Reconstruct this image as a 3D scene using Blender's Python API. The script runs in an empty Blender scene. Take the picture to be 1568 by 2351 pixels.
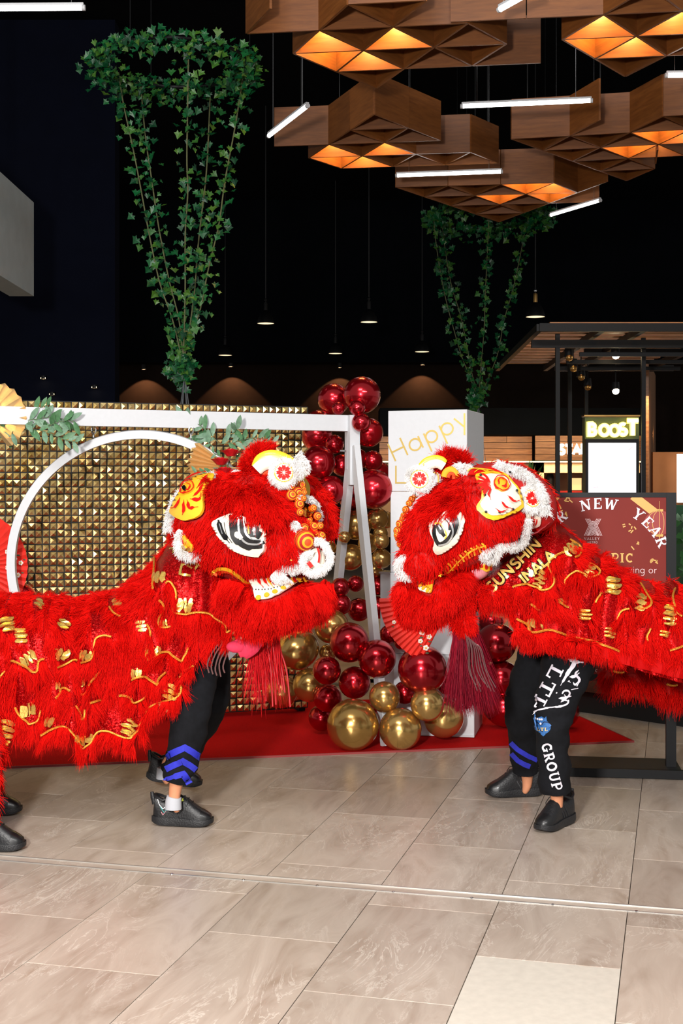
import bpy, bmesh, math, random
import numpy as np
from mathutils import Vector, Matrix, Euler, noise
from mathutils.bvhtree import BVHTree
from mathutils.geometry import tessellate_polygon

# ------------------------------------------------------------------ camera, world, lights, exposure
SC = bpy.context.scene
F, HOR, CX, CZ = 2950.0, 1125.0, 784.0, 1.68        # focal length and horizon of the 1568x2351 photograph, eye height (m)
cam = bpy.data.cameras.new('camera'); camo = bpy.data.objects.new('camera', cam); SC.collection.objects.link(camo)
cam.sensor_fit = 'VERTICAL'; cam.sensor_height = 36.0; cam.lens = 36.0 * F / 2351.0
cam.shift_y = -(1175.5 - HOR) / 2351.0
cam.clip_end = 200
camo.location = (0, 0, CZ); camo.rotation_euler = (math.pi / 2, 0, 0)
SC.camera = camo
vs = SC.view_settings
vs.view_transform = 'Standard'; vs.look = 'None'; vs.gamma = 1.0; vs.use_curve_mapping = False; vs.exposure = 0.0

world = bpy.data.worlds.new('mall_ambience'); SC.world = world; world.use_nodes = True
bg = world.node_tree.nodes['Background']; bg.inputs[0].default_value = (1.0, 0.97, 0.93, 1); bg.inputs[1].default_value = 0.40

def area_light(name, loc, target, sx, sy, power, col):
    l = bpy.data.lights.new(name, 'AREA'); l.shape = 'RECTANGLE'; l.size = sx; l.size_y = sy; l.energy = power; l.color = col
    o = bpy.data.objects.new(name, l); SC.collection.objects.link(o); o.location = loc
    o.rotation_euler = (Vector(target) - Vector(loc)).to_track_quat('-Z', 'Y').to_euler()
    return o
area_light('photographer_flash', (-1.25, -0.35, 2.55), (0.0, 7.0, 1.2), 0.42, 0.42, 600, (1.0, 0.96, 0.92))
for k in range(6):                                     # strip of skylights in the mall roof behind the photographer
    area_light('skylight', (0.9 + 0.95 * k, -3.2, 6.4), (0.9 + 0.5 * k, 5.0, 0.4), 0.55, 1.0, 85, (1.0, 0.97, 0.95))
area_light('foreground_fill', (-1.5, 1.2, 6.9), (-0.6, 4.2, 0), 3.0, 2.0, 270, (1.0, 0.95, 0.92))  # unseen source, added to keep the foreground floor bright

# ------------------------------------------------------------------ helpers
R = random.Random(7)
COL = SC.collection

def P(px, py, Y):
    return Vector(((px - CX) * Y / F, Y, CZ - (py - HOR) * Y / F))
def FL(px, py, z=0.0):
    Y = F * (CZ - z) / (py - HOR)
    return Vector(((px - CX) * Y / F, Y, z))
def srgb(r, g, b):
    f = lambda c: (c / 255 / 12.92) if c / 255 <= 0.04045 else ((c / 255 + 0.055) / 1.055) ** 2.4
    return (f(r), f(g), f(b), 1.0)
def lerp(a, b, t): return a + (b - a) * t

class NT:
    def __init__(s, name):
        s.m = bpy.data.materials.new(name); s.m.use_nodes = True; s.t = s.m.node_tree; s.b = s.t.nodes['Principled BSDF']
    def n(s, kind, **kw):
        nd = s.t.nodes.new('ShaderNode' + kind)
        for k, v in kw.items():
            if k.startswith('i_'):
                key = k[2:]; key = int(key) if key.isdigit() else key.replace('_', ' ')
                nd.inputs[key].default_value = v
            else: setattr(nd, k, v)
        return nd
    def l(s, a, ao, b, bi): s.t.links.new(a.outputs[ao], b.inputs[bi])
    def ramp(s, stops, interp='LINEAR'):
        r = s.n('ValToRGB'); e = r.color_ramp.elements; r.color_ramp.interpolation = interp
        while len(e) < len(stops): e.new(0.5)
        for el, (p, c) in zip(e, stops): el.position = p; el.color = c
        return r
MATS = {}
def mat(name, col, rough=0.5, metal=0.0, noise_amt=0.0, nscale=20.0, bump=0.0, emit=None, es=0.0, coat=0.0, spec=0.5, sheen=0.0):
    if name in MATS: return MATS[name]
    m = NT(name); b = m.b
    b.inputs['Base Color'].default_value = col; b.inputs['Roughness'].default_value = rough; b.inputs['Metallic'].default_value = metal
    b.inputs['Coat Weight'].default_value = coat; b.inputs['Coat Roughness'].default_value = 0.05
    b.inputs['Specular IOR Level'].default_value = spec; b.inputs['Sheen Weight'].default_value = sheen
    if emit: b.inputs['Emission Color'].default_value = emit; b.inputs['Emission Strength'].default_value = es
    if noise_amt or bump:
        tc = m.n('TexCoord'); nz = m.n('TexNoise', i_Scale=nscale, i_Detail=5.0); m.l(tc, 'Object', nz, 'Vector')
        if noise_amt:
            d = tuple(max(0, c * (1 - noise_amt)) for c in col[:3]) + (1,); u = tuple(min(1, c * (1 + noise_amt)) for c in col[:3]) + (1,)
            rp = m.ramp([(0.3, d), (0.7, u)]); m.l(nz, 'Fac', rp, 'Fac'); m.l(rp, 'Color', b, 'Base Color')
        if bump:
            bp = m.n('Bump', i_Strength=bump, i_Distance=0.01); m.l(nz, 'Fac', bp, 'Height'); m.l(bp, 'Normal', b, 'Normal')
    MATS[name] = m.m
    return m.m

class MB:
    def __init__(s): s.v = []; s.f = []; s.mi = []
    def add(s, vs_, fs, mi=0):
        o = len(s.v); s.v.extend([tuple(v) for v in vs_]); s.f.extend([tuple(i + o for i in f) for f in fs]); s.mi.extend([mi] * len(fs)); return s
    def box(s, c, size, rot=None, mi=0):
        M = rot if rot is not None else Matrix.Identity(3); c = Vector(c); hx, hy, hz = size[0] / 2, size[1] / 2, size[2] / 2
        vs_ = [c + M @ Vector((x * hx, y * hy, z * hz)) for x in (-1, 1) for y in (-1, 1) for z in (-1, 1)]
        return s.add(vs_, [(0, 1, 3, 2), (4, 6, 7, 5), (0, 4, 5, 1), (2, 3, 7, 6), (0, 2, 6, 4), (1, 5, 7, 3)], mi)
    def bar(s, a, b, w, h, up=(0, 0, 1), mi=0):
        a = Vector(a); b = Vector(b); x = (b - a).normalized(); u = Vector(up); y = u.cross(x)
        if y.length < 1e-4: y = Vector((0, 1, 0)).cross(x)
        y.normalize(); z = x.cross(y); M = Matrix((x, y, z)).transposed()
        return s.box((a + b) / 2, ((b - a).length, w, h), M, mi)
    def tube(s, pts, r, n=8, caps=True, mi=0, closed=False, flat=1.0):
        pts = [Vector(p) for p in pts]; N = len(pts); rs = r if isinstance(r, (list, tuple)) else [r] * N
        prev = None; vs_ = []
        for i in range(N):
            if closed: t = pts[(i + 1) % N] - pts[i - 1]
            else: t = pts[min(i + 1, N - 1)] - pts[max(i - 1, 0)]
            t = t.normalized() if t.length > 1e-9 else Vector((0, 0, 1))
            if prev is None:
                a = Vector((0, 0, 1)) if abs(t.z) < 0.9 else Vector((1, 0, 0)); u = (a - t * a.dot(t)).normalized()
            else:
                u = prev - t * prev.dot(t); u = u.normalized() if u.length > 1e-6 else prev
            prev = u; w = t.cross(u)
            for k in range(n):
                an = 2 * math.pi * k / n; vs_.append(pts[i] + u * (math.cos(an) * rs[i]) + w * (math.sin(an) * rs[i] * flat))
        fs = []
        for i in range(N if closed else N - 1):
            j = (i + 1) % N
            for k in range(n):
                k2 = (k + 1) % n; fs.append((i * n + k, i * n + k2, j * n + k2, j * n + k))
        if caps and not closed: fs.append(tuple(range(n - 1, -1, -1))); fs.append(tuple((N - 1) * n + k for k in range(n)))
        return s.add(vs_, fs, mi)
    def lathe(s, prof, n=24, M=None, mi=0):
        M = M or Matrix.Identity(4); vs_ = []; fs = []
        for (r, z) in prof:
            for k in range(n):
                a = 2 * math.pi * k / n; vs_.append(M @ Vector((r * math.cos(a), r * math.sin(a), z)))
        for i in range(len(prof) - 1):
            for k in range(n):
                k2 = (k + 1) % n; fs.append((i * n + k, i * n + k2, (i + 1) * n + k2, (i + 1) * n + k))
        return s.add(vs_, fs, mi)
    def ball(s, c, r, n=16, mi=0, sc=(1, 1, 1), rot=None):
        M = rot or Matrix.Identity(3); c = Vector(c); vs_ = []; fs = []; m = n // 2
        for i in range(m + 1):
            th = math.pi * i / m
            for k in range(n):
                a = 2 * math.pi * k / n
                vs_.append(c + M @ Vector((r * sc[0] * math.sin(th) * math.cos(a), r * sc[1] * math.sin(th) * math.sin(a), r * sc[2] * math.cos(th))))
        for i in range(m):
            for k in range(n):
                k2 = (k + 1) % n; fs.append((i * n + k, (i + 1) * n + k, (i + 1) * n + k2, i * n + k2))
        return s.add(vs_, fs, mi)
    def prism(s, poly, fn, d0, d1, mi=0):
        """poly: 2D outline; fn(x, y, depth) -> 3D; front face at depth d0, back at d1"""
        n = len(poly); vs_ = [fn(x, y, d0) for x, y in poly] + [fn(x, y, d1) for x, y in poly]
        tr = tessellate_polygon([[Vector((x, y, 0)) for x, y in poly]])
        fs = [tuple(t) for t in tr] + [tuple(n + i for i in reversed(t)) for t in tr]
        fs += [(i, (i + 1) % n, n + (i + 1) % n, n + i) for i in range(n)]
        return s.add(vs_, fs, mi)
    def build(s, name, m, parent=None, smooth=True, fix=True, kind=None, label=None):
        off = root_loc(parent)
        me = bpy.data.meshes.new(name); me.from_pydata([(v[0] - off.x, v[1] - off.y, v[2] - off.z) for v in s.v], [], s.f)
        ms = m if isinstance(m, (list, tuple)) else [m]
        for x in ms: me.materials.append(x)
        if len(ms) > 1: me.polygons.foreach_set('material_index', s.mi)
        if fix:
            bm = bmesh.new(); bm.from_mesh(me); bmesh.ops.recalc_face_normals(bm, faces=bm.faces); bm.to_mesh(me); bm.free()
        if smooth: 
            me.polygons.foreach_set('use_smooth', [True] * len(me.polygons))
            try: me.set_sharp_from_angle(angle=math.radians(42))
            except Exception: pass
        me.update()
        o = bpy.data.objects.new(name, me); COL.objects.link(o); o.parent = parent
        if kind: o['kind'] = kind
        if label: o['label'] = label
        return o

def root_loc(p):
    if p is None: return Vector((0, 0, 0))
    while p.parent is not None: p = p.parent
    return Vector(p.location)
def tag(o, label, cat, group=None):
    o['label'] = label; o['category'] = cat
    if group: o['group'] = group
    return o
def thing(name, label, cat, loc=(0, 0, 0), group=None):
    o = bpy.data.objects.new(name, None); COL.objects.link(o); o.location = loc; o.empty_display_size = 0.1
    return tag(o, label, cat, group)
def struct(o): o['kind'] = 'structure'; return o
def piece(name, me, parent, loc, rot=None, scale=None, kind=None):
    """one more piece that shares the mesh me, at a world place under parent"""
    o = bpy.data.objects.new(name, me); COL.objects.link(o); o.parent = parent; o.location = Vector(loc) - root_loc(parent)
    if rot is not None: o.rotation_euler = rot
    if scale is not None: o.scale = scale
    if kind: o['kind'] = kind
    return o
def mesh_of(mb, name, m, smooth=False):
    o = mb.build(name, m, None, smooth=smooth); me = o.data; bpy.data.objects.remove(o); return me
def Rz(a): return Matrix.Rotation(a, 3, 'Z')
def smooth_path(pts, n=6, closed=False):
    out = []; N = len(pts); seg = N if closed else N - 1
    pts = [Vector(p) for p in pts]
    for i in range(seg):
        p0 = pts[(i - 1) % N] if (closed or i > 0) else pts[i]; p1 = pts[i]; p2 = pts[(i + 1) % N]; p3 = pts[(i + 2) % N] if (closed or i + 2 < N) else p2
        for k in range(n):
            t = k / n
            out.append(0.5 * ((2 * p1) + (p2 - p0) * t + (2 * p0 - 5 * p1 + 4 * p2 - p3) * t * t + (3 * p1 - p0 - 3 * p2 + p3) * t ** 3))
    if not closed: out.append(pts[-1])
    return out
def sp2(pts, n=5, closed=False):
    return [(v.x, v.y) for v in smooth_path([(x, y, 0) for x, y in pts], n, closed)]

# ------------------------------------------------------------------ surfaces: find the place on a modelled surface that a sight line meets
class Surf:
    def __init__(s, mbs, Y0):
        v = []; f = []
        for mb in (mbs if isinstance(mbs, (list, tuple)) else [mbs]):
            o = len(v); v += mb.v; f += [tuple(i + o for i in q) for q in mb.f]
        s.v = [Vector(x) for x in v]; s.f = f; s.bvh = BVHTree.FromPolygons(s.v, f); s.Y0 = Y0
    def hit(s, px, py, off=0.0):
        d = Vector(((px - CX) / F, 1, -(py - HOR) / F)); o = Vector((0, 0, CZ))
        loc, nr, _, _ = s.bvh.ray_cast(o, d.normalized())
        if loc is None:
            loc, nr, _, _ = s.bvh.find_nearest(o + d * s.Y0)
            q = o + d * s.Y0
            loc = loc * 0.35 + q * 0.65
        if nr.dot(d) > 0: nr = -nr
        return loc + nr * off, nr
    def tris(s):
        out = []
        for q in s.f:
            for k in range(1, len(q) - 1): out.append((q[0], q[k], q[k + 1]))
        return np.array(out)
def fill2d(poly, maxlen=9.0):
    """triangulate a 2D outline and split long edges so that it can follow a curved surface"""
    n = len(poly); vs_ = [tuple(p) for p in poly]
    tr = [tuple(t) for t in tessellate_polygon([[Vector((x, y, 0)) for x, y in poly]])]
    for _ in range(4):
        cache = {}; out = []; split = False
        def mid(a, b):
            k = (min(a, b), max(a, b))
            if k not in cache:
                pa, pb = vs_[a], vs_[b]
                if math.hypot(pa[0] - pb[0], pa[1] - pb[1]) <= maxlen: cache[k] = None
                else: vs_.append(((pa[0] + pb[0]) / 2, (pa[1] + pb[1]) / 2)); cache[k] = len(vs_) - 1
            return cache[k]
        for a, b, c in tr:
            m = [mid(a, b), mid(b, c), mid(c, a)]; q = [a, b, c]; k = sum(x is not None for x in m)
            if k == 0: out.append((a, b, c)); continue
            split = True
            if k == 3: out += [(a, m[0], m[2]), (m[0], b, m[1]), (m[2], m[1], c), (m[0], m[1], m[2])]
            else:
                ring = []
                for i in range(3):
                    ring.append(q[i])
                    if m[i] is not None: ring.append(m[i])
                s0 = next(i for i, x in enumerate(ring) if x in m)
                ring = ring[s0:] + ring[:s0]
                for i in range(1, len(ring) - 1): out.append((ring[0], ring[i], ring[i + 1]))
        tr = out
        if not split: break
    return vs_, tr
def patch(mb, surf, poly, off, mi=0, bulge=0.0, maxlen=9.0, depth=0.006):
    """a raised piece that follows the surface, with a rim"""
    vs_, tr = fill2d(poly, maxlen); cx = sum(p[0] for p in poly) / len(poly); cy = sum(p[1] for p in poly) / len(poly)
    rad = max(math.hypot(x - cx, y - cy) for x, y in poly)
    out = []
    for x, y in vs_:
        b = bulge * max(0.0, 1 - (math.hypot(x - cx, y - cy) / rad) ** 2) if bulge else 0
        out.append(surf.hit(x, y, off + b)[0])
    n = len(poly); low = [surf.hit(x, y, off - depth)[0] for x, y in poly]
    mb.add(out + low, list(tr) + [(i, (i + 1) % n, len(out) + (i + 1) % n, len(out) + i) for i in range(n)], mi)
def cord(mb, surf, pts, r, off=0.003, n=5, mi=0, sm=5, closed=False):
    q = sp2(pts, sm, closed); pp = [surf.hit(x, y, off)[0] for x, y in q]
    # drop big depth jumps
    clean = [pp[0]]
    for a in pp[1:]:
        if (a - clean[-1]).length < 0.12: clean.append(a)
    for _ in range(3):
        if len(clean) > 4: clean = [clean[0]] + [(clean[i - 1] + clean[i] * 2 + clean[i + 1]) / 4 for i in range(1, len(clean) - 1)] + [clean[-1]]
    if len(clean) > 2: mb.tube(clean, r, n, mi=mi, closed=closed and len(clean) == len(pp))
def inpoly(x, y, poly):
    x = np.asarray(x); y = np.asarray(y); r = np.zeros(x.shape, bool); n = len(poly)
    for i in range(n):
        x1, y1 = poly[i]; x2, y2 = poly[(i + 1) % n]
        c = ((y1 > y) != (y2 > y)) & (x < (x2 - x1) * (y - y1) / ((y2 - y1) or 1e-9) + x1); r ^= c
    return r

NPR = np.random.RandomState(3)
def sample_surf(surf, n, mask=None, back=0.35):
    """n points on a surface (fewer on the side turned away), with normals and where they show"""
    V = np.array([tuple(v) for v in surf.v]); T = surf.tris(); a, b, c = V[T[:, 0]], V[T[:, 1]], V[T[:, 2]]
    N = np.cross(b - a, c - a); A = np.linalg.norm(N, axis=1) / 2; N = N / (2 * A[:, None] + 1e-12)
    ctr = V.mean(0)
    ids = NPR.choice(len(T), n, p=A / A.sum()); u = NPR.rand(n); v = NPR.rand(n); fl = u + v > 1; u[fl] = 1 - u[fl]; v[fl] = 1 - v[fl]
    p = a[ids] + (b - a)[ids] * u[:, None] + (c - a)[ids] * v[:, None]; nn = N[ids]
    return p, nn
def to_px(p):
    return CX + F * p[:, 0] / p[:, 1], HOR - F * (p[:, 2] - CZ) / p[:, 1]
def fur_from(name, parent, p, nn, L, m, lift=0.5, down=0.8, flow=None, rad=0.0011, curl=0.25, clump=0.35, seg=6, droop=0.4, cell=0.035):
    """hair curves that stand on the points p with normals nn"""
    n = len(p)
    if n == 0: return None
    L = np.asarray(L) * (0.6 + 0.6 * NPR.rand(n)); nn = nn / (np.linalg.norm(nn, axis=1)[:, None] + 1e-9)
    g = np.tile(np.array([0, 0, -1.0]), (n, 1)) if flow is None else (np.tile(np.array(flow, float), (n, 1)) if np.ndim(flow) == 1 else flow)
    t = g - nn * (g * nn).sum(1)[:, None]; t /= (np.linalg.norm(t, axis=1)[:, None] + 1e-6)
    key = np.floor(p / cell).astype(np.int64); h = (key[:, 0] * 73856093 ^ key[:, 1] * 19349663 ^ key[:, 2] * 83492791) % 4096
    tab = NPR.randn(4096, 3); d = nn * lift + t * down + tab[h] * clump + NPR.randn(n, 3) * curl * 0.6
    d /= np.linalg.norm(d, axis=1)[:, None]
    cv = NPR.randn(n, 3) * curl + tab[h] * clump * 0.5; s = np.linspace(0, 1, seg)
    pts = p[:, None, :] + L[:, None, None] * (d[:, None, :] * s[None, :, None] + (cv[:, None, :] * 0.5 + np.array([0, 0, -droop])) * (s ** 2)[None, :, None])
    off = root_loc(parent); pts -= np.array(tuple(off))
    hc = bpy.data.hair_curves.new(name); hc.add_curves([seg] * n); hc.position_data.foreach_set('vector', pts.reshape(-1).astype(np.float32))
    rr = (rad * (1.0 - 0.75 * s ** 2))[None, :] * (0.7 + 0.6 * NPR.rand(n))[:, None]
    at = hc.attributes.get('radius') or hc.attributes.new('radius', 'FLOAT', 'POINT'); at.data.foreach_set('value', rr.reshape(-1).astype(np.float32))
    hc.materials.append(m)
    o = bpy.data.objects.new(name, hc); COL.objects.link(o); o.parent = parent; o['kind'] = 'stuff'
    return o
def fur_on_path(name, parent, pts, R0, n, L, m, rad=0.0012, lift=1.0, down=0.15, **kw):
    """fluffy roll of fur about a path"""
    pts = [np.array(tuple(q)) for q in pts]; sl = np.array([np.linalg.norm(pts[i + 1] - pts[i]) for i in range(len(pts) - 1)]); cs = sl / sl.sum()
    i = NPR.choice(len(sl), n, p=cs); u = NPR.rand(n)[:, None]; A = np.array(pts)
    c = A[i] * (1 - u) + A[i + 1] * u; t = (A[i + 1] - A[i]) / sl[i][:, None]
    r = NPR.randn(n, 3); r -= t * (r * t).sum(1)[:, None]; r /= np.linalg.norm(r, axis=1)[:, None] + 1e-9
    return fur_from(name, parent, c + r * R0 * 0.85, r, L, m, rad=rad, lift=lift, down=down, **kw)

# ------------------------------------------------------------------ lettering as strokes
def arc(cx, cy, rx, ry, a0, a1, n=10):
    return [(cx + rx * math.cos(math.radians(lerp(a0, a1, k / n))), cy + ry * math.sin(math.radians(lerp(a0, a1, k / n)))) for k in range(n + 1)]
def sf(x0, x1, y): return ([(x0, y), (x1, y)], .085)
SERIF = {
 'A': (1.0, [([(.13, 0), (.47, 1)], .11), ([(.47, 1), (.83, 0)], .21), ([(.25, .32), (.72, .32)], .09), sf(0, .3, .04), sf(.62, 1.0, .04)]),
 'R': (.92, [([(.22, 0), (.22, 1)], .2), ([(.2, .95), (.5, .95)] + arc(.5, .71, .24, .24, 90, -90) + [(.2, .47)], .13), ([(.45, .47), (.8, .02)], .19), sf(.03, .42, .04), sf(.03, .3, .96), sf(.64, .95, .04)]),
 'N': (1.0, [([(.18, 0), (.18, 1)], .11), ([(.18, .98), (.8, .02)], .2), ([(.82, 0), (.82, 1)], .11), sf(.02, .36, .04), sf(.0, .26, .96), sf(.66, 1.0, .96)]),
 'E': (.8, [([(.22, 0), (.22, 1)], .2), ([(.1, .95), (.74, .95)], .1), ([(.1, .05), (.78, .05)], .1), ([(.22, .5), (.56, .5)], .09), ([(.72, 1), (.72, .74)], .08), ([(.76, 0), (.76, .28)], .08), ([(.56, .62), (.56, .38)], .07)]),
 'W': (1.25, [([(.14, 1), (.38, 0)], .2), ([(.38, .02), (.62, .85)], .11), ([(.62, .9), (.86, 0)], .19), ([(.86, .02), (1.1, 1)], .11), sf(.0, .32, .96), sf(.92, 1.25, .96)]),
 'Y': (.98, [([(.16, 1), (.5, .45)], .2), ([(.5, .45), (.82, 1)], .11), ([(.5, .5), (.5, 0)], .19), sf(.0, .36, .96), sf(.66, .98, .96), sf(.3, .7, .04)]),
 'P': (.85, [([(.22, 0), (.22, 1)], .2), ([(.2, .95), (.5, .95)] + arc(.5, .69, .25, .26, 90, -90) + [(.2, .43)], .13), sf(.03, .42, .04), sf(.03, .3, .96)]),
 'I': (.45, [([(.22, 0), (.22, 1)], .2), sf(.03, .42, .04), sf(.03, .42, .96)]),
 'C': (.9, [(arc(.48, .5, .34, .42, 50, 310, 16), .18), ([(.72, .98), (.72, .7)], .08)]),
 'L': (.85, [([(.24, 0), (.24, 1)], .21), ([(.05, .06), (.8, .06)], .12), ([(.78, .0), (.78, .36)], .1), sf(.04, .5, .95)]),
 'T': (.95, [([(.48, 0), (.48, 1)], .22), ([(.05, .94), (.9, .94)], .12), ([(.08, 1), (.08, .66)], .1), ([(.87, 1), (.87, .66)], .1), sf(.25, .7, .04)]),
 'G': (.98, [(arc(.5, .5, .36, .42, 50, 320, 16), .19), ([(.78, .42), (.78, .05)], .17), sf(.55, .95, .44), ([(.76, .98), (.76, .68)], .09)]),
 'O': (1.0, [(arc(.5, .5, .36, .42, 0, 360, 20), .19)]),
 'U': (1.0, [([(.22, 1), (.22, .4)] + arc(.5, .36, .28, .29, 180, 360, 8) + [(.78, 1)], .17), sf(.02, .42, .96), sf(.6, .98, .96)]),
}
S1 = 0.14
def ln(*p): return (list(p), S1)
SANS = {
 'H': (.85, [ln((.1, 0), (.1, 1)), ln((.75, 0), (.75, 1)), ln((.1, .5), (.75, .5))]),
 'L': (.6, [ln((.1, 1), (.1, .06), (.6, .06))]), 'N': (.9, [ln((.1, 0), (.1, 1), (.8, 0), (.8, 1))]),
 'Y': (.8, [ln((.05, 1), (.4, .5), (.75, 1)), ln((.4, .5), (.4, 0))]), 'V': (.8, [ln((.05, 1), (.4, 0), (.75, 1))]),
 'A': (.85, [ln((.03, 0), (.42, 1), (.82, 0)), ln((.17, .33), (.68, .33))]), 'E': (.65, [ln((.6, .95), (.1, .95), (.1, .05), (.6, .05)), ln((.1, .5), (.52, .5))]),
 'M': (1.0, [ln((.1, 0), (.1, 1), (.5, .3), (.9, 1), (.9, 0))]), 'T': (.75, [ln((.02, .94), (.75, .94)), ln((.38, .94), (.38, 0))]),
 'R': (.75, [ln((.1, 0), (.1, .95), (.4, .95), *arc(.4, .72, .24, .23, 90, -90, 8), (.1, .49)), ln((.4, .49), (.7, 0))]),
 'O': (1.0, [(arc(.5, .5, .42, .45, 0, 360, 24), S1)]), 'S': (.7, [(arc(.36, .73, .25, .22, 30, 270, 10) + arc(.36, .27, .27, .24, 90, -150, 10), S1)]),
 'B': (.75, [ln((.1, .05), (.1, .95), (.38, .95), *arc(.38, .73, .22, .22, 90, -90, 8), (.12, .51), (.4, .51), *arc(.4, .28, .26, .23, 90, -90, 8), (.1, .05))]),
 'U': (.85, [ln((.1, 1), (.1, .38), *arc(.42, .38, .32, .33, 180, 360, 8), (.74, 1))]), 'I': (.25, [ln((.12, 0), (.12, 1))]), 'D': (.85, [ln((.1, .05), (.1, .95), (.35, .95), *arc(.35, .5, .4, .45, 90, -90, 10), (.1, .05))]),
 'a': (.72, [(arc(.33, .33, .28, .3, 0, 360, 18), S1), ln((.62, .66), (.62, 0))]), 'p': (.72, [(arc(.38, .33, .28, .3, 0, 360, 18), S1), ln((.1, .66), (.1, -.38))]),
 'y': (.62, [ln((.05, .66), (.32, .05)), ln((.6, .66), (.18, -.36))]), 'u': (.65, [ln((.1, .66), (.1, .3), *arc(.33, .29, .23, .25, 180, 360, 8), (.56, .66)), ln((.56, .3), (.56, 0))]),
 'n': (.65, [ln((.1, 0), (.1, .66)), ln((.1, .36), *arc(.33, .37, .23, .26, 180, 0, 8), (.56, 0))]), 'r': (.45, [ln((.1, 0), (.1, .66)), ln((.1, .38), (.2, .58), (.42, .63))]),
 'e': (.68, [ln((.06, .35), (.6, .35), *arc(.33, .33, .28, .3, 5, 320, 14))]), 'w': (.85, [ln((.04, .66), (.22, .03), (.42, .62), (.62, .03), (.8, .66))]),
 'g': (.7, [(arc(.33, .33, .27, .3, 0, 360, 16), S1), ln((.6, .66), (.6, -.15), (.45, -.36), (.15, -.33))]), 'o': (.7, [(arc(.34, .33, .28, .3, 0, 360, 16), S1)]),
 'i': (.25, [ln((.12, 0), (.12, .66)), ln((.12, .85), (.12, .95))]), 'c': (.62, [(arc(.34, .33, .28, .3, 45, 315, 12), S1)]), 'd': (.7, [(arc(.33, .33, .27, .3, 0, 360, 16), S1), ln((.6, 1), (.6, 0))]),
 't': (.45, [ln((.2, .9), (.2, .1), (.4, .03)), ln((.02, .62), (.4, .62))]), 'l': (.25, [ln((.12, 0), (.12, 1))]), 'k': (.6, [ln((.1, 0), (.1, 1)), ln((.5, .66), (.12, .3), (.55, 0))]), 'h': (.65, [ln((.1, 0), (.1, 1)), ln((.1, .36), *arc(.33, .37, .23, .26, 180, 0, 8), (.56, 0))]),
}
def ribbon2d(pts, w):
    """outline quads of a stroke"""
    n = len(pts); L = []; Rr = []; closed = n > 3 and math.hypot(pts[0][0] - pts[-1][0], pts[0][1] - pts[-1][1]) < 1e-6
    for i, (x, y) in enumerate(pts):
        def d(a, b):
            l = math.hypot(b[0] - a[0], b[1] - a[1]) or 1e-9; return ((b[0] - a[0]) / l, (b[1] - a[1]) / l)
        if closed and i in (0, n - 1): d0 = d(pts[-2], pts[-1]); d1 = d(pts[0], pts[1])
        else: d0 = d(pts[max(i - 1, 0)], pts[max(i - 1, 0) + 1]); d1 = d(pts[min(i, n - 2)], pts[min(i, n - 2) + 1])
        nx, ny = -(d0[1] + d1[1]), d0[0] + d1[0]; l2 = nx * nx + ny * ny
        k = min(2.0 / l2 if l2 > 1e-6 else 1, 1.25) * w[i] / 2 if isinstance(w, (list, tuple)) else min(2.0 / l2 if l2 > 1e-6 else 1, 1.25) * w / 2
        L.append((x + nx * k, y + ny * k)); Rr.append((x - nx * k, y - ny * k))
    return L, Rr
def text_strokes(txt, font, org, size, ang=0.0, track=0.12, wk=1.0, slant=0.0, stretch=1.0, up=1):
    """strokes of a word in the 2D plane of the caller; up = -1 when y grows downward"""
    c, s_ = math.cos(ang), math.sin(ang); x0 = 0; out = []
    for ch in txt:
        if ch == ' ': x0 += .45; continue
        w, st = font[ch]
        for pts, th in st:
            q = []
            for x, y in pts:
                X = (x + x0 + slant * y) * size * stretch; Yy = y * size * up
                q.append((org[0] + X * c - Yy * s_, org[1] + X * s_ + Yy * c))
            out.append((q, th * size * wk))
        x0 += w + track
    return out, x0 * size * stretch
def strokes_mesh(mb, strokes, fn, mi=0, thick=0.0, sub=0.0):
    """fn(x, y, depth) -> 3D"""
    for k, (pts, w) in enumerate(strokes):
        if sub:
            q = [pts[0]]
            for a, b in zip(pts, pts[1:]):
                m = max(1, int(math.hypot(b[0] - a[0], b[1] - a[1]) / sub))
                q += [(lerp(a[0], b[0], t / m), lerp(a[1], b[1], t / m)) for t in range(1, m + 1)]
            if isinstance(w, (list, tuple)):
                w = [w[min(len(w) - 1, int(i / max(1, len(q) - 1) * (len(w) - 1) + .5))] for i in range(len(q))]
            pts = q
        L, Rr = ribbon2d(pts, w); n = len(pts); e = 0.00012 * (k % 7)
        if thick:
            vs_ = [fn(*p, e) for p in L] + [fn(*p, e) for p in Rr] + [fn(*p, -thick) for p in L] + [fn(*p, -thick) for p in Rr]
            fs = []
            for i in range(n - 1):
                fs += [(i, i + 1, n + i + 1, n + i), (i, 2 * n + i, 2 * n + i + 1, i + 1), (n + i, n + i + 1, 3 * n + i + 1, 3 * n + i), (2 * n + i, 3 * n + i, 3 * n + i + 1, 2 * n + i + 1)]
            fs += [(0, n, 3 * n, 2 * n), (n - 1, 3 * n - 1, 4 * n - 1, 2 * n - 1)]
        else:
            vs_ = [fn(*p, e) for p in L] + [fn(*p, e) for p in Rr]; fs = [(i, i + 1, n + i + 1, n + i) for i in range(n - 1)]
        mb.add(vs_, fs, mi)

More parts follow.
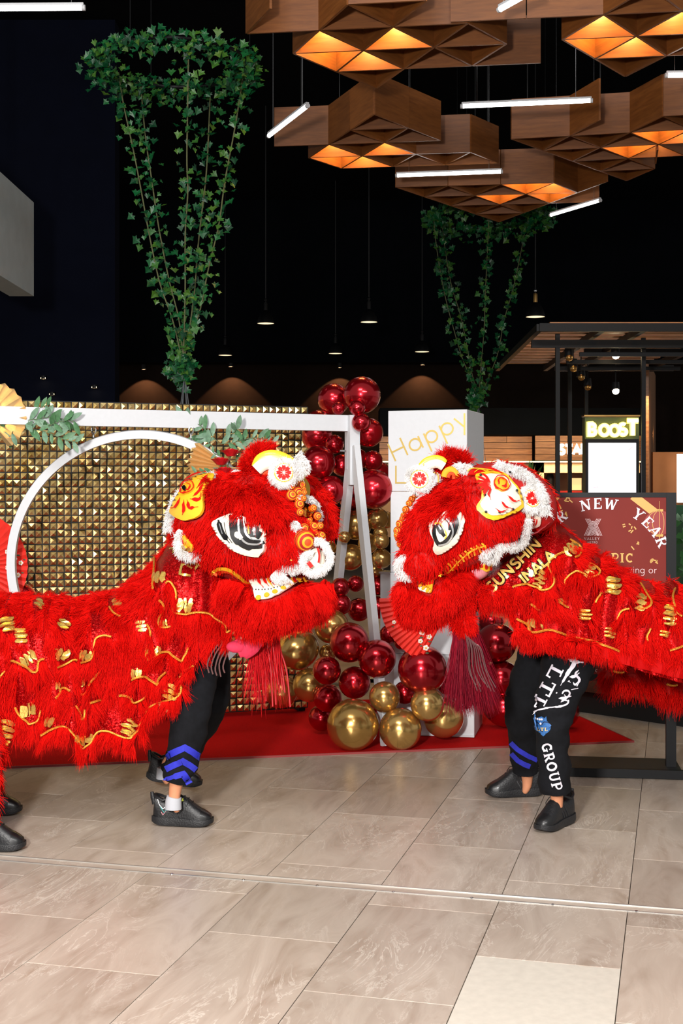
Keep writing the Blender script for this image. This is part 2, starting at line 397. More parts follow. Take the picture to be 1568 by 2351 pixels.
# ------------------------------------------------------------------ materials
def tile_mat():
    m = NT('veined_stone_tile'); b = m.b
    tc = m.n('TexCoord'); oi = m.n('ObjectInfo'); mul = m.n('VectorMath', operation='SCALE'); mul.inputs['Scale'].default_value = 40.0
    cb = m.n('CombineXYZ'); m.l(oi, 'Random', cb, 0); m.l(oi, 'Random', cb, 1)
    m.l(cb, 0, mul, 0); ad = m.n('VectorMath', operation='ADD'); m.l(tc, 'Object', ad, 0); m.l(mul, 0, ad, 1)
    mp = m.n('Mapping'); mp.inputs['Scale'].default_value = (1.0, 3.4, 1.0); m.l(ad, 0, mp, 'Vector')
    nz = m.n('TexNoise', i_Scale=1.6, i_Detail=7.0, i_Roughness=.6, i_Distortion=1.2); m.l(mp, 0, nz, 'Vector')
    rp = m.ramp([(.28, srgb(146, 130, 115)), (.45, srgb(165, 151, 138)), (.6, srgb(176, 163, 150)), (.78, srgb(152, 135, 119))]); m.l(nz, 'Fac', rp, 'Fac')
    # pale wavering veins
    n2 = m.n('TexNoise', i_Scale=1.2, i_Detail=6.0, i_Roughness=.65, i_Distortion=2.2); m.l(mp, 0, n2, 'Vector')
    sb = m.n('Math', operation='SUBTRACT'); sb.inputs[1].default_value = .5; m.l(n2, 'Fac', sb, 0)
    ab = m.n('Math', operation='ABSOLUTE'); m.l(sb, 0, ab, 0)
    vr = m.ramp([(0.0, (1, 1, 1, 1)), (.007, (.5, .5, .5, 1)), (.016, (0, 0, 0, 1))]); m.l(ab, 0, vr, 'Fac')
    n3 = m.n('TexNoise', i_Scale=.9); m.l(ad, 0, n3, 'Vector'); r3 = m.ramp([(.4, (0, 0, 0, 1)), (.6, (1, 1, 1, 1))]); m.l(n3, 'Fac', r3, 'Fac')
    vm = m.n('Math', operation='MULTIPLY'); m.l(vr, 'Color', vm, 0); m.l(r3, 'Color', vm, 1)
    v2 = m.n('Math', operation='MULTIPLY'); v2.inputs[1].default_value = .75; m.l(vm, 0, v2, 0)
    mx = m.n('Mix', data_type='RGBA'); m.l(v2, 0, mx, 0); m.l(rp, 'Color', mx, 6); mx.inputs[7].default_value = srgb(205, 196, 184)
    # slab to slab difference
    hv = m.n('HueSaturation'); mr = m.n('MapRange'); mr.inputs[3].default_value = .88; mr.inputs[4].default_value = 1.1; m.l(oi, 'Random', mr, 0); m.l(mr, 0, hv, 'Value'); m.l(mx, 2, hv, 'Color')
    m.l(hv, 'Color', b, 'Base Color'); b.inputs['Roughness'].default_value = .33; b.inputs['Specular IOR Level'].default_value = .4
    return m.m
M_TILE = tile_mat()
M_PALETILE = mat('pale_stone', srgb(196, 190, 178), .35, noise_amt=.06, nscale=30)
M_GROUT = mat('grout', srgb(96, 88, 80), .9, spec=.1)
M_BLACKWALL = mat('dark_paint', srgb(5, 8, 13), .9, spec=.08, noise_amt=.15, nscale=3)
M_NAVY = mat('navy_paint', srgb(11, 15, 30), .9, spec=.1, noise_amt=.1, nscale=3)
M_BROWN = mat('brown_render', srgb(32, 23, 18), .9, spec=.1, noise_amt=.1, nscale=8)
M_BLACK = mat('black_metal', srgb(12, 13, 16), .5, .1, spec=.3)
M_MATTBLACK = mat('matt_black', srgb(16, 17, 19), .6)
M_WHITE = mat('white_paint', srgb(206, 209, 213), .55, noise_amt=.02, nscale=40)
M_STEEL = mat('bright_steel', srgb(190, 192, 195), .25, 1.0)
M_ALU = mat('aluminium_strip', srgb(200, 198, 192), .35, .7)
M_CARPET = mat('red_carpet_pile', srgb(186, 10, 12), .95, noise_amt=.25, nscale=260, bump=.5, spec=.1)
M_GREYBOX = mat('grey_plaster', srgb(178, 188, 190), .85, noise_amt=.05, nscale=5)

def wood_mat(name, c0, c1, scale=(1, 14, 14), rough=.45):
    m = NT(name); b = m.b; tc = m.n('TexCoord'); mp = m.n('Mapping'); mp.inputs['Scale'].default_value = scale; m.l(tc, 'Object', mp, 'Vector')
    oi = m.n('ObjectInfo'); ad = m.n('VectorMath', operation='ADD'); m.l(mp, 0, ad, 0); cb = m.n('CombineXYZ'); ml = m.n('Math', operation='MULTIPLY'); ml.inputs[1].default_value = 30
    m.l(oi, 'Random', ml, 0); m.l(ml, 0, cb, 0); m.l(ml, 0, cb, 1); m.l(cb, 0, ad, 1)
    nz = m.n('TexNoise', i_Scale=2.0, i_Detail=8.0, i_Roughness=.6, i_Distortion=.3); m.l(ad, 0, nz, 'Vector')
    rp = m.ramp([(.3, c0), (.7, c1)]); m.l(nz, 'Fac', rp, 'Fac')
    hv = m.n('HueSaturation'); mr = m.n('MapRange'); mr.inputs[3].default_value = .8; mr.inputs[4].default_value = 1.15; m.l(oi, 'Random', mr, 0); m.l(mr, 0, hv, 'Value'); m.l(rp, 'Color', hv, 'Color')
    m.l(hv, 'Color', b, 'Base Color'); b.inputs['Roughness'].default_value = rough
    return m.m
M_PLY = wood_mat('timber_veneer', srgb(116, 66, 28), srgb(146, 88, 40), (2, 2, 18))
M_PLANK = wood_mat('timber_cladding', srgb(120, 74, 40), srgb(176, 120, 70), (1.5, 14, 14))

# ------------------------------------------------------------------ floor: slabs in a running bond, turned 14.6 degrees to the view
U = Vector((0.2514, 0.968, 0)).normalized(); V_ = Vector((-U.y, U.x, 0)); TA = math.atan2(U.y, U.x)
TW, TL = 0.513, 0.93
def uv(u, v, z=0.0): 
    p = U * u + V_ * v; p.z = z; return p
floor = struct(MB().box((0.5, 16, -0.06), (44, 48, 0.1)).build('floor', M_GROUT, None, smooth=False))
def slab_mesh(l, w, m, nm):
    mb = MB(); h = .0105; b = .0009
    a, c = l / 2, w / 2
    mb.add([(-a, -c, -h), (a, -c, -h), (a, c, -h), (-a, c, -h), (-a, -c, -b), (a, -c, -b), (a, c, -b), (-a, c, -b), (-a + b, -c + b, 0), (a - b, -c + b, 0), (a - b, c - b, 0), (-a + b, c - b, 0)],
           [(8, 9, 10, 11), (0, 1, 5, 4), (1, 2, 6, 5), (2, 3, 7, 6), (3, 0, 4, 7), (4, 5, 9, 8), (5, 6, 10, 9), (6, 7, 11, 10), (7, 4, 8, 11)])
    return mesh_of(mb, nm, m)
JU0, JU1 = 5.245, 5.330
slab_full = slab_mesh(TL - .003, TW - .003, M_TILE, 'tile'); cache = {}
nt = 0
V0 = .697 - TW * 8
for k in range(18):
    va = V0 + TW * k; vc = va + TW / 2; off = 5.072 if (k % 2 == 0) else 4.607
    for j in range(-3, 13):
        u0 = off + TL * j - TL; u1 = u0 + TL
        segs = [(u0, u1)]
        if u0 < JU1 and u1 > JU0: segs = [s for s in ((u0, JU0), (JU1, u1)) if s[1] - s[0] > .03]
        for s0, s1 in segs:
            c = uv((s0 + s1) / 2, vc)
            if c.y < 3.2 or c.y > 11.0: continue
            x = CX + F * c.x / c.y
            if x < -330 or x > 1900: continue
            ln_ = round(s1 - s0 - .003, 3)
            if abs(ln_ - TL + .003) < .002: me = slab_full
            else:
                if ln_ not in cache: cache[ln_] = slab_mesh(ln_, TW - .003, M_TILE, 'tile')
                me = cache[ln_]
            pale = k == 7 and abs(s1 - 4.607) < .02
            if pale: me = slab_mesh(ln_, TW - .003, M_PALETILE, 'tile')
            o = piece('tile', me, floor, (c.x, c.y, 0), (0, 0, TA)); nt += 1
            if pale: o['label'] = 'plain cream tile without veins'
print('tiles', nt)
mb = MB(); mb.box((0.5, 25.6, -.006), (44, 28.8, .012)); far = mb.build('far_paving', M_TILE, floor, smooth=False)
# movement joint across the floor
ts = MB(); vm0, vm1 = -3.2, 3.6; Mr = Rz(TA)
st = struct(MB().box(uv((JU0 + JU1) / 2, .2, -.006), (JU1 - JU0 - .024, 6.8, .010), Mr).build('trim_1', M_TILE, None, smooth=False))
for q in (JU0 + .006, JU1 - .006):
    a = MB(); a.box(uv(q, .2, -.004), (.011, 6.8, .013), Mr); a.build('metal_edge', M_ALU, st, smooth=False)
sm = MB(); sm.lathe([(0, .0012), (.006, .001), (.007, 0), (.007, -.002)], 10); scr = mesh_of(sm, 'screw', M_STEEL)
for k in range(12): piece('screw', scr, st, uv(JU0 + .006, -1.5 + .33 * k, .003))

# ------------------------------------------------------------------ room shell
struct(MB().box((0.5, 22.5, 9.05), (44, 31, .1)).build('ceiling', M_BLACKWALL, None, smooth=False))
struct(MB().box((0.5, 37.1, 4.5), (44, .2, 9.2)).build('wall_back', M_BLACKWALL, None, smooth=False))
# brown rendered wall band that the downlights graze
YB = 33.0
wb = struct(MB().box((1.0, YB + .15, 2.45), (26, .3, 4.9)).build('wall_rear', M_BROWN, None, smooth=False))
struct(MB().box((1.0, YB - .1, 7.0), (26, .9, 4.2)).build('wall_bulkhead', M_BLACKWALL, None, smooth=False))
# left: navy bulkhead with small downlights and a grey box
nb = struct(MB().box((-6.2, 21.5, 4.0), (5.0, 13, 10.0)).build('wall_left', M_NAVY, None, smooth=False)) if False else None
x0 = P(-200, 500, 20).x; x1 = P(264, 500, 20).x
struct(MB().box(((x0 + x1) / 2, 20.2, 5.9), (x1 - x0, .4, 6.3 - .0)).build('wall_left', M_NAVY, None, smooth=False))
g = MB(); a = P(-160, 450, 13); b2 = P(50, 465, 16)
gz0 = CZ + (HOR - 680) * 16 / F; gz1 = CZ + (HOR - 465) * 16 / F
gm = thing('hanging_bulkhead', 'pale grey plaster box hanging high at the left edge of the hall', 'bulkhead', ((a.x + b2.x) / 2, 14.5, gz0))
g.bar((P(-200, 0, 12).x, 12.0, (gz0 + gz1) / 2), (b2.x, 16.0, (gz0 + gz1) / 2), .3, gz1 - gz0).build('box', M_GREYBOX, gm, smooth=False)
MB().bar((P(-60, 0, 14).x, 14.0, (gz1 + 9.0) / 2), (P(-60, 0, 14).x + .02, 14.02, (gz1 + 9.0) / 2), .02, 9.0 - gz1).build('hanger', M_BLACK, gm, smooth=False)

M_LAMP_WARM = mat('warm_lamp_glow', (1, .8, .5, 1), .5, emit=(1.0, .72, .38, 1), es=9)
M_LAMP_WHITE = mat('white_lamp_glow', (1, 1, 1, 1), .5, emit=(1.0, .95, .88, 1), es=14)
M_BRASS = mat('brass', srgb(190, 150, 90), .3, 1.0)
for (px, py, txt) in ((100, 866, 'topmost of three small amber downlights on the navy wall'), (217, 887, 'small amber downlight on the navy wall, nearest the ivy'), (120, 903, 'lowest of three small amber downlights on the navy wall')):
    t = thing('downlight', txt, 'light', P(px, py, 19.9), 'small downlights on the navy wall'); q = P(px, py, 19.9)
    MB().lathe([(.0, .02), (.05, .02), (.05, -.03), (.042, -.03), (.042, 0.01), (0, .01)], 12, Matrix.Translation(q)).build('housing', M_BLACK, t)
    MB().box(q + Vector((0, 0, -.016)), (.075, .075, .016)).build('lamp', M_LAMP_WARM, t)
    MB().box(q + Vector((0, .05, .01)), (.02, .1, .02)).build('bracket', M_BLACK, t)

# wall grazing downlights over the rear wall (they draw the brown arches)
arch_px = [(530, 862), (780, 864), (970, 858), (1300, 850), (1460, 850), (330, 868)]
for k, (px, py) in enumerate(arch_px):
    q = P(px, py - 22, YB - .42)
    names = ['second arch of light from the left', 'arch of light behind the red balloons', 'arch of light above the white boxes', 'arch of light behind the pergola post', 'arch of light above the juice sign', 'arch of light behind the ivy']
    t = thing('wall_washer', 'recessed downlight throwing the ' + names[k], 'light', q, 'downlights grazing the brown rear wall')
    MB().lathe([(0, .10), (.06, .10), (.06, -.02), (.05, -.02), (.05, .06), (0, .06)], 14, Matrix.Translation(q)).build('can', M_BLACK, t)
    MB().bar(q + Vector((0, .05, .07)), q + Vector((0, .43, .07)), .03, .03).build('bracket', M_BLACK, t)
    l = bpy.data.lights.new('wall_wash', 'SPOT'); l.energy = 170; l.color = (1, .52, .25); l.spot_size = math.radians(92); l.spot_blend = .12; l.shadow_soft_size = .03
    lo = bpy.data.objects.new('bulb', l); COL.objects.link(lo); lo.parent = t; lo.location = (0, 0, .0); lo.rotation_euler = (math.radians(14), 0, 0)

# ------------------------------------------------------------------ cone pendants at one height, hung in rows
def pendant(px, py, wpx, label, brass=False):
    D = .34; Y = D * F / wpx; q = P(px, py, Y)
    t = thing('pendant_light', label, 'lamp', q, 'black dome pendants over the food hall')
    T = Matrix.Translation(q); r = D / 2
    MB().lathe([(r, 0), (r * .99, .02), (r * .86, .10), (r * .6, .19), (r * .36, .235), (r * .2, .25), (r * .2, .245), (r * .33, .228), (r * .56, .18), (r * .82, .095), (r * .955, .02), (r * .96, 0), (r, 0)], 24, T).build('shade', M_BLACK, t)
    MB().lathe([(0, .014), (r * .93, .014), (r * .94, .008), (0, .008)], 24, T).build('diffuser', M_LAMP_WARMD, t)
    MB().lathe([(0, .40), (.032, .40), (.036, .37), (.036, .25), (0, .25)], 12, T).build('socket', M_BRASS if brass else M_BLACK, t)
    mb = MB(); mb.tube([q + Vector((0, 0, .4)), q + Vector((0, 0, 9.0 - q.z))], .009, 6); mb.build('cord', M_MATTBLACK, t)
    MB().ball(q + Vector((0, 0, .45)), .03, 8).build('cord_grip', M_STEEL if brass else M_BLACK, t)
M_LAMP_WARMD = mat('warm_diffuser', (1, .85, .6, 1), .5, emit=(1.0, .74, .44, 1), es=1.6)
pendant(232, 728, 42, 'black dome pendant hanging left of the big ivy, against the navy wall')
pendant(610, 743, 41, 'black dome pendant hanging over the right end of the gold wall')
pendant(847, 740, 41, 'black dome pendant hanging straight above the balloon garland')
pendant(1229, 728, 46, 'black dome pendant with a brass neck near the pergola', True)
pendant(517, 816, 33, 'small far black dome pendant right of the big ivy tip')
pendant(770, 812, 33, 'small far black dome pendant just above the top red balloon')
pendant(969, 808, 35, 'small far black dome pendant above the white box tower')
pendant(387, 779, 30, 'far black dome pendant half hidden by the big ivy')
pendant(-9, 655, 44, 'black dome pendant cut by the picture edge before the grey bulkhead')

# ------------------------------------------------------------------ hexagonal timber chandeliers: a triangular lattice of upright panels
ZP, S0, FH = 5.4, .6, .42
pan_me = mesh_of(MB().box((0, 0, FH / 2), (S0, .02, FH)), 'panel', M_PLY)
M_AMBER = mat('amber_led', (1, .6, .2, 1), .5, emit=(1.0, .45, .09, 1), es=16)
M_CAP = mat('timber_cap', srgb(190, 130, 70), .6)
def cluster(label, org, ang, s, cells, lit, extra=(), z=ZP):
    a = Vector((math.cos(ang), math.sin(ang), 0)) * s; b = Vector((math.cos(ang + math.pi / 3), math.sin(ang + math.pi / 3), 0)) * s
    o = Vector((org[0], org[1], z)); pt = lambda ij: o + a * ij[0] + b * ij[1]
    allc = cells + lit; ctr = sum((pt(v) for c in allc for v in c), Vector()) / (3 * len(allc))
    t = thing('timber_chandelier', label, 'chandelier', ctr, 'faceted timber chandeliers under the dark ceiling')
    edges = set()
    for c in allc:
        for i in range(3): edges.add(tuple(sorted((c[i], c[(i + 1) % 3]))))
    for e in extra: edges.add(tuple(sorted(e)))
    sc = s / S0
    for e in sorted(edges):
        p, q = pt(e[0]), pt(e[1]); d = q - p
        piece('panel', pan_me, t, (p + q) / 2, (0, 0, math.atan2(d.y, d.x)), (sc * .985, 1, 1))
    cap = None
    for c in lit:
        pp = [pt(v) for v in c]; m = sum(pp, Vector()) / 3
        mb = MB(); tri = [m + (p - m) * .94 for p in pp]
        mb.add([x + Vector((0, 0, FH - .02)) for x in tri] + [x + Vector((0, 0, FH)) for x in tri], [(0, 1, 2), (3, 5, 4), (0, 1, 4, 3), (1, 2, 5, 4), (2, 0, 3, 5)])
        k = mb.build('cap', M_CAP, t, smooth=False)
        mb = MB(); mb.lathe([(0, FH - .05), (.045, FH - .05), (.055, FH - .02), (0, FH - .02)], 12, Matrix.Translation(m)); mb.build('lamp', M_AMBER, t)
        l = bpy.data.lights.new('cell_glow', 'POINT'); l.energy = 26.0; l.color = (1.0, .68, .24); l.shadow_soft_size = .05
        lo = bpy.data.objects.new('bulb', l); COL.objects.link(lo); lo.parent = t; lo.location = m + Vector((0, 0, FH - .13)) - Vector(ctr)
    for k in range(3):     # suspension rods
        e = sorted(edges)[(k * 7) % len(edges)]; p = (pt(e[0]) + pt(e[1])) / 2 + Vector((0, 0, FH))
        MB().tube([p, Vector((p.x, p.y, 9.0))], .006, 6).build('rod', M_MATTBLACK, t)
def lat(i, j, ang, s=S0): 
    a = (math.cos(ang), math.sin(ang)); b = (math.cos(ang + math.pi / 3), math.sin(ang + math.pi / 3)); return (s * (a[0] * i + b[0] * j), s * (a[1] * i + b[1] * j))
AN = math.radians(-7.5)
cluster('big timber chandelier at the top of the picture, first and nearest', lat(-13.46, 20.80, AN), AN, S0,
        [((1, -1), (2, -1), (1, 0)), ((2, -1), (3, -1), (2, 0)), ((2, 0), (3, -1), (3, 0)), ((2, 0), (3, 0), (2, 1)), ((1, 0), (2, 0), (1, 1)), ((2, 0), (2, 1), (1, 1)), ((0, 1), (1, 1), (0, 2)),
         ((1, -1), (2, -2), (2, -1)), ((2, -2), (3, -2), (2, -1))],
        [((0, 0), (1, -1), (1, 0)), ((1, 0), (2, -1), (2, 0)), ((0, 1), (1, 0), (1, 1)), ((0, 0), (1, 0), (0, 1))],
        [((0, -1), (1, -1)), ((3, 0), (2, 1)), ((2, 1), (3, 1)), ((-0, -1), (1, -2)), ((2, -1), (3, -1))])
cluster('timber chandelier left of the middle, with a white tube at its left', lat(-17.42, 27.37, AN), AN, S0,
        [((1, -1), (2, -1), (1, 0)), ((1, 0), (2, 0), (1, 1)), ((1, -1), (2, -2), (2, -1)), ((2, -2), (3, -2), (2, -1)), ((2, -2), (3, -3), (3, -2)), ((2, 0), (3, 0), (2, 1)), ((2, 1), (3, 0), (3, 1)), ((2, 0), (2, 1), (1, 1))],
        [((0, 0), (1, -1), (1, 0)), ((1, 0), (2, -1), (2, 0)), ((0, 0), (1, 0), (0, 1)), ((0, 1), (1, 0), (1, 1))],
        [((0, -1), (1, -1)), ((2, -1), (3, -1)), ((3, -2), (3, -1))])
AC = math.radians(-11.5)
cluster('timber chandelier right of the middle, with a long white tube before it', (1.80, 13.62), AC, .615,
        [((0, 0), (1, 0), (0, 1)), ((0, 1), (1, 0), (1, 1)), ((1, 0), (2, 0), (1, 1)), ((1, 1), (2, 0), (2, 1)), ((0, 1), (1, 1), (0, 2)), ((0, 2), (1, 1), (1, 2)), ((0, 2), (1, 2), (0, 3)), ((0, 3), (1, 2), (1, 3)), ((1, 2), (2, 1), (1, 3)), ((0, 3), (1, 3), (0, 4)),
         ((2, 0), (3, -1), (3, 0)), ((3, -1), (4, -1), (3, 0))],
        [((2, 0), (3, 0), (2, 1)), ((1, 1), (2, 1), (1, 2)), ((2, 1), (3, 0), (3, 1)), ((1, 2), (2, 1), (2, 2))],
        [((1, 0), (2, -1)), ((-0, 0), (1, 0))])
AD = math.radians(-6.5)
cluster('timber chandelier lowest in the picture, above the smaller ivy', (.66, 15.66), AD, .635,
        [((0, 0), (1, 0), (0, 1)), ((0, 1), (1, 0), (1, 1)), ((1, 0), (2, 0), (1, 1)), ((1, 1), (2, 0), (2, 1)), ((0, 1), (1, 1), (0, 2)), ((0, 2), (1, 1), (1, 2)), ((0, 2), (1, 2), (0, 3)), ((0, 3), (1, 2), (1, 3)), ((1, 2), (2, 2), (1, 3)), ((1, 2), (2, 1), (2, 2)), ((0, 3), (1, 3), (0, 4))],
        [((2, 0), (3, 0), (2, 1)), ((2, 1), (3, 0), (3, 1)), ((1, 1), (2, 1), (1, 2)), ((2, 1), (3, 1), (2, 2))],
        [((2, 2), (3, 2)), ((3, 1), (4, 0))], z=5.37)
cluster('timber chandelier in the upper right corner, cut by the picture edge', lat(-9.65, 20.71, AN), AN, S0,
        [((1, 0), (1, -1), (2, -1)), ((0, 1), (1, 1), (0, 2)), ((1, 0), (2, 0), (1, 1)), ((1, -1), (2, -2), (2, -1)), ((1, 1), (2, 0), (2, 1))],
        [((0, 0), (1, -1), (1, 0)), ((1, 0), (2, -1), (2, 0)), ((0, 1), (1, 0), (1, 1)), ((0, 0), (1, 0), (0, 1))],
        [((-1, -1), (0, -1)), ((0, -1), (1, -1))])

# ------------------------------------------------------------------ white light tubes on one level
def led_tube(p, q, label, z=5.28):
    a = FLZ(*p, z); b = FLZ(*q, z); t = thing('tube_light', label, 'light', (a + b) / 2, 'slim white tube lights among the chandeliers')
    d = (b - a).normalized()
    mb = MB(); mb.tube([a, b], .02, 10); mb.build('tube', M_TUBE, t)
    for e in (a, b): MB().tube([e - d * .012, e + d * .012], .0225, 10).build('end_cap', M_WHITE, t)
    MB().bar(a + Vector((0, 0, .026)), b + Vector((0, 0, .026)), .03, .02).build('rail', M_WHITE, t, smooth=False)
    for f in (.12, .88):
        c = a.lerp(b, f); MB().tube([c + Vector((0, 0, .03)), Vector((c.x, c.y, 9.0))], .0025, 5).build('wire', M_STEEL, t)
def FLZ(px, py, z):
    Y = F * (CZ - z) / (py - HOR); return Vector(((px - CX) * Y / F, Y, z))
M_TUBE = mat('tube_glow', (1, 1, 1, 1), .5, emit=(1.0, .97, .92, 1), es=12)
led_tube((-40, 19.5), (192, 18), 'white tube light in the top left corner, apart from the chandeliers')
led_tube((617, 312), (706, 243), 'white tube light slanting at the left of the middle chandelier')
led_tube((1060, 244), (1358, 231), 'longest white tube light, lying before the right middle chandelier')
led_tube((910, 403), (1152, 394), 'white tube light above the lowest chandelier')
led_tube((1264, 494), (1378, 460), 'white tube light slanting below the lowest chandelier')
led_tube((1147, 22), (1222, -20), 'white tube light slanting out of the top picture edge')
led_tube((1530, 173), (1690, 171), 'white tube light cut by the right picture edge')

# ------------------------------------------------------------------ food hall behind: timber fascia shop, juice kiosk with pergola
YS = 23.0
def zat(py, Y): return CZ + (HOR - py) * Y / F
shop = thing('cafe_front', 'timber clad cafe front with a lit strip and white letters, behind the boxes', 'shop', P(1150, 1400, YS))
xs0, xs1, xs2 = P(872, 0, YS).x, P(1228, 0, YS).x, P(1475, 0, YS).x
z0, z1, z2, z3 = zat(1133, YS), zat(1085, YS), zat(1061, YS), zat(1000, YS)
MB().box(((xs0 + xs1) / 2, YS + .6, z0 - .8 + (z2 - z0 + .8) / 2), (xs1 - xs0, .1, z2 - z0 + .8)).build('wall_panel', mat('beige_render_shaded', srgb(150, 122, 96), .8, noise_amt=.08), shop, smooth=False)  # darker copy of the beige render, shade put into its colour
mbw = MB(); M_BEIGE_LIT = mat('beige_render_lit', srgb(186, 160, 132), .8, noise_amt=.06)  # paler copy of the same render for the lit face, light painted in
mbw.box(((xs1 + P(1253, 0, YS).x) / 2, YS + .25, z2 / 2), (P(1253, 0, YS).x - xs1, .1, z2)); mbw.box(((xs1 + xs2) / 2, YS + .25, (z1 + z2) / 2), (xs2 - xs1, .1, z2 - z1)); mbw.build('shop_wall', M_BEIGE_LIT, shop, smooth=False)
k = 0
for (xa, xb, dy) in ((xs0, xs1, .35), (xs1, xs2, 0)):
    x = xa
    rows = 4; hh = (z3 - z2 - .03) / rows
    for r in range(rows):
        x = xa - R.random() * .5
        while x < xb:
            w = 1.2 + R.random() * .8; a0, a1 = max(x, xa), min(x + w, xb); x += w
            if a1 - a0 < .05: continue
            MB().box(((a0 + a1) / 2, YS + dy - (.006 * (r % 2)), z2 + .03 + hh * (r + .5)), (a1 - a0 - .008, .05, hh - .008)).build('plank', M_PLANK, shop, smooth=False)
MB().box(((xs0 + xs2) / 2, YS + .45, z3 + .25), (xs2 - xs0, 1.0, .48)).build('canopy', M_BLACKWALL, shop, smooth=False)
M_STRIP = mat('warm_strip_glow', (1, .8, .5, 1), .5, emit=(1, .6, .25, 1), es=7)
MB().box(((xs0 + xs2) / 2, YS + .08, z2 + .008), (xs2 - xs0, .03, .022)).build('light_strip', M_STRIP, shop, smooth=False)
l = bpy.data.lights.new('strip_light', 'AREA'); l.shape = 'RECTANGLE'; l.size = xs2 - xs0; l.size_y = .05; l.energy = 45; l.color = (1, .7, .4)
lo = bpy.data.objects.new('strip_light', l); COL.objects.link(lo); lo.parent = shop; lo.location = Vector(((xs0 + xs2) / 2, YS + .05, z2 - .02)) - root_loc(shop)
l = bpy.data.lights.new('fascia_light', 'AREA'); l.shape = 'RECTANGLE'; l.size = xs2 - xs0; l.size_y = .1; l.energy = 45; l.color = (1, .75, .45)
lo = bpy.data.objects.new('fascia_light', l); COL.objects.link(lo); lo.parent = shop; lo.location = Vector(((xs0 + xs2) / 2, YS - 1.2, z3 - .02)) - root_loc(shop); lo.rotation_euler = (math.radians(78), 0, 0)
# opening with display behind
xo0, xo1 = P(1253, 0, YS).x, P(1345, 0, YS).x
MB().box(((xo0 + xo1) / 2, YS + .9, z1 / 2), (xo1 - xo0 + .6, .05, z1 + .1)).build('dark_back', mat('dim_shop', srgb(86, 52, 30), .7), shop, smooth=False)
MB().box((P(1322, 0, YS + .7).x, YS + .7, zat(1111, YS)), (.2, .05, .22)).build('lit_display', mat('lit_display', srgb(220, 180, 110), .5, emit=(1, .7, .3, 1), es=1.0), shop, smooth=False)
MB().lathe([(0, .32), (.05, .32), (.08, .25), (.09, .0), (0, 0)], 14, Matrix.Translation(P(1263, 1128, YS + .5))).build('coffee_machine', M_BLACK, shop)
MB().box((P(1313, 0, YS).x, YS + .3, zat(1130, YS)), (.75, .3, .05)).build('counter', mat('red_counter', srgb(190, 40, 20), .4), shop, smooth=False)
M_NEONW = mat('white_sign_glow', (1, 1, 1, 1), .5, emit=(1, .98, .95, 1), es=4)
st_, w_ = text_strokes('STAR', SANS, (0, 0), 1.0, track=.06, wk=2.1); hs = 22.0 * YS / F; sx = (P(1352, 0, YS).x - P(1281, 0, YS).x) / w_ * .98
for i, ch in enumerate('STAR'):
    s1, _ = text_strokes('STAR'[:i + 1], SANS, (0, 0), 1.0, track=.06, wk=2.1); n0 = len(text_strokes('STAR'[:i], SANS, (0, 0), 1.0)[0]) if i else 0
    mb = MB(); ox, oz = P(1281, 0, YS).x, zat(1043, YS)
    strokes_mesh(mb, s1[n0:], lambda x, y, d: Vector((ox + x * sx, YS - .06 - d, oz + y * hs)), thick=.03); mb.build('letter', M_NEONW, shop, smooth=False)
# plant in front of the cafe
pt = thing('potted_plant', 'small leafy plant in front of the cafe wall, behind the right lion head', 'plant', P(1218, 1180, YS - 1))
MB().lathe([(0, -P(1218, 1180, YS - 1).z), (.13, -P(1218, 1180, YS - 1).z), (.18, .35), (.165, .35), (.16, .3), (0, .3)], 16, Matrix.Translation(P(1218, 1180, YS - 1))).build('pot', M_BLACK, pt)
M_LEAF = mat('leaf_green', srgb(42, 92, 44), .45, noise_amt=.4, nscale=6)
mb = MB(); base = P(1218, 1178, YS - 1) + Vector((0, 0, .3))
for k in range(26):
    a = R.random() * 6.28; h = .2 + R.random() * .45; sp = R.random() * .3
    tip = base + Vector((math.cos(a) * sp, math.sin(a) * sp, h)); wv = Vector((-math.sin(a), math.cos(a), 0)) * .05
    mb.add([base, base.lerp(tip, .6) + wv + Vector((0, 0, .05)), tip + Vector((0, 0, -.03)), base.lerp(tip, .6) - wv + Vector((0, 0, .05))], [(0, 1, 2, 3)])
mb.build('foliage', M_LEAF, pt, kind='stuff')

# juice kiosk
YK = 17.0
ks = thing('juice_kiosk_sign', 'green panelled sign wall with glowing yellow letters over a white screen', 'sign', P(1405, 1410, YK))
M_GREENP = mat('dull_green_panel', srgb(66, 82, 54), .6, noise_amt=.12, nscale=6)
kx0, kx1 = P(1343, 0, YK).x, P(1468, 0, YK).x
MB().box(((kx0 + kx1) / 2, YK + .1, zat(958, YK) / 2), (kx1 - kx0, .18, zat(958, YK))).build('panel', M_GREENP, ks, smooth=False)
MB().box(((kx0 + kx1) / 2, YK + .1, zat(956, YK) + .01), (kx1 - kx0 + .02, .2, .02)).build('top_edge', M_BRASS, ks, smooth=False)
sx0, sx1 = P(1349, 0, YK).x, P(1458, 0, YK).x; sz1, sz0 = zat(1017, YK), .75
fr = MB().box(((sx0 + sx1) / 2, YK - .02, (sz0 + sz1) / 2 + .015), (sx1 - sx0 + .07, .06, sz1 - sz0 + .07)).build('screen_frame', M_BLACK, ks, smooth=False)
MB().box(((sx0 + sx1) / 2, YK - .055, (sz0 + sz1) / 2), (sx1 - sx0, .01, sz1 - sz0)).build('screen', mat('white_screen', (1, 1, 1, 1), .4, emit=(.93, .92, 1.0, 1), es=.95), fr, smooth=False)
mb = MB()
for (a_, b_) in (((1443, 1033), (1452, 1026)), ((1361, 1120), (1374, 1118))):
    pa, pb = P(*a_, YK - .065), P(*b_, YK - .065); mb.bar(pa, pb, .004, .03, (0, -1, 0))
mb.build('screen_mark', mat('faint_pink', srgb(236, 160, 170), .5, emit=(.9, .45, .5, 1), es=.5), fr, smooth=False)
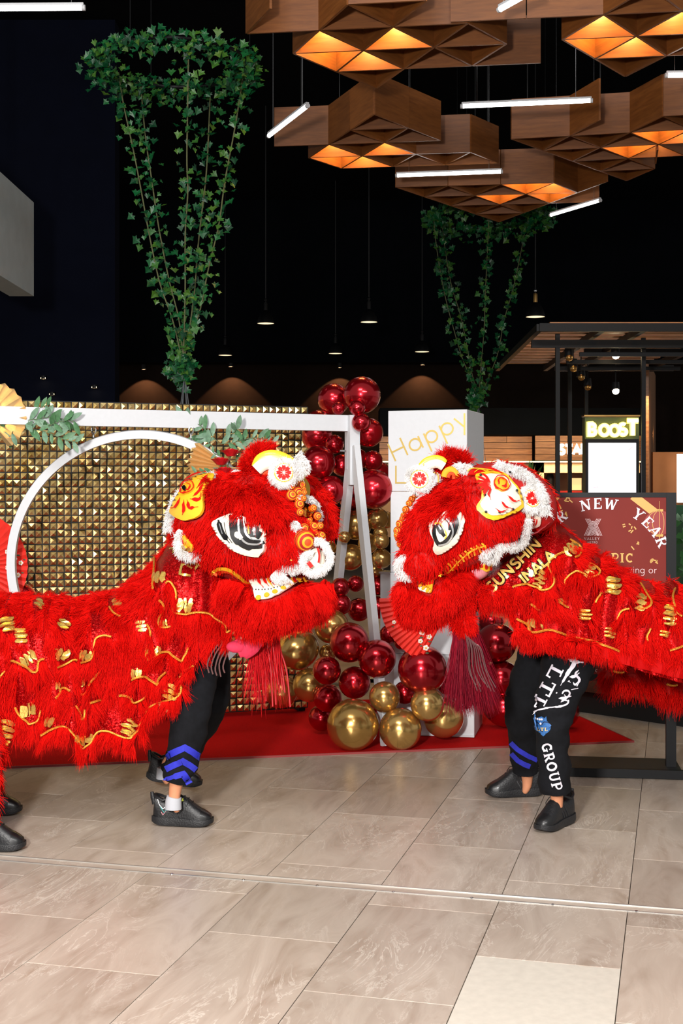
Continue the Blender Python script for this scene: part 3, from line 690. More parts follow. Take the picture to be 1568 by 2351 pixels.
M_NEONY = mat('yellow_sign_glow', (1, .8, .2, 1), .5, emit=(1.0, .72, .12, 1), es=3.2); M_NEONC = mat('letter_core_glow', (1, 1, .8, 1), .5, emit=(1.0, .95, .62, 1), es=3.0)
lay = [('B', 1349, 988, 28, 0), ('O', 1375, 989, 26, .02), ('O', 1399, 990, 26, .05), ('S', 1422, 988, 27, .1), ('T', 1439, 988, 36, .0)]
for ch, px, py, hgt, an in lay:
    o_ = P(px, py + 12, YK - .06)
    for mm, wk, dep, dd in ((M_NEONY, 2.5, .04, 0), (M_NEONC, 1.2, .02, .012)):
        st_, w_ = text_strokes(ch, SANS, (0, 0), 1.0, ang=an, wk=wk); mb = MB(); hs = hgt * YK / F
        strokes_mesh(mb, st_, lambda x, y, d: Vector((o_.x + x * hs * .95, o_.y - d - dd - .02, o_.z + y * hs)), thick=dep)
        mb.build('letter', mm, ks, smooth=False)
# pergola
pg = thing('steel_pergola', 'black steel pergola with timber slats in its roof, around the juice kiosk', 'pergola', P(1400, 1420, 16.0))
YN, YF = 14.6, 19.5; zt = zat(752, YN)
def post(px, Y, py, w=.05, nm='post'):
    q = P(px, 0, Y); MB().box((q.x, Y, zt / 2), (w, w, zt)).build(nm, M_BLACK, pg, smooth=False)
for px, Y in ((1280, 15.2), (1308, 17.2), (1346, 19.2), (1477, 15.6), (1640, 15.2)): post(px, Y, 0)
xl, xr = P(1238, 0, YN).x, P(1700, 0, YN).x
for Y, z in ((YN, zt), (15.2, zt - .12), (17.2, zt), (YF, zt)):
    MB().bar((xl if Y < 17 else P(1330, 0, YF).x * .9, Y, z), (xr + .5, Y, z), .07, .09).build('beam', M_BLACK, pg, smooth=False)
for xx in (xl, P(1385, 0, YN).x, P(1480, 0, YN).x, xr):
    MB().bar((xx, YN, zt), (xx + .12, YF, zt), .06, .08).build('rafter', M_BLACK, pg, smooth=False)
for k in range(13):
    Y = YN + .25 + k * .37
    MB().box(((xl + xr) / 2 + .1, Y, zt + .07), (xr - xl - .1, .16, .03)).build('slat', M_PLANK, pg, smooth=False)
for k in range(3):
    Y = 15.4 + k * .9
    MB().bar((P(1345, 0, 15).x, Y, zt - .22), (xr, Y, zt - .22), .04, .05).build('rail', M_BLACK, pg, smooth=False)
M_SPOTLIT = mat('spot_glow', (1, .9, .7, 1), .5, emit=(1, .8, .5, 1), es=25)
for (px, py, Y, lit_, lb) in ((1413, 815, 16.0, 1, 'lit spotlight hanging in the pergola above the juice sign'), (1413, 897, 18.0, 1, 'bright lower spotlight between pergola and juice sign'),
                         (1306, 820, 16.0, 0, 'topmost dark spotlight on the slanting pergola track'), (1316, 845, 16.6, 0, 'second dark spotlight on the slanting pergola track'), (1334, 865, 17.4, 0, 'third dark spotlight on the slanting pergola track'), (1349, 888, 18.2, 0, 'lowest dark spotlight on the slanting pergola track')):
    q = P(px, py, Y); t = thing('spotlight', lb, 'light', q, 'spotlights in the pergola')
    MB().tube([q + Vector((0, 0, .12)), q + Vector((0, -.0, .0))], [.05, .06], 12).build('can', M_BLACK, t)
    MB().tube([q + Vector((0, 0, .12)), Vector((q.x, q.y, zt - .02))], .008, 6).build('stem', M_BLACK, t)
    MB().ball(q + Vector((0, -.02, -.005)), .05, 10).build('lamp', M_SPOTLIT if lit_ else M_BRASS, t)
# timber wall with a lit white screen at the right edge
rw = thing('timber_stall', 'brown timber stall wall with a lamp, at the right edge behind the poster stand', 'stall', P(1560, 1420, 19))
MB().bar(P(1483, 1010, 19) * 1, P(1500, 1010, 24), .08, 2.4).build('side_wall', M_PLANK, rw, smooth=False)
xa, xb = P(1497, 0, 20).x, P(1700, 0, 20).x
MB().box(((xa + xb) / 2, 20, zat(1038, 20) / 2), (xb - xa, .1, zat(1038, 20))).build('back_wall', mat('amber_board', srgb(150, 98, 54), .6, noise_amt=.12, nscale=3), rw, smooth=False)
MB().box((P(1565, 0, 19.8).x, 19.8, zat(1098, 19.8)), (.14, .06, .75)).build('lit_panel', mat('lit_panel', (1, 1, 1, 1), .5, emit=(1, .95, .88, 1), es=1.0), rw, smooth=False)
l = bpy.data.lights.new('stall_lamp', 'AREA'); l.size = .8; l.energy = 22; l.color = (1, .7, .4)
lo = bpy.data.objects.new('stall_lamp', l); COL.objects.link(lo); lo.parent = rw; lo.location = Vector((P(1510, 0, 19).x, 18.6, 2.9)) - root_loc(rw); lo.rotation_euler = (math.radians(25), 0, 0)
# green planter and plant at the right edge
YG = 9.4
gp = thing('green_planter', 'tall green planter at the right edge, behind the poster stand', 'planter', P(1640, 1660, YG))
MB().box((P(1640, 0, YG).x, YG, zat(1160, YG) / 2), (P(1728, 0, YG).x - P(1552, 0, YG).x, .5, zat(1160, YG))).build('box', mat('teal_green', srgb(50, 104, 76), .5, noise_amt=.08), gp, smooth=False)
mb = MB()
for k in range(60):
    c = P(1556 + R.random() * 60, 1195 + R.random() * 200, YG - .3 - R.random() * .15); a = R.random() * 6.28
    d = Vector((math.cos(a), 0.2, math.sin(a))) * .07; n_ = Vector((-math.sin(a), 0.3, math.cos(a))) * .025
    mb.add([c, c + d * .5 + n_, c + d, c + d * .5 - n_], [(0, 1, 2, 3)])
mb.build('foliage', M_LEAF, gp, kind='stuff')
# low timber bench behind the poster
M_DARKWOOD = wood_mat('dark_stained_wood', srgb(58, 34, 24), srgb(82, 50, 34), (1.5, 14, 14))
bn = thing('low_bench', 'long dark timber bench on a black plinth behind the poster stand', 'bench', FL(1480, 1690))
a_, b_ = FL(1290, 1622), FL(1640, 1672); a_.z = b_.z = 0
MB().bar(a_ + Vector((0, .2, .08)), b_ + Vector((0, .2, .08)), .5, .16).build('plinth', M_MATTBLACK, bn, smooth=False)
d_ = (b_ - a_)
for k in range(2):
    MB().bar(a_ + d_ * (.5 * k) + Vector((0, .15, .36)), a_ + d_ * (.5 * k + .497) + Vector((0, .15, .36)), .55, .38).build('panel', M_DARKWOOD, bn, smooth=False)

# ------------------------------------------------------------------ red carpet
c0, c1 = FL(-260, 1776), FL(1455, 1704.5); dr = (c1 - c0).normalized(); nr_ = Vector((-dr.y, dr.x, 0))
mb = MB(); mid_ = (c0 + c1) / 2 + nr_ * 1.0; mb.box(mid_ + Vector((0, 0, .005)), ((c1 - c0).length, 2.0, .01), Rz(math.atan2(dr.y, dr.x)))
cp = tag(mb.build('carpet', M_CARPET, None, smooth=False), 'red carpet runner lying under the balloons and backdrop', 'carpet')
mb = MB(); mb.bar(c0 + Vector((0, 0, .006)), c1 + Vector((0, 0, .006)), .008, .013); mb.bar(c1 + Vector((0, 0, .006)), c1 + nr_ * 2 + Vector((0, 0, .006)), .008, .013)
mb.build('binding', mat('carpet_binding', srgb(150, 60, 60), .8), cp, smooth=False)

# ------------------------------------------------------------------ gold wall of square pyramids on a black grid
GA = math.radians(20); gr = Vector((-.26, 9.70, 0)); gd = Vector((-math.cos(GA), -math.sin(GA), 0)); gn = Vector((math.sin(GA), -math.cos(GA), 0))
PT = .0503; NC, NR = 62, 45
gz = 2.305 - NR * PT
gp_ = lambda u, z, d=0.0: gr + gd * u + gn * d + Vector((0, 0, z))
sw = thing('sequin_backdrop', 'gold wall of shiny square pyramids on a black grid, behind the white hoop', 'backdrop', gp_(1.4, 0))
M_GOLD = mat('gold_foil', srgb(214, 176, 98), .16, 1.0); 
def foil_mat():
    m = NT('gold_pyramid_foil'); b = m.b; b.inputs['Metallic'].default_value = 1.0; b.inputs['Roughness'].default_value = .31
    tc = m.n('TexCoord'); nz = m.n('TexNoise', i_Scale=9.0, i_Detail=3.0); m.l(tc, 'Object', nz, 'Vector'); rp = m.ramp([(.3, srgb(228, 190, 106)), (.7, srgb(255, 230, 168))]); m.l(nz, 'Fac', rp, 'Fac'); m.l(rp, 'Color', b, 'Base Color')
    bp = m.n('Bump', i_Strength=.25, i_Distance=.004); n2 = m.n('TexNoise', i_Scale=60.0); m.l(tc, 'Object', n2, 'Vector'); m.l(n2, 'Fac', bp, 'Height'); m.l(bp, 'Normal', b, 'Normal')
    return m.m
M_FOIL = foil_mat()
h_ = .0220
pym = MB().add([(-h_, -h_, 0), (h_, -h_, 0), (h_, h_, 0), (-h_, h_, 0), (0, 0, .0108), (-h_, -h_, -.003), (h_, -h_, -.003), (h_, h_, -.003), (-h_, h_, -.003)],
               [(0, 1, 4), (1, 2, 4), (2, 3, 4), (3, 0, 4), (0, 5, 6, 1), (1, 6, 7, 2), (2, 7, 8, 3), (3, 8, 5, 0)])
pme = mesh_of(pym, 'pyramid', M_FOIL)
Mg = Matrix((gd * -1, Vector((0, 0, 1)), gn)).transposed()      # local x right, y up, z to the viewer
rest = MB(); npz = 0
for i in range(NC):
    for j in range(NR):
        c = gp_((i + .5) * PT, gz + (j + .5) * PT, .012); rot = Mg @ Euler((R.gauss(0, .095), R.gauss(0, .095), R.gauss(0, .01))).to_matrix()
        px, py = CX + F * c.x / c.y, HOR - F * (c.z - CZ) / c.y
        if 75 < px < 355 and 1085 < py < 1345 and npz < 300:
            piece('pyramid', pme, sw, c, rot.to_euler()); npz += 1
        else:
            rest.add([c + rot @ Vector(v) for v in pym.v], pym.f)
rest.build('pyramids', M_FOIL, sw, smooth=False, fix=False, kind='stuff')
mb = MB(); Wd, Ht = NC * PT, NR * PT; rr = Mg
for i in range(NC + 1): mb.box(gp_(i * PT, gz + Ht / 2, .011), (.0046, Ht, .008), rr)
for j in range(NR + 1): mb.box(gp_(Wd / 2, gz + j * PT, .011), (Wd, .0046, .008), rr)
mb.build('grid', M_MATTBLACK, sw, smooth=False)
MB().box(gp_(Wd / 2, gz + Ht / 2, -.012), (Wd, Ht, .03), rr).build('board', M_MATTBLACK, sw, smooth=False)
for u in (.03, Wd / 2, Wd - .03):
    mb = MB(); mb.box(gp_(u, gz / 2 + .5, -.05), (.05, gz + 1.0, .04), rr); mb.bar(gp_(u, .02, -.05), gp_(u, .02, -.5), .05, .03); mb.build('stand', M_BLACK, sw, smooth=False)

# ------------------------------------------------------------------ white swing frame and hanging hoop
fa = math.radians(24); br = Vector((.094, 8.90, 0)); bd = Vector((-math.cos(fa), -math.sin(fa), 0)); bn_ = Vector((math.sin(fa), -math.cos(fa), 0))
swf = thing('swing_frame', 'white timber A-frame with a long top beam, in front of the gold wall', 'frame', br + bd * 1.4)
zb0, zb1 = 2.085, 2.195; ML = 2.85
Mf = Matrix((bd * -1, bn_, Vector((0, 0, 1)))).transposed()
MB().box(br + bd * (ML / 2 - .0) + Vector((0, 0, (zb0 + zb1) / 2)), (ML, .07, zb1 - zb0), Mf).build('beam', M_WHITE, swf, smooth=False)
for u in (.035, ML - .035):
    b = br + bd * u
    MB().box(b + bn_ * .055 + Vector((0, 0, 1.955)), (.075, .04, zb1 - 1.715), Mf).build('post', M_WHITE, swf, smooth=False)
    MB().box(b - bn_ * .02 + Vector((0, 0, 1.96)), (.05, .04, .27), Mf).build('bracket', M_WHITE, swf, smooth=False)
    for s, nm, foot in ((1, 'leg', .56), (-1, 'leg', .47)):
        top = b + bn_ * (.075 if s > 0 else -.005) + Vector((0, 0, 1.98 if s > 0 else 1.84)); bot = b + bn_ * (s * foot) + Vector((0, 0, .012))
        MB().bar(top, bot, .072, .045, bd).build(nm, M_WHITE, swf, smooth=False)
    MB().tube([b + bd * .045 + bn_ * .01 + Vector((0, 0, 1.95)), b + bd * .085 + bn_ * .01 + Vector((0, 0, 1.95))], .007, 8).build('bolt', M_STEEL, swf)
# hoop
hx_ = -1.29; hc_ = Vector((hx_, 8.9 - (.094 - hx_) * math.tan(fa), 0)); hc_.z = CZ - (1291 - HOR) * hc_.y / F
RO, RI = .848, .796
beam_bd, beam_bn = bd, bn_; bd = Vector((-math.cos(.09), -math.sin(.09), 0)); bn_ = Vector((math.sin(.09), -math.cos(.09), 0))
hoop = thing('hanging_hoop', 'large white hoop hanging from the white beam by chains', 'hoop', (hc_.x, hc_.y, hc_.z - RO))
mb = MB(); n = 96; vs_ = []
for k in range(n):
    a = 2 * math.pi * k / n
    for (r, d) in ((RO, .035), (RO, -.035), (RI, -.035), (RI, .035)): vs_.append(hc_ + bd * (-math.cos(a) * r) + Vector((0, 0, math.sin(a) * r)) + bn_ * d)
fs = [(4 * k + c, 4 * k + (c + 1) % 4, 4 * ((k + 1) % n) + (c + 1) % 4, 4 * ((k + 1) % n) + c) for k in range(n) for c in range(4)]
mb.add(vs_, fs); mb.build('ring', M_WHITE, hoop)
mb = MB(); mb.tube([hc_ + bd * (-math.cos(2 * math.pi * k / 64) * (RO + .003)) + Vector((0, 0, math.sin(2 * math.pi * k / 64) * (RO + .003))) for k in range(64)], .004, 5, closed=True); mb.build('edge_groove', mat('grey_edge', srgb(150, 152, 155), .5), hoop)
for px in (213, 438):
    u = min(((hc_ + bd * (-math.cos(a) * RO) + Vector((0, 0, math.sin(a) * RO))) for a in [math.radians(20 + k) for k in range(140)]), key=lambda q: abs(CX + F * q.x / q.y - px))
    L = zb0 - u.z
    nl = max(2, int(L / .045)); seg = L / nl
    for k in range(nl):
        c = u + Vector((0, 0, seg * (k + .5))); mb = MB(); ax = bd if k % 2 else bn_
        mb.tube([c + ax * (math.cos(a) * .014) + Vector((0, 0, math.sin(a) * (seg * .62))) for a in [2 * math.pi * t / 16 for t in range(16)]], .0042, 6, closed=True); mb.build('chain_link', M_STEEL, hoop)
    mb = MB(); mb.tube([u + Vector((0, 0, -.05)), u + Vector((0, 0, .03))], .006, 8); mb.build('eye_bolt', M_STEEL, hoop)

bd, bn_ = beam_bd, beam_bn
# ------------------------------------------------------------------ stacked white cubes with gold lettering
cubes = [(985, 1035.5, .553, 18, 0.0, 'topmost white cube of the tower, lettered Happy Lunar in gold', 0), (988, 1222, .553, 16, .0, 'second white cube from the top, with faint gold lettering', 1),
         (985, 1407, .553, 14, .0, 'third white cube from the top, mostly behind the right lion head', 2), (990, 1594, .553, 12, 0, 'lowest white cube, on the carpet behind the gold balloons', 3)]
M_GOLDINK = mat('gold_vinyl', srgb(206, 176, 96), .35, .6)
for k, (px, py, s, ang, _, lab, lv) in enumerate(cubes):
    zc = .011 + s * (3 - k) + s / 2; a = math.radians(-ang); Yc = 8.98; c = P(px + 18, 0, Yc); c.z = zc
    Mx = Rz(a); t = thing('display_cube', lab, 'box', (c.x, c.y, zc - s / 2), 'white cubes stacked into a tower')
    bm = bmesh.new(); bmesh.ops.create_cube(bm, size=s - .002); bmesh.ops.bevel(bm, geom=bm.edges[:], offset=.003, segments=1, affect='EDGES')
    mb = MB(); bm.verts.index_update(); mb.add([c + Mx @ v.co for v in bm.verts], [[v.index for v in f.verts] for f in bm.faces]); bm.free()
    mb.build('body', M_WHITE, t, smooth=False)
    fn = lambda x, y, d, c=c, Mx=Mx, s=s: c + Mx @ Vector((x, -s / 2 - .0012 - d, y))
    mb = MB()
    if lv == 0:
        ar, _ = text_strokes('Happy', SANS, (-.235, -.075), .13, ang=math.radians(25), track=.10, wk=.62, stretch=1.12); strokes_mesh(mb, ar, fn, thick=.001)
        ar, _ = text_strokes('Lunar', SANS, (-.235, -.225), .125, ang=math.radians(0), track=.14, wk=.62, stretch=1.2); strokes_mesh(mb, ar, fn, thick=.001)
    elif lv == 1:
        ar, _ = text_strokes('New', SANS, (-.20, .03), .14, track=.12, wk=.45, stretch=1.2); strokes_mesh(mb, ar, fn, thick=.001)
    elif lv == 2:
        ar, _ = text_strokes('Year', SANS, (-.20, .03), .14, track=.12, wk=.45, stretch=1.2) ; strokes_mesh(mb, ar, fn, thick=.001)
    if mb.v: mb.build('lettering', M_GOLDINK, t, smooth=False)
    if lv == 3:
        MB().box(c + Mx @ Vector((0, -s / 2 - .004, -s / 2 + .01)), (s, .01, .012), Mx).build('base_trim', M_WHITE, t, smooth=False)
# small narrow plinth at the left of the tower (pinkish in the shade)
pl = thing('narrow_plinth', 'narrow white plinth beside the cube tower, behind the right lion nose', 'plinth', (P(905, 0, 9.1).x, 9.1, .011))
mb = MB(); mb.box((P(903, 0, 9.15).x, 9.15, (zat(1316, 9.1) + .012) / 2), (.15, .15, zat(1316, 9.1) - .012), Rz(-.3)); mb.build('body', M_WHITE, pl, smooth=False)
MB().box((P(903, 0, 9.15).x, 9.15, zat(1316, 9.1) + .004), (.17, .17, .012), Rz(-.3)).build('top_board', M_WHITE, pl, smooth=False)

# ------------------------------------------------------------------ balloon garland
def chrome(name, c0, c1, rough):
    m = NT(name); b = m.b; b.inputs['Metallic'].default_value = .85; b.inputs['Roughness'].default_value = rough; b.inputs['Coat Weight'].default_value = .5; b.inputs['Coat Roughness'].default_value = .06
    oi = m.n('ObjectInfo'); rp = m.ramp([(0, c0), (1, c1)]); m.l(oi, 'Random', rp, 'Fac'); m.l(rp, 'Color', b, 'Base Color'); return m.m
M_BRED = chrome('chrome_red_latex', srgb(166, 12, 28), srgb(192, 18, 34), .22)
M_BGOLD = chrome('chrome_gold_latex', srgb(186, 146, 78), srgb(214, 174, 104), .22)
prof = [(0, 1.0)] + [(math.sin(math.radians(a)), math.cos(math.radians(a))) for a in range(12, 118, 10)] + [(.80, -.60), (.62, -.82), (.40, -.99), (.2, -1.09), (.07, -1.13), (.035, -1.15), (.05, -1.17), (.075, -1.22), (.05, -1.225), (0, -1.2)]
bme = {m_: mesh_of(MB().lathe(prof, 28), 'balloon', m_, smooth=True) for m_ in (M_BRED, M_BGOLD)}
for m_ in bme.values(): m_.polygons.foreach_set('use_smooth', [True] * len(m_.polygons))
core = [P(800, 930, 9.05), P(790, 1060, 9.1), P(815, 1180, 9.15), P(820, 1320, 9.15), P(800, 1440, 9.0), P(830, 1560, 8.75), P(880, 1660, 8.75)]
def balloon(px, py, r, Y, kind, lab, e=1.0):
    c = P(px, py, Y); rad = r * Y / F; m_ = M_BRED if kind == 'r' else M_BGOLD
    o = bpy.data.objects.new('balloon', bme[m_]); COL.objects.link(o); o.location = c
    tgt = min(core, key=lambda q: (q - c).length) + Vector((R.uniform(-.05, .05), .35, R.uniform(-.05, .05))); d = (c - tgt)
    if d.length < .05: d = Vector((0, -1, .2))
    if d.y > -.3 * d.length: d.y = -.3 * d.length
    o.rotation_euler = d.to_track_quat('Z', 'Y').to_euler(); o.scale = (rad, rad, rad * e)
    tag(o, lab, 'balloon', 'red balloons of the garland' if kind == 'r' else 'gold balloons of the garland')
BL = [
 (831, 907, 43, 8.95, 'r', 'big glossy red balloon at the very top of the garland'), (766, 917, 37, 9.15, 'r', 'red balloon behind and left of the top one'),
 (777, 938, 15, 8.85, 'r', 'tiny red balloon tucked under the top two'), (820, 936, 19, 8.82, 'r', 'small red balloon overlapping the top big one'),
 (731, 972, 31, 9.3, 'r', 'red balloon peeking over the white beam beside the gold wall'), (829, 970, 22, 8.8, 'r', 'small red balloon right of the beam end'),
 (846, 993, 34, 9.0, 'r', 'red balloon hugging the beam end from the right'), (728, 1002, 36, 9.3, 'r', 'dark red balloon under the beam beside the gold wall'),
 (768, 1020, 22, 9.15, 'r', 'small dark red balloon left of the white post'), (814, 1011, 19, 9.1, 'r', 'small red balloon just right of the white post top'),
 (731, 1062, 40, 9.05, 'r', 'big dark red balloon right of the gold wall edge'), (822, 1054, 24, 9.05, 'r', 'red balloon behind the white post joint'),
 (855, 1058, 24, 9.05, 'r', 'red balloon left of the Happy lettering'), (759, 1126, 34, 9.0, 'r', 'dark red balloon right of the left lion horn'),
 (858, 1123, 46, 8.85, 'r', 'biggest red balloon beside the tower, between post leg and cube'), (786, 1068, 26, 9.2, 'r', 'dark red balloon in the fork behind the white post'),
 (807, 1143, 30, 9.15, 'r', 'dark red balloon between the two white legs'), (870, 1085, 26, 9.15, 'r', 'red balloon behind the biggest one at the tower'),
 (755, 1202, 19, 9.1, 'g', 'small gold balloon at the left, topmost of the gold ones'), (748, 1224, 17, 9.05, 'g', 'small gold balloon behind the left lion pom-poms'),
 (791, 1233, 14, 8.95, 'g', 'tiny gold balloon between the white legs'), (818, 1205, 35, 9.1, 'g', 'large gold balloon behind the front white leg'),
 (866, 1191, 26, 9.1, 'g', 'gold balloon under the biggest front cluster red one'), (886, 1194, 20, 9.2, 'g', 'gold balloon half behind the second white cube'),
 (874, 1224, 17, 8.95, 'g', 'small gold balloon, upper of the two near the cube edge'), (875, 1242, 19, 8.9, 'g', 'small gold balloon, lower of the two near the cube edge'),
 (876, 1283, 23, 9.0, 'g', 'gold balloon left of the right lion nose'), (804, 1279, 31, 9.1, 'g', 'gold balloon between the splayed white legs'),
 (845, 1247, 24, 9.2, 'g', 'gold balloon deep behind the front white leg'), (756, 1258, 18, 9.15, 'g', 'gold balloon behind the left white leg'), (862, 1310, 18, 9.2, 'g', 'gold balloon deep in the gap left of the plinth'),
 (781, 1348, 22, 8.9, 'r', 'small dark red balloon at the tip of the left lion lip'), (816, 1340, 19, 8.95, 'r', 'small dark red balloon behind the front white leg'),
 (783, 1388, 24, 8.9, 'r', 'dark red balloon under the left lion lip'), (824, 1400, 27, 9.05, 'r', 'dark red balloon behind the lower white leg'), (868, 1345, 22, 9.2, 'r', 'dark red balloon left of the narrow plinth'), (868, 1395, 26, 9.2, 'r', 'dark red balloon right of the white leg, in shade'),
 (761, 1438, 40, 8.75, 'g', 'gold balloon right of the left lion beard'), (683, 1490, 48, 8.85, 'g', 'large oval gold balloon beside the red tassels', 1.12),
 (723, 1412, 17, 9.0, 'g', 'small gold balloon under the left lion beard'), (711, 1573, 39, 8.75, 'g', 'gold balloon low at the left, under the oval one'),
 (645, 1588, 38, 9.0, 'g', 'shaded gold balloon behind the tassel ends'), (627, 1508, 28, 9.1, 'g', 'shaded gold balloon behind the upper tassels'), (752, 1499, 20, 8.9, 'g', 'gold balloon showing between red ones at the left'),
 (802, 1475, 46, 8.5, 'r', 'big red balloon, upper left of the front cluster'), (866, 1512, 44, 8.42, 'r', 'big red balloon in the middle of the front cluster'),
 (750, 1539, 33, 8.45, 'r', 'small red balloon at the left of the front cluster'), (814, 1567, 37, 8.5, 'r', 'red balloon above the largest gold one'),
 (738, 1648, 30, 8.8, 'r', 'dark red balloon near the carpet, hiding the rear white foot'), (752, 1602, 33, 8.65, 'r', 'shaded red balloon low at the left of the cluster'), (893, 1457, 22, 8.7, 'r', 'small dark red balloon at the foot of the white leg'), (927, 1470, 24, 8.65, 'r', 'small dark red balloon under the fan'),
 (970, 1537, 57, 8.3, 'r', 'biggest red balloon of the front cluster, under the fan'), (883, 1600, 36, 8.35, 'g', 'small gold balloon in the middle of the front cluster'),
 (981, 1617, 39, 8.25, 'g', 'gold balloon touching the biggest front cluster red one from below'), (810, 1664, 60, 8.27, 'g', 'largest gold balloon, resting on the carpet at the left'),
 (919, 1674, 49, 8.3, 'g', 'gold balloon resting on the carpet in the middle'), (1018, 1647, 47, 8.5, 'g', 'gold balloon leaning against the lowest white cube'),
 (1026, 1568, 27, 8.5, 'r', 'small red balloon left of the dark tassel'), (930, 1590, 27, 8.55, 'r', 'dark red balloon behind the front gold ones'), (846, 1640, 25, 8.6, 'r', 'dark red balloon deep behind the two front gold ones'),
 (1140, 1476, 46, 8.9, 'r', 'large red balloon right of the cube tower'), (1152, 1556, 40, 8.9, 'r', 'red balloon under the large one right of the tower'),
 (1158, 1625, 44, 9.0, 'r', 'dark red balloon on the carpet right of the tower'), (1128, 1428, 30, 9.1, 'r', 'dark red balloon at the top right of the tower foot'), (1292, 1632, 38, 9.0, 'r', 'dark red balloon seen between the right dancer and the poster'),
 (1135, 1590, 34, 9.1, 'r', 'shaded red balloon beside the tower edge'),
 (50, 1368, 30, 8.55, 'r', 'red balloon at the left foot of the white hoop'), (12, 1395, 34, 8.6, 'r', 'red balloon at the left picture edge under the fan'), (6, 1330, 36, 8.75, 'r', 'red balloon at the left picture edge, behind the fan'),
]
for b_ in BL: balloon(*b_[:6], *(b_[6:] if len(b_) > 6 else ()))

# ------------------------------------------------------------------ paper fans
M_FANR = mat('red_fan_paper', srgb(226, 44, 30), .6, noise_amt=.08, nscale=30); M_BLOS = mat('white_blossom_print', srgb(240, 226, 216), .6); M_BLOSC = mat('yellow_blossom_print', srgb(226, 180, 60), .6); M_FLEAF = mat('dark_leaf_print', srgb(60, 80, 50), .6)
def fan(pivot, ang0, ang1, r0, r1, nrm, up, label, blossoms, Yk):
    right = up.cross(nrm).normalized(); t = thing('paper_fan', label, 'fan', pivot, 'red paper fans on the garland')
    n = 30; vs_ = []
    pt = lambda r, a, d: pivot + right * (math.cos(a) * r) + up * (math.sin(a) * r) + nrm * d
    for k in range(n + 1):
        a = lerp(ang0, ang1, k / n); d = .008 if k % 2 else -.008
        vs_ += [pt(r0, a, d * .4), pt(r1, a, d)]
    mb = MB(); m = len(vs_); vs2 = vs_ + [v - nrm * .0015 for v in vs_]
    fs = [(2 * k, 2 * k + 1, 2 * k + 3, 2 * k + 2) for k in range(n)] + [(m + 2 * k, m + 2 * k + 2, m + 2 * k + 3, m + 2 * k + 1) for k in range(n)]
    mb.add(vs2, fs); mb.build('paper', M_FANR, t, smooth=False)
    for k in range(0, n + 1, 2):
        a = lerp(ang0, ang1, k / n); MB().bar(pt(.0, a, -.004), pt(r0 * 1.25, a, -.004), .008, .003, nrm).build('rib', M_FANR, t, smooth=False)
    mb = MB(); mc = MB(); ml = MB()
    for (fa_, fr, s) in blossoms:
        a = lerp(ang0, ang1, fa_); r = lerp(r0, r1, fr)
        for q in range(5):
            b = 2 * math.pi * q / 5; c = pt(r, a, .010) + right * (math.cos(b) * s * .6) + up * (math.sin(b) * s * .6); mb.ball(c, s * .52, 8, sc=(1, .25, 1))
        mc.ball(pt(r, a, .013), s * .35, 8, sc=(1, .4, 1))
        ml.ball(pt(r + s * 1.6, a + .06, .009), s * .5, 6, sc=(1.3, .2, .6))
    mb.build('blossom_print', M_BLOS, t); mc.build('blossom_centre', M_BLOSC, t); ml.build('leaf_print', M_FLEAF, t)
upv = Vector((0, -.25, 1)).normalized(); nv = Vector((0, -1, -.25)).normalized()
fan(P(1042, 1372, 8.1), math.radians(181), math.radians(246), .13, .47, nv, upv, 'red paper fan with white blossoms under the right lion jaw', [(.30, .62, .016), (.34, .82, .012), (.42, .5, .02), (.55, .44, .018), (.74, .5, .02), (.82, .66, .015), (.9, .5, .017), (.95, .72, .018), (.2, .35, .012)], 8.1)
fan(P(-62, 1300, 8.45), math.radians(-58), math.radians(66), .08, .36, Vector((0, -1, 0)), Vector((0, 0, 1)), 'red paper fan with white blossoms behind the hoop at the left edge', [(.45, .55, .018), (.55, .7, .02), (.38, .8, .016), (.5, .85, .015), (.65, .6, .016)], 8.45)

# ------------------------------------------------------------------ gold palm leaves, green sprays and roses on the frame
M_GOLDLEAF = mat('gold_leaf_paint', srgb(226, 190, 134), .32, .55)
def palm(c, ax, up, r, spread, label, n=9):
    t = thing('gold_palm_leaf', label, 'palm leaf', c, 'gold palm leaves on the white frame'); nrm = ax.cross(up).normalized()
    if nrm.y > 0: nrm = -nrm
    mb = MB(); vs_ = []; rows = 5
    for k in range(2 * n + 1):
        f = k / (2 * n); a = lerp(-spread, spread, f); L = r * (.72 + .28 * math.cos(a * .55)) * (1.0 if k % 2 else .93)
        for q in range(rows + 1):
            s = q / rows; d = (.016 if k % 2 else -.016) * s * (r / .2) * .8 - .10 * s * s * r
            vs_.append(c + (ax * math.cos(a) + up * math.sin(a)) * (L * s) + nrm * d)
    m = rows + 1; fs = [(k * m + q, k * m + q + 1, (k + 1) * m + q + 1, (k + 1) * m + q) for k in range(2 * n) for q in range(rows)]
    o = len(vs_); mb.add(vs_ + [v - nrm * .002 for v in vs_], fs + [tuple(i + o for i in reversed(f)) for f in fs]); mb.build('blade', M_GOLDLEAF, t, smooth=False)
    mb = MB(); mb.tube([c, c - ax * r * .5 - nrm * .02], .006, 8); mb.build('stalk', M_GOLDLEAF, t)
Yl = 7.93; Yr = 8.2
palm(P(-30, 958, Yl), Vector((.93, 0, .25)).normalized(), Vector((-.25, 0, .93)).normalized(), .245, 1.25, 'gold palm leaf at the upper left picture edge')
palm(P(530, 1074, Yr), Vector((-.98, 0, .06)).normalized(), Vector((.06, 0, .98)).normalized(), .285, .60, 'gold palm leaf by the roses, above the left lion head')
M_SAGE = mat('sage_leaf', srgb(104, 138, 112), .5, noise_amt=.25, nscale=5); M_SAGE2 = mat('mid_green_leaf', srgb(74, 118, 78), .5, noise_amt=.25, nscale=5); M_STEM = mat('green_stem', srgb(96, 116, 84), .6)
lf = MB(); lv_ = []
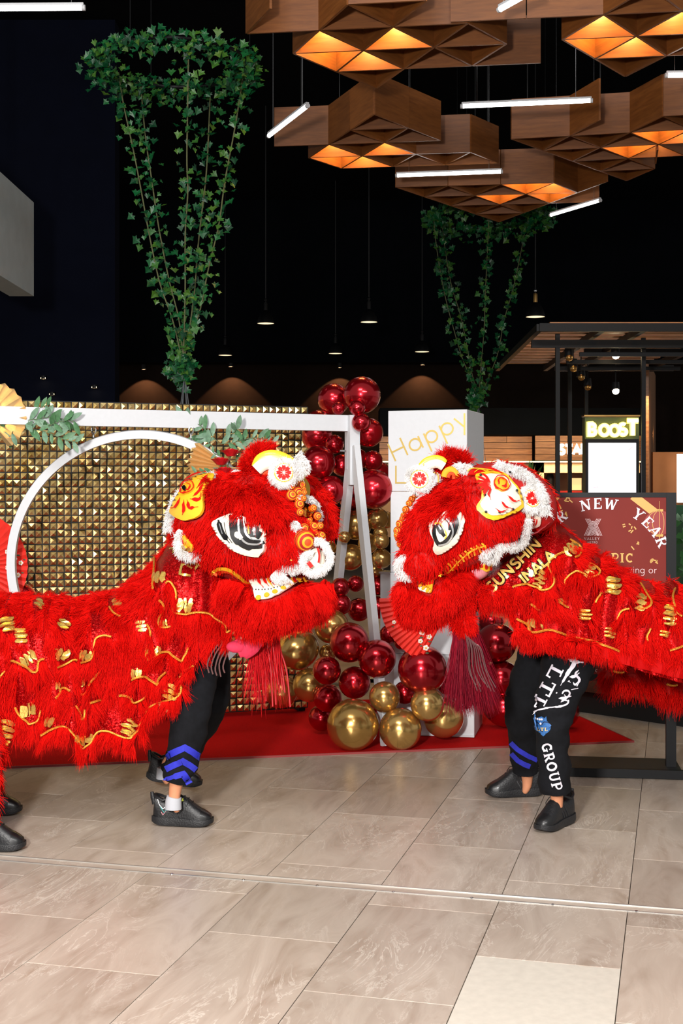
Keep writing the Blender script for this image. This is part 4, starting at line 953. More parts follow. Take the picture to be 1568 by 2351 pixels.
for k in range(7):
    s = k / 6; w = .185 * math.sin(math.pi * min(1, s * .92 + .06)) ** .8; w = 0.004 if k == 6 else w
    lv_ += [(s, -w, .05 * math.sin(math.pi * s)), (s, 0, .05 * math.sin(math.pi * s) - .05 * (1 - s)), (s, w, .05 * math.sin(math.pi * s))]
lf.add(lv_, [(3 * k + c, 3 * k + 3 + c, 3 * k + 4 + c, 3 * k + 1 + c) for k in range(6) for c in range(2)])
lme = [mesh_of(lf, 'leaf', m_, smooth=True) for m_ in (M_SAGE, M_SAGE2)]
def spray(stems, Y, label, n_per=.026, L=.085):
    p0 = P(*stems[0][0], Y); t = thing('leaf_spray', label, 'greenery', p0, 'green leaf sprays on the white frame')
    for st in stems:
        pts = smooth_path([P(x, y, Y + (.05 * math.sin(x))) for x, y in st], 6); mb = MB(); mb.tube(pts, .0028, 5); mb.build('stem', M_STEM, t)
        acc = 0; side = 1
        for a, b in zip(pts, pts[1:]):
            acc += (b - a).length
            while acc > n_per:
                acc -= n_per; side = -side; d = (b - a).normalized(); up_ = Vector((R.uniform(-.3, .3), -1, R.uniform(-.3, .3))).normalized()
                sd = d.cross(up_).normalized() * side; x = (d * R.uniform(.5, .9) + sd * R.uniform(.6, 1) + Vector((0, R.uniform(-.3, .15), R.uniform(-.25, .1)))).normalized()
                z = (up_ - x * up_.dot(x)).normalized(); y = z.cross(x); M = Matrix((x, y, z)).transposed(); s = L * R.uniform(.75, 1.2)
                piece('leaf', lme[R.random() < .4], t, b, M.to_euler(), (s, s, s))
spray([[(40, 968), (85, 962), (120, 958), (170, 968)], [(45, 985), (100, 990), (150, 1010), (180, 1015)], [(30, 990), (20, 1005), (0, 985)], [(70, 950), (95, 935), (110, 930)], [(95, 985), (130, 970), (160, 965)]], 7.95, 'green leaf spray at the left end of the white beam')
spray([[(500, 1015), (470, 985), (440, 965), (420, 958)], [(500, 1020), (540, 1015), (580, 1005), (615, 1010)], [(495, 1030), (470, 1010), (455, 1000)], [(510, 1012), (535, 995), (545, 985)], [(540, 1022), (575, 1030), (625, 1020)]], 8.42, 'green leaf spray hanging from the beam above the gold palm leaf')
spray([[(520, 1065), (500, 1080), (470, 1088), (445, 1085)], [(530, 1062), (555, 1055), (570, 1050)], [(520, 1055), (500, 1045), (490, 1040)]], 8.12, 'green leaf spray around the roses', L=.06)
M_ROSE = mat('rose_petal', srgb(196, 16, 24), .5, noise_amt=.25, nscale=30)
for (px, py, lb) in ((530, 1040, 'red rose nearest the lion tuft'), (507, 1060, 'red rose beside the gold palm leaf'), (514, 1082, 'lowest red rose, just above the lion brow')):
    c = P(px, py, 8.08); t = thing('rose', lb, 'flower', c, 'red roses on the white frame')
    for k in range(9):
        a = k * 2.4; r = .014 + .0048 * k; mb = MB(); vs_ = []
        for i in range(5):
            for j in range(4):
                th = a + (i / 4 - .5) * 1.9; h = j / 3; rr_ = r * (.55 + .55 * h + (.25 * h * h if k > 4 else 0)); vs_.append(c + Vector((math.cos(th) * rr_, math.sin(th) * rr_ * .9 - .01, -.02 + h * (.05 - .002 * k))))
        fs = [(i * 4 + j, i * 4 + j + 1, i * 4 + 5 + j, i * 4 + 4 + j) for i in range(4) for j in range(3)]; mb.add(vs_, fs); mb.build('petal', M_ROSE, t)
    MB().tube([c + Vector((0, 0, -.02)), c + Vector((-.03, .05, -.10))], .004, 6).build('stem', M_STEM, t)

# ------------------------------------------------------------------ poster stand
YP = 7.72; pang = math.radians(-8); pr = P(1540, 0, 7.66); pd = Vector((-math.cos(pang), -math.sin(pang), 0)); pn = Vector((math.sin(pang), -math.cos(pang), 0))
PW = .81; zp1 = zat(1131, 7.66)
ps = thing('poster_stand', 'black framed stand with a dark red new year poster, behind the right lion', 'sign', pr + pd * PW / 2)
pq = lambda u, z, d=0.0: Vector((pr.x, pr.y, 0)) + pd * u + pn * d + Vector((0, 0, z))
Mp = Matrix((pd * -1, pn, Vector((0, 0, 1)))).transposed()
for u in (0, PW): MB().box(pq(u, zp1 / 2), (.058, .05, zp1), Mp).build('post', M_BLACK, ps, smooth=False)
MB().box(pq(PW / 2, zp1 - .014), (PW, .045, .028), Mp).build('top_rail', M_BLACK, ps, smooth=False)
zb_ = zat(1548, 7.7)
MB().box(pq(PW / 2, zb_ - .02), (PW, .04, .04), Mp).build('bottom_rail', M_BLACK, ps, smooth=False)
mb = MB(); mb.box(pq(PW / 2, .02, 0), (PW + .1, .42, .03), Mp); mb.build('base', M_MATTBLACK, ps, smooth=False)
mb = MB(); mb.box(pq(PW / 2, .03, .21), (PW + .12, .03, .05), Mp); mb.build('base_lip', M_BLACK, ps, smooth=False)
def poster_mat():
    m = NT('poster_print'); b = m.b; tc = m.n('TexCoord'); gr_ = m.n('TexGradient', gradient_type='SPHERICAL'); mp = m.n('Mapping'); mp.inputs['Location'].default_value = (.08, 0, -1.22); m.l(tc, 'Object', mp, 'Vector')
    sc_ = m.n('VectorMath', operation='SCALE'); sc_.inputs['Scale'].default_value = 1.9; m.l(mp, 0, sc_, 0); m.l(sc_, 0, gr_, 'Vector')
    nz = m.n('TexNoise', i_Scale=3.0, i_Detail=3.0); m.l(tc, 'Object', nz, 'Vector'); ad = m.n('Math', operation='MULTIPLY_ADD'); ad.inputs[1].default_value = .35; m.l(nz, 'Fac', ad, 0); m.l(gr_, 'Fac', ad, 2)
    rp = m.ramp([(.15, srgb(124, 42, 35)), (.55, srgb(92, 27, 27)), (.95, srgb(44, 14, 17))]); m.l(ad, 0, rp, 'Fac'); m.l(rp, 'Color', b, 'Base Color'); b.inputs['Roughness'].default_value = .6; b.inputs['Specular IOR Level'].default_value = .2; return m.m
pst = MB().box(pq(PW / 2, (zb_ + zp1 - .028) / 2, .012), (PW - .05, .012, zp1 - .028 - zb_), Mp).build('poster', poster_mat(), ps, smooth=False)
# the print is laid out in poster metres, measured from its top centre
def ppx(px, py):
    Y = 7.7; x = (px - 1385) * Y / F; z = zat(py, Y); return (x, z)
def pfn(x, z, d): return pq(PW / 2 - x, z, .0195 + d)
M_PWHITE = mat('white_print', srgb(222, 216, 222), .4); M_PGOLD = mat('gold_print', srgb(214, 168, 88), .4); M_PPINK = mat('pale_print', srgb(214, 180, 180), .4)
mb = MB()
cx0, cz0 = ppx(1383, 1306); Rad = ppx(1383, 1168)[1] - cz0   # arc of the heading
def on_arc(word, a_start, size):
    a = a_start
    for ch in word:
        if ch == ' ': a -= .22; continue
        w = SERIF[ch][0] * size; a -= w / 2 / Rad; mb = MB()
        org = (cx0 + Rad * math.cos(a) - math.sin(a) * (-w / 2) * -1 * -1, cz0 + Rad * math.sin(a))
        tx, tz = math.sin(a), -math.cos(a)
        org = (cx0 + Rad * math.cos(a) - tx * w / 2, cz0 + Rad * math.sin(a) - tz * w / 2)
        st, _ = text_strokes(ch, SERIF, org, size, ang=a - math.pi / 2, slant=.06); strokes_mesh(mb, st, lambda x, y, d: pfn(x, y, d + .0012), thick=.0004); mb.build('heading_letter', M_PWHITE, pst, smooth=False)
        a -= (w / 2 + size * .12) / Rad
sz = 24.5 * 7.7 / F
on_arc('LUNAR NEW YEAR', math.radians(90 + 86), sz)
mb = MB(); st, w_ = text_strokes('PIC', SERIF, ppx(1406, 1291), 21 * 7.7 / F, track=.13, stretch=.98); strokes_mesh(mb, st, pfn, thick=.0004); mb.build('gold_heading', M_PGOLD, pst, smooth=False)
# gold bars and paper shreds of the print
for a_, b_, w in (((1243, 1182), (1284, 1138), .04), ((1455, 1138), (1503, 1176), .05)):
    (xa, za), (xb, zb2) = ppx(*a_), ppx(*b_); mb = MB(); strokes_mesh(mb, [([(xa, za), (xb, zb2)], w)], pfn, thick=.0004); mb.build('gold_bar', M_PGOLD, pst, smooth=False)
mb = MB()
for k in range(26):
    px, py = R.choice([(1290, 1160), (1300, 1180), (1330, 1190), (1440, 1210), (1452, 1213), (1460, 1252), (1470, 1258), (1503, 1284), (1310, 1150), (1285, 1172)]); px += R.uniform(-8, 8); py += R.uniform(-8, 8); a = R.uniform(-1.4, 1.4)
    (x, z) = ppx(px, py); l_ = R.uniform(.006, .014); strokes_mesh(mb, [([(x - math.cos(a) * l_, z - math.sin(a) * l_), (x + math.cos(a) * l_, z + math.sin(a) * l_)], .007)], pfn, thick=.0003)
mb.build('paper_shreds', M_PGOLD, pst, smooth=False, kind='stuff')
mb = MB(); st, w_ = text_strokes('growing or', SANS, ppx(1408, 1315), 15 * 7.7 / F, track=.1, wk=.75); strokes_mesh(mb, st, pfn, thick=.0003)
st, w_ = text_strokes('be announced', SANS if 'b' in SANS else dict(SANS, b=SANS['d']), ppx(1352, 1543), 9 * 7.7 / F, track=.1, wk=.8); strokes_mesh(mb, st, pfn, thick=.0003)
st, w_ = text_strokes('VALLEY', SANS, ppx(1345, 1240), 6.5 * 7.7 / F, track=.22, wk=.9); strokes_mesh(mb, st, pfn, thick=.0003)
st, w_ = text_strokes('METRO', SANS, ppx(1352.5, 1247.5), 4.4 * 7.7 / F, track=.26, wk=1.2); strokes_mesh(mb, st, pfn, thick=.0003)
for k in range(4):      # woven V emblem of fine parallel lines
    d = k * 3.1
    for s in (-1, 1):
        A_, B_ = ppx(1365.5 - s * (17.5 - d), 1191), ppx(1365.5 + s * (d + 3) , 1230); strokes_mesh(mb, [([A_, B_], .0032)], pfn, thick=.0003)
        A_, B_ = ppx(1365.5 - s * (20 - d), 1230), ppx(1365.5 - s * (4.5 - d) * 1.0, 1196); strokes_mesh(mb, [([A_, B_], .0032)], pfn, thick=.0003)
mb.build('small_print', M_PPINK, pst, smooth=False)
# printed lantern
mb = MB(); (lx, lz) = ppx(1514, 1200); rl = 34 * 7.7 / F
for k in range(13):
    a = 2 * math.pi * k / 24
M_PLAN = mat('lantern_print', srgb(150, 44, 42), .4)
poly = [(lx + rl * math.cos(2 * math.pi * k / 28), lz + rl * .82 * math.sin(2 * math.pi * k / 28)) for k in range(28)]; xmax = PW / 2 - .03
poly = [(min(x, xmax), z) for x, z in poly]; mb.prism(poly, lambda x, y, d: pfn(x, y, d), .0002, -.0006); mb.build('lantern_print', M_PLAN, pst, smooth=False)
mb = MB()
for q in (-.8, -.45, 0.0, .3):
    pts = [(min(lx + rl * q * math.sin(math.pi * k / 12), xmax), lz + rl * .82 * math.cos(math.pi * k / 12)) for k in range(13)]; strokes_mesh(mb, [(pts, .003)], lambda x, y, d: pfn(x, y, d + .0006), thick=.0002)
for zz in (1, -1): strokes_mesh(mb, [([(lx - .022, lz + zz * rl * .84), (min(lx + .022, xmax), lz + zz * rl * .84)], .014)], lambda x, y, d: pfn(x, y, d + .0006), thick=.0002)
strokes_mesh(mb, [([(lx, lz + rl * .84), (lx, zp1 - .05)], .002), ([(lx, lz - rl * .84), (lx, lz - rl * 1.25)], .004)], lambda x, y, d: pfn(x, y, d + .0006), thick=.0002)
mb.build('lantern_lines', M_PGOLD, pst, smooth=False)

# ------------------------------------------------------------------ hanging ivy trained on wires
def ivy_mat(name, c0, c1, c2):
    m = NT(name); b = m.b; oi = m.n('ObjectInfo'); tc = m.n('TexCoord'); nz = m.n('TexNoise', i_Scale=7.0, i_Detail=1.0); gm = m.n('NewGeometry'); rp = m.ramp([(0.0, c0), (.55, c1), (1.0, c2)])
    m.l(gm, 'Random Per Island', rp, 'Fac'); m.l(rp, 'Color', b, 'Base Color'); b.inputs['Roughness'].default_value = .4; return m.m
M_IVY = ivy_mat('ivy_leaf', srgb(8, 56, 32), srgb(14, 92, 46), srgb(70, 112, 36))
ipoly = [(0, -.1), (.28, -.38), (.34, -.1), (.62, .02), (.34, .26), (.0, .75), (-.34, .26), (-.62, .02), (-.34, -.1), (-.28, -.38)]
def ivy_leaf_verts(c, M, s): return [c + M @ Vector((x * s, y * s, .12 * s * (abs(x) + .4 * y))) for x, y in ipoly] + [c + M @ Vector((0, .1 * s, -.05 * s))]
ifaces = [(i, (i + 1) % 10, 10) for i in range(10)]
ivm = MB().add(ivy_leaf_verts(Vector(), Matrix.Identity(3), 1.0), ifaces); ivme = mesh_of(ivm, 'leaf', None, smooth=False) if False else mesh_of(ivm, 'leaf', M_IVY)
def ivy_mat2():
    m = NT('ivy_leaf_single'); b = m.b; oi = m.n('ObjectInfo'); rp = m.ramp([(0.0, srgb(8, 56, 32)), (.6, srgb(14, 92, 46)), (1.0, srgb(80, 112, 36))]); m.l(oi, 'Random', rp, 'Fac'); m.l(rp, 'Color', b, 'Base Color'); b.inputs['Roughness'].default_value = .4; return m.m
ivme.materials.clear(); ivme.materials.append(ivy_mat2())
M_WIRE = mat('grey_wire', srgb(120, 124, 128), .4, .6)
def ivy(label, strands, ringc, ringD, zr, Y0, knot, singles, size, dens, ringn):
    kp = P(*knot, Y0); t = thing('hanging_ivy', label, 'ivy', (kp.x, kp.y, .0), 'ivy climbing wires under the ceiling')
    rc = P(*ringc, Y0); rc.z = zr; mb = MB(); rp = [rc + Vector((math.cos(2 * math.pi * k / 40) * ringD / 2, math.sin(2 * math.pi * k / 40) * ringD / 2, 0)) for k in range(40)]
    mb.tube(rp, .016, 6, closed=True)
    for k in (0, 13, 27): mb.tube([rp[k], Vector((rp[k].x, rp[k].y, 9.0))], .004, 5)
    mb.build('ring', M_BLACK, t)
    spots = []
    for st in strands:
        n = len(st); top = st[0]; k0 = min(rp, key=lambda q: abs(CX + F * q.x / q.y - top[0]) + .5 * abs(HOR - F * (q.z - CZ) / q.y - top[1]))
        pts = []
        for i, (x, y) in enumerate(st):
            f = i / (n - 1); pts.append(P(x, y, lerp(k0.y, Y0, f ** .7)))
        pts.append(kp); pts = smooth_path(pts, 6)
        mb = MB(); mb.tube(pts, .006, 5); mb.build('vine', mat('ivy_stem', srgb(92, 96, 62), .7), t)
        for a, b in zip(pts, pts[1:]):
            for _ in range(max(0, int((b - a).length * dens * R.uniform(.4, 1.5)))): spots.append(a.lerp(b, R.random()) + Vector((R.gauss(0, .05), R.gauss(0, .05), R.gauss(0, .03))))
    for _ in range(ringn):
        k = R.randrange(40); q = rp[k].lerp(rp[(k + 1) % 40], R.random()); spots.append(q + Vector((R.gauss(0, .07), R.gauss(0, .07), -abs(R.gauss(0, .10)) + .05)))
    # side shoots and the bunch at the knot
    for _ in range(int(ringn * .16)): spots.append(kp + Vector((R.gauss(-.03, .06), R.gauss(0, .06), R.gauss(.04, .08))))
    R.shuffle(spots); mbs = MB()
    for i, q in enumerate(spots):
        nrm = Vector((R.gauss(0, .6), -1, R.gauss(.3, .6))).normalized(); upx = Vector((R.gauss(0, .6), 0, -1)); y = (upx - nrm * upx.dot(nrm)).normalized(); x = y.cross(nrm); M = Matrix((x, y, nrm)).transposed(); s = size * R.uniform(.6, 1.25)
        if i < singles: piece('leaf', ivme, t, q, M.to_euler(), (s, s, s))
        else: mbs.add(ivy_leaf_verts(q, M, s), ifaces)
    mbs.build('foliage', M_IVY, t, smooth=False, fix=False, kind='stuff')
    for k in range(6):
        a = 2 * math.pi * k / 6; MB().tube([kp, kp + Vector((math.cos(a) * .16, math.sin(a) * .16, -1.25))], .0035, 5).build('wire', M_WIRE, t)
    pc = Vector((kp.x, kp.y, 0)); hz = kp.z - 1.25
    MB().lathe([(0, 0), (.2, 0), (.24, hz), (.215, hz), (.2, hz - .06), (0, hz - .06)], 24, Matrix.Translation(pc)).build('planter', M_BLACK, t)
z4 = lambda L: [(180 + x / 2.611, 40 + y / 2.611) for x, y in L]
ivy('big ivy on wires narrowing down to a knot, left, above the gold wall',
    [z4([(240, 330), (270, 520), (330, 800), (380, 1060), (430, 1330), (490, 1600), (560, 1800), (610, 2000)]), z4([(375, 420), (400, 700), (440, 980), (480, 1250), (540, 1560), (600, 1800), (625, 2000)]),
     z4([(660, 180), (655, 500), (650, 850), (655, 1050), (640, 1300), (640, 1600), (635, 1850), (630, 2020)]), z4([(790, 460), (775, 800), (760, 1000), (730, 1250), (710, 1450), (695, 1650), (660, 1900), (634, 2020)]),
     z4([(990, 330), (940, 650), (880, 970), (840, 1250), (780, 1500), (730, 1750), (660, 1950), (634, 2040)])],
    (402, 150), 1.28, 5.33, 11.0, (424, 858), 300, .062, 62, 760)
z5 = lambda L: [(880 + x / 3.824, 440 + y / 3.824) for x, y in L]
ivy('smaller ivy on wires narrowing down to a knot, right, behind the white tower',
    [z5([(440, 190), (460, 430), (500, 700), (550, 950), (610, 1180), (690, 1450), (780, 1680)]), z5([(510, 230), (545, 520), (600, 830), (670, 1060), (730, 1330), (770, 1560), (810, 1720)]), z5([(930, 180), (910, 600), (895, 900), (885, 1200), (860, 1500), (840, 1750)]), z5([(1260, 260), (1210, 520), (1140, 850), (1060, 1130), (1010, 1400), (930, 1620), (860, 1780)])],
    (1120, 497), 1.68, 5.68, 18.8, (1098, 925), 0, .082, 44, 620)

# ------------------------------------------------------------------ lion materials
def fur_mat(name, c0, c1, rough=.6):
    m = NT(name); b = m.b; hi = m.n('HairInfo'); rp = m.ramp([(0, c0), (1, c1)]); m.l(hi, 'Random', rp, 'Fac'); m.l(rp, 'Color', b, 'Base Color')
    b.inputs['Roughness'].default_value = rough; b.inputs['Specular IOR Level'].default_value = .06; return m.m
M_FURR = fur_mat('red_fur', (.46, .002, .0015, 1), (.78, .006, .003, 1)); M_FURW = fur_mat('white_fur', (.72, .71, .70, 1), (.88, .87, .86, 1)); M_TASSEL = fur_mat('shaded_tassel', (.10, .004, .012, 1), (.26, .006, .018, 1), .3)  # right tassel is a darker red: the shade it hangs in is painted
M_TASSELR = fur_mat('red_tassel', (.45, .006, .012, 1), (.7, .012, .016, 1), .4)
M_REDSK = mat('red_felt', (.42, .003, .002, 1), .8, noise_amt=.15, nscale=30)
def sequin_mat():
    m = NT('red_sequin_cloth'); b = m.b; tc = m.n('TexCoord'); vo = m.n('TexVoronoi', i_Scale=210.0); m.l(tc, 'Object', vo, 'Vector')
    b.inputs['Metallic'].default_value = .6; b.inputs['Roughness'].default_value = .38; b.inputs['Specular IOR Level'].default_value = .08
    rp = m.ramp([(0, (.20, .001, .002, 1)), (.8, (.5, .004, .005, 1)), (1, (.7, .03, .025, 1))]); sp = m.n('SeparateColor'); m.l(vo, 'Color', sp, 0); m.l(sp, 0, rp, 'Fac'); m.l(rp, 'Color', b, 'Base Color')
    vm = m.n('VectorMath', operation='SUBTRACT'); vm.inputs[1].default_value = (.5, .5, .5); m.l(vo, 'Color', vm, 0); vs2 = m.n('VectorMath', operation='SCALE'); vs2.inputs['Scale'].default_value = .4; m.l(vm, 0, vs2, 0)
    gm = m.n('NewGeometry'); ad = m.n('VectorMath', operation='ADD'); m.l(gm, 'Normal', ad, 0); m.l(vs2, 0, ad, 1); nn = m.n('VectorMath', operation='NORMALIZE'); m.l(ad, 0, nn, 0); m.l(nn, 0, b, 'Normal'); return m.m
M_SEQ = sequin_mat()
M_GCORD = mat('gold_braid', srgb(226, 150, 52), .4, .55, noise_amt=.35, nscale=160, bump=.5)
M_GPATCH = mat('gold_lame', srgb(240, 196, 100), .25, .75, noise_amt=.2, nscale=60, bump=.2)
M_YEL = mat('yellow_enamel', srgb(240, 186, 40), .35, coat=.4); M_ORA = mat('orange_felt', srgb(214, 66, 6), .7); M_YEF = mat('yellow_felt', srgb(238, 156, 12), .7); M_RDF = mat('red_pile', srgb(160, 14, 8), .7)
M_CREAM = mat('cream_enamel', srgb(226, 216, 198), .45, coat=.2); M_INK = mat('black_enamel', srgb(14, 14, 16), .25, coat=.5); M_SILV = mat('silver_foil', srgb(214, 218, 220), .2, .8); M_REDEN = mat('red_enamel', srgb(196, 18, 10), .55, spec=.2)
M_MIRROR = mat('gold_mirror', srgb(206, 160, 70), .12, 1.0); M_TONGUE = mat('pink_felt', srgb(206, 40, 74), .8, noise_amt=.12, nscale=80); M_PINK = mat('pale_pink_felt', srgb(236, 150, 160), .8); M_WHITEF = mat('white_felt', srgb(205, 202, 198), .8)
M_TINSEL = mat('clear_tinsel', srgb(150, 110, 110), .12, .8)

Z1 = lambda L: [(340 + x / 3.409, 1000 + y / 3.409) for x, y in L]      # crops that the measurements were taken from
Z2 = lambda L: [(860 + x / 3.409, 1000 + y / 3.409) for x, y in L]
Z3 = lambda L: [(x / 3.136, 1300 + y / 3.136) for x, y in L]
Z4 = lambda L: [(1100 + x / 3.35, 1200 + y / 3.35) for x, y in L]
Z7 = lambda L: [(580 + x / 5.88, 1020 + y / 5.88) for x, y in L]

def ell(mb, c, axes, M, n=48, lump=0.0, mi=0):
    s0 = len(mb.v); mb.ball(c, 1.0, n, mi, axes, M)
    if lump:
        for i in range(s0, len(mb.v)):
            v = Vector(mb.v[i]); d = (v - c); mb.v[i] = tuple(v + d.normalized() * noise.noise(v * 6.0) * lump)
def frame(fwd, pitch_up):
    f = Vector(fwd).normalized(); s = Vector((0, 0, 1)).cross(f).normalized(); u = f.cross(s); M = Matrix((f, s, u)).transposed()
    return M
def band_ball(mb, c, r, ax, n=18):
    """striped felt pom-pom: orange cap, yellow and red rings about the axis ax"""
    T = Matrix.Translation(c) @ ax.to_track_quat('Z', 'Y').to_matrix().to_4x4(); cuts = [0, 20, 33, 50, 62, 80, 92, 112, 126, 180]; mis = [0, 1, 2, 1, 0, 2, 1, 0, 2]
    for a, b, m_ in zip(cuts, cuts[1:], mis):
        mb.lathe([(r * math.sin(math.radians(lerp(a, b, q / 2))), r * math.cos(math.radians(lerp(a, b, q / 2)))) for q in range(3)], n, T, m_)
def white_roll(parent, surf, pts, r, n, L, name='fur_trim', m=None, off=.02, Y=None):
    q = [surf.hit(x, y, off)[0] if Y is None else P(x, y, Y) for x, y in sp2(pts, 5)]; q2 = [q[0]]
    for a in q[1:]:
        if .002 < (a - q2[-1]).length < .15: q2.append(a)
    mb = MB(); mb.tube(q2, r * .8, 8); o = mb.build(name, M_WHITEF if m is None else M_REDSK, parent); f = fur_on_path('fur', parent, q2, r, n, L, m or M_FURW, rad=.0010, curl=.5); 
    return o
def stripes(parent, surf, cx, cy, size, ang, n=3, name='gold_patch', mt=None, off=.008):
    mb = MB(); c, s = math.cos(ang), math.sin(ang)
    for k in range(n):
        o = (k - (n - 1) / 2) * size * .36; hl = size * (.5 - .06 * abs(k - (n - 1) / 2)); w = size * .15; poly = []
        for q in range(9): u = lerp(-hl, hl, q / 8); poly.append((u, o + math.sin(u / hl * 2.6) * size * .05 - w * math.sqrt(max(0.02, 1 - (u / hl) ** 2 * .85))))
        for q in range(9): u = lerp(hl, -hl, q / 8); poly.append((u, o + math.sin(u / hl * 2.6) * size * .05 + w * math.sqrt(max(0.02, 1 - (u / hl) ** 2 * .85))))
        patch(mb, surf, [(cx + x * c - y * s, cy + x * s + y * c) for x, y in poly], off, bulge=.004, maxlen=14)
    return mb.build(name, mt or M_GPATCH, parent)
def fur_mask(p, nn, inc, exc, back_keep=.3):
    px, py = to_px(p); view = p - np.array([0, 0, CZ]); front = (nn * view).sum(1) < 0.0
    m = np.zeros(len(p), bool)
    for poly in inc: m |= inpoly(px, py, poly)
    for poly in exc: m &= ~inpoly(px, py, poly)
    keepb = (~front) & (NPR.rand(len(p)) < back_keep)
    return (front & m) | keepb, px, py, front

def strokes_on(parent, surf, strokes, name, m, off, sub=4.0):
    if len(strokes) > 1 and name in ('eye_ring', 'eye_silver_arc', 'ear_flames', 'plate_flame', 'mouth_flame', 'neck_stripe', 'ear_swirl', 'crown_line', 'chevron_print', 'stripe_print'):
        for s_ in strokes: strokes_on(parent, surf, [s_], name.replace('flames', 'flame'), m, off, sub)
        return
    mb = MB(); strokes_mesh(mb, strokes, lambda x, y, d: surf.hit(x, y, off + d)[0], sub=sub); return mb.build(name, m, parent)
def poly_on(parent, surf, poly, name, m, off, bulge=0.0, maxlen=8, sm=3):
    mb = MB(); patch(mb, surf, sp2(poly, sm, True) if sm else poly, off, bulge=bulge, maxlen=maxlen); return mb.build(name, m, parent)

# ------------------------------------------------------------------ cape: a draped half tube with ruffles
def cape(stations, Yc, w, ruff=.032):
    xs = [s[0] for s in stations]; mb = MB(); nx = 110; na = 46; grid = []
    X = np.linspace(xs[0], xs[-1], nx); T = np.interp(X, xs, [s[1] for s in stations]); B = np.interp(X, xs, [s[2] for s in stations]); Wd = np.interp(X, xs, [s[3] if len(s) > 3 else w for s in stations])
    for i in range(nx):
        col_ = []
        for k in range(na + 1):
            v = 2.0 * k / na - 1.0; a = abs(v); sg = -1 if v < 0 else 1       # -1 near hem, 0 ridge, 1 far hem
            ww = Wd[i]; arc_ = .42
            if a < arc_: th = a / arc_ * math.pi / 2; dy = ww * math.sin(th); fz = .30 * (1 - math.cos(th))
            else: t = (a - arc_) / (1 - arc_); dy = ww * (1 + .10 * t); fz = .30 + .70 * t
            yn = Yc + sg * dy; zt_ = CZ - (T[i] - HOR) * Yc / F; zb2 = CZ - (B[i] - HOR) * (Yc - ww * 1.1) / F
            x = (X[i] - CX) * lerp(Yc, Yc - ww, min(1, a * 1.6)) / F
            if sg > 0: x = (X[i] - CX) * (Yc - .0) / F; zb2 = lerp(zb2, zt_, .12)
            z = lerp(zt_, zb2, fz); p = Vector((x, yn, z)); r = noise.noise(p * 4.5) * ruff + noise.noise(Vector((X[i] * .045, z * 3.0, sg * 3))) * ruff * 1.2
            p.y += sg * r * min(1, a * 2.5); p.z += r * .6 * (1 - a); col_.append(p)
        grid.append(col_)
    vs_ = [p for c in grid for p in c]; m = na + 1
    fs = [(i * m + k, i * m + k + 1, (i + 1) * m + k + 1, (i + 1) * m + k) for i in range(nx - 1) for k in range(na)]
    mb.add(vs_, fs); return mb
def dress_cape(root, mbc, cords, patches, windows, nofur, nfur, L, fringeL, name='cape', Y0=6.25, flow=(0, 0, -1)):
    o = mbc.build(name, M_SEQ, root); s = Surf(mbc, Y0)
    mb = MB()
    for c in cords: 
        mb = MB(); cord(mb, s, c, .0056, off=.018)
        if mb.v: mb.build('gold_cord', M_GCORD, o)
    for (x, y, sz_, an, n) in patches: stripes(o, s, x, y, sz_, math.radians(an), n, off=.017)
    p, nn = sample_surf(s, nfur); ax_ = np.stack([np.zeros(len(p)), p[:, 1] - 6.72, np.where(np.abs(p[:, 1] - 6.72) < .26, .3, 0.0)], 1); nn *= np.where((nn * ax_).sum(1) < 0, -1, 1)[:, None]; inc = [[(-900, 0), (2600, 0), (2600, 2351), (-900, 2351)]]
    m, px, py, front = fur_mask(p, nn, inc, windows + nofur)
    for w_ in windows: m &= ~(front & (inpoly(px, py + 13, w_) | inpoly(px, py + 25, w_) | inpoly(px, py + 34, w_)))
    cd = np.array([q for c in cords for q in sp2(c, 8)])
    near = np.zeros(len(p), bool)
    for i in range(0, len(cd), 1):
        dx = px - cd[i, 0]; dy = py - cd[i, 1]; near |= (np.abs(dx) < 6) & (dy > -32) & (dy < 4)
    for (x, y, sz_, an, n) in patches: near |= ((px - x) ** 2 + ((py - y + 8) * .8) ** 2) < (sz_ * .68) ** 2
    m &= ~(near & front)
    V = nn.copy(); vd = p - np.array([0, 0, CZ]); flip = ((V * vd).sum(1) > 0) & front; V[flip] *= -1
    # normals outward from the axis of the tube
    fl = np.tile(np.array(flow, float), (len(p), 1))
    fur_from('fur', o, p[m], V[m], L, M_FURR, lift=.42, down=1.0, flow=fl[m], rad=.0010, curl=.25, clump=.28, droop=.35, cell=.05)
    fp, fn_ = [], []
    for c in cords:
        q = sp2(c, 10)
        for a, b in zip(q, q[1:]):
            k = max(1, int(math.hypot(b[0] - a[0], b[1] - a[1]) * 8))
            for _ in range(k):
                t = R.random(); h, nr = s.hit(lerp(a[0], b[0], t), lerp(a[1], b[1], t) + R.uniform(2.5, 11), .004); fp.append(tuple(h)); fn_.append(tuple(nr))
    fp = np.array(fp); fn_ = np.array(fn_)
    fur_from('fringe', o, fp, fn_, fringeL, M_FURR, lift=.7, down=.85, rad=.0009, curl=.25, clump=.28, droop=.45, cell=.05)
    return o, s

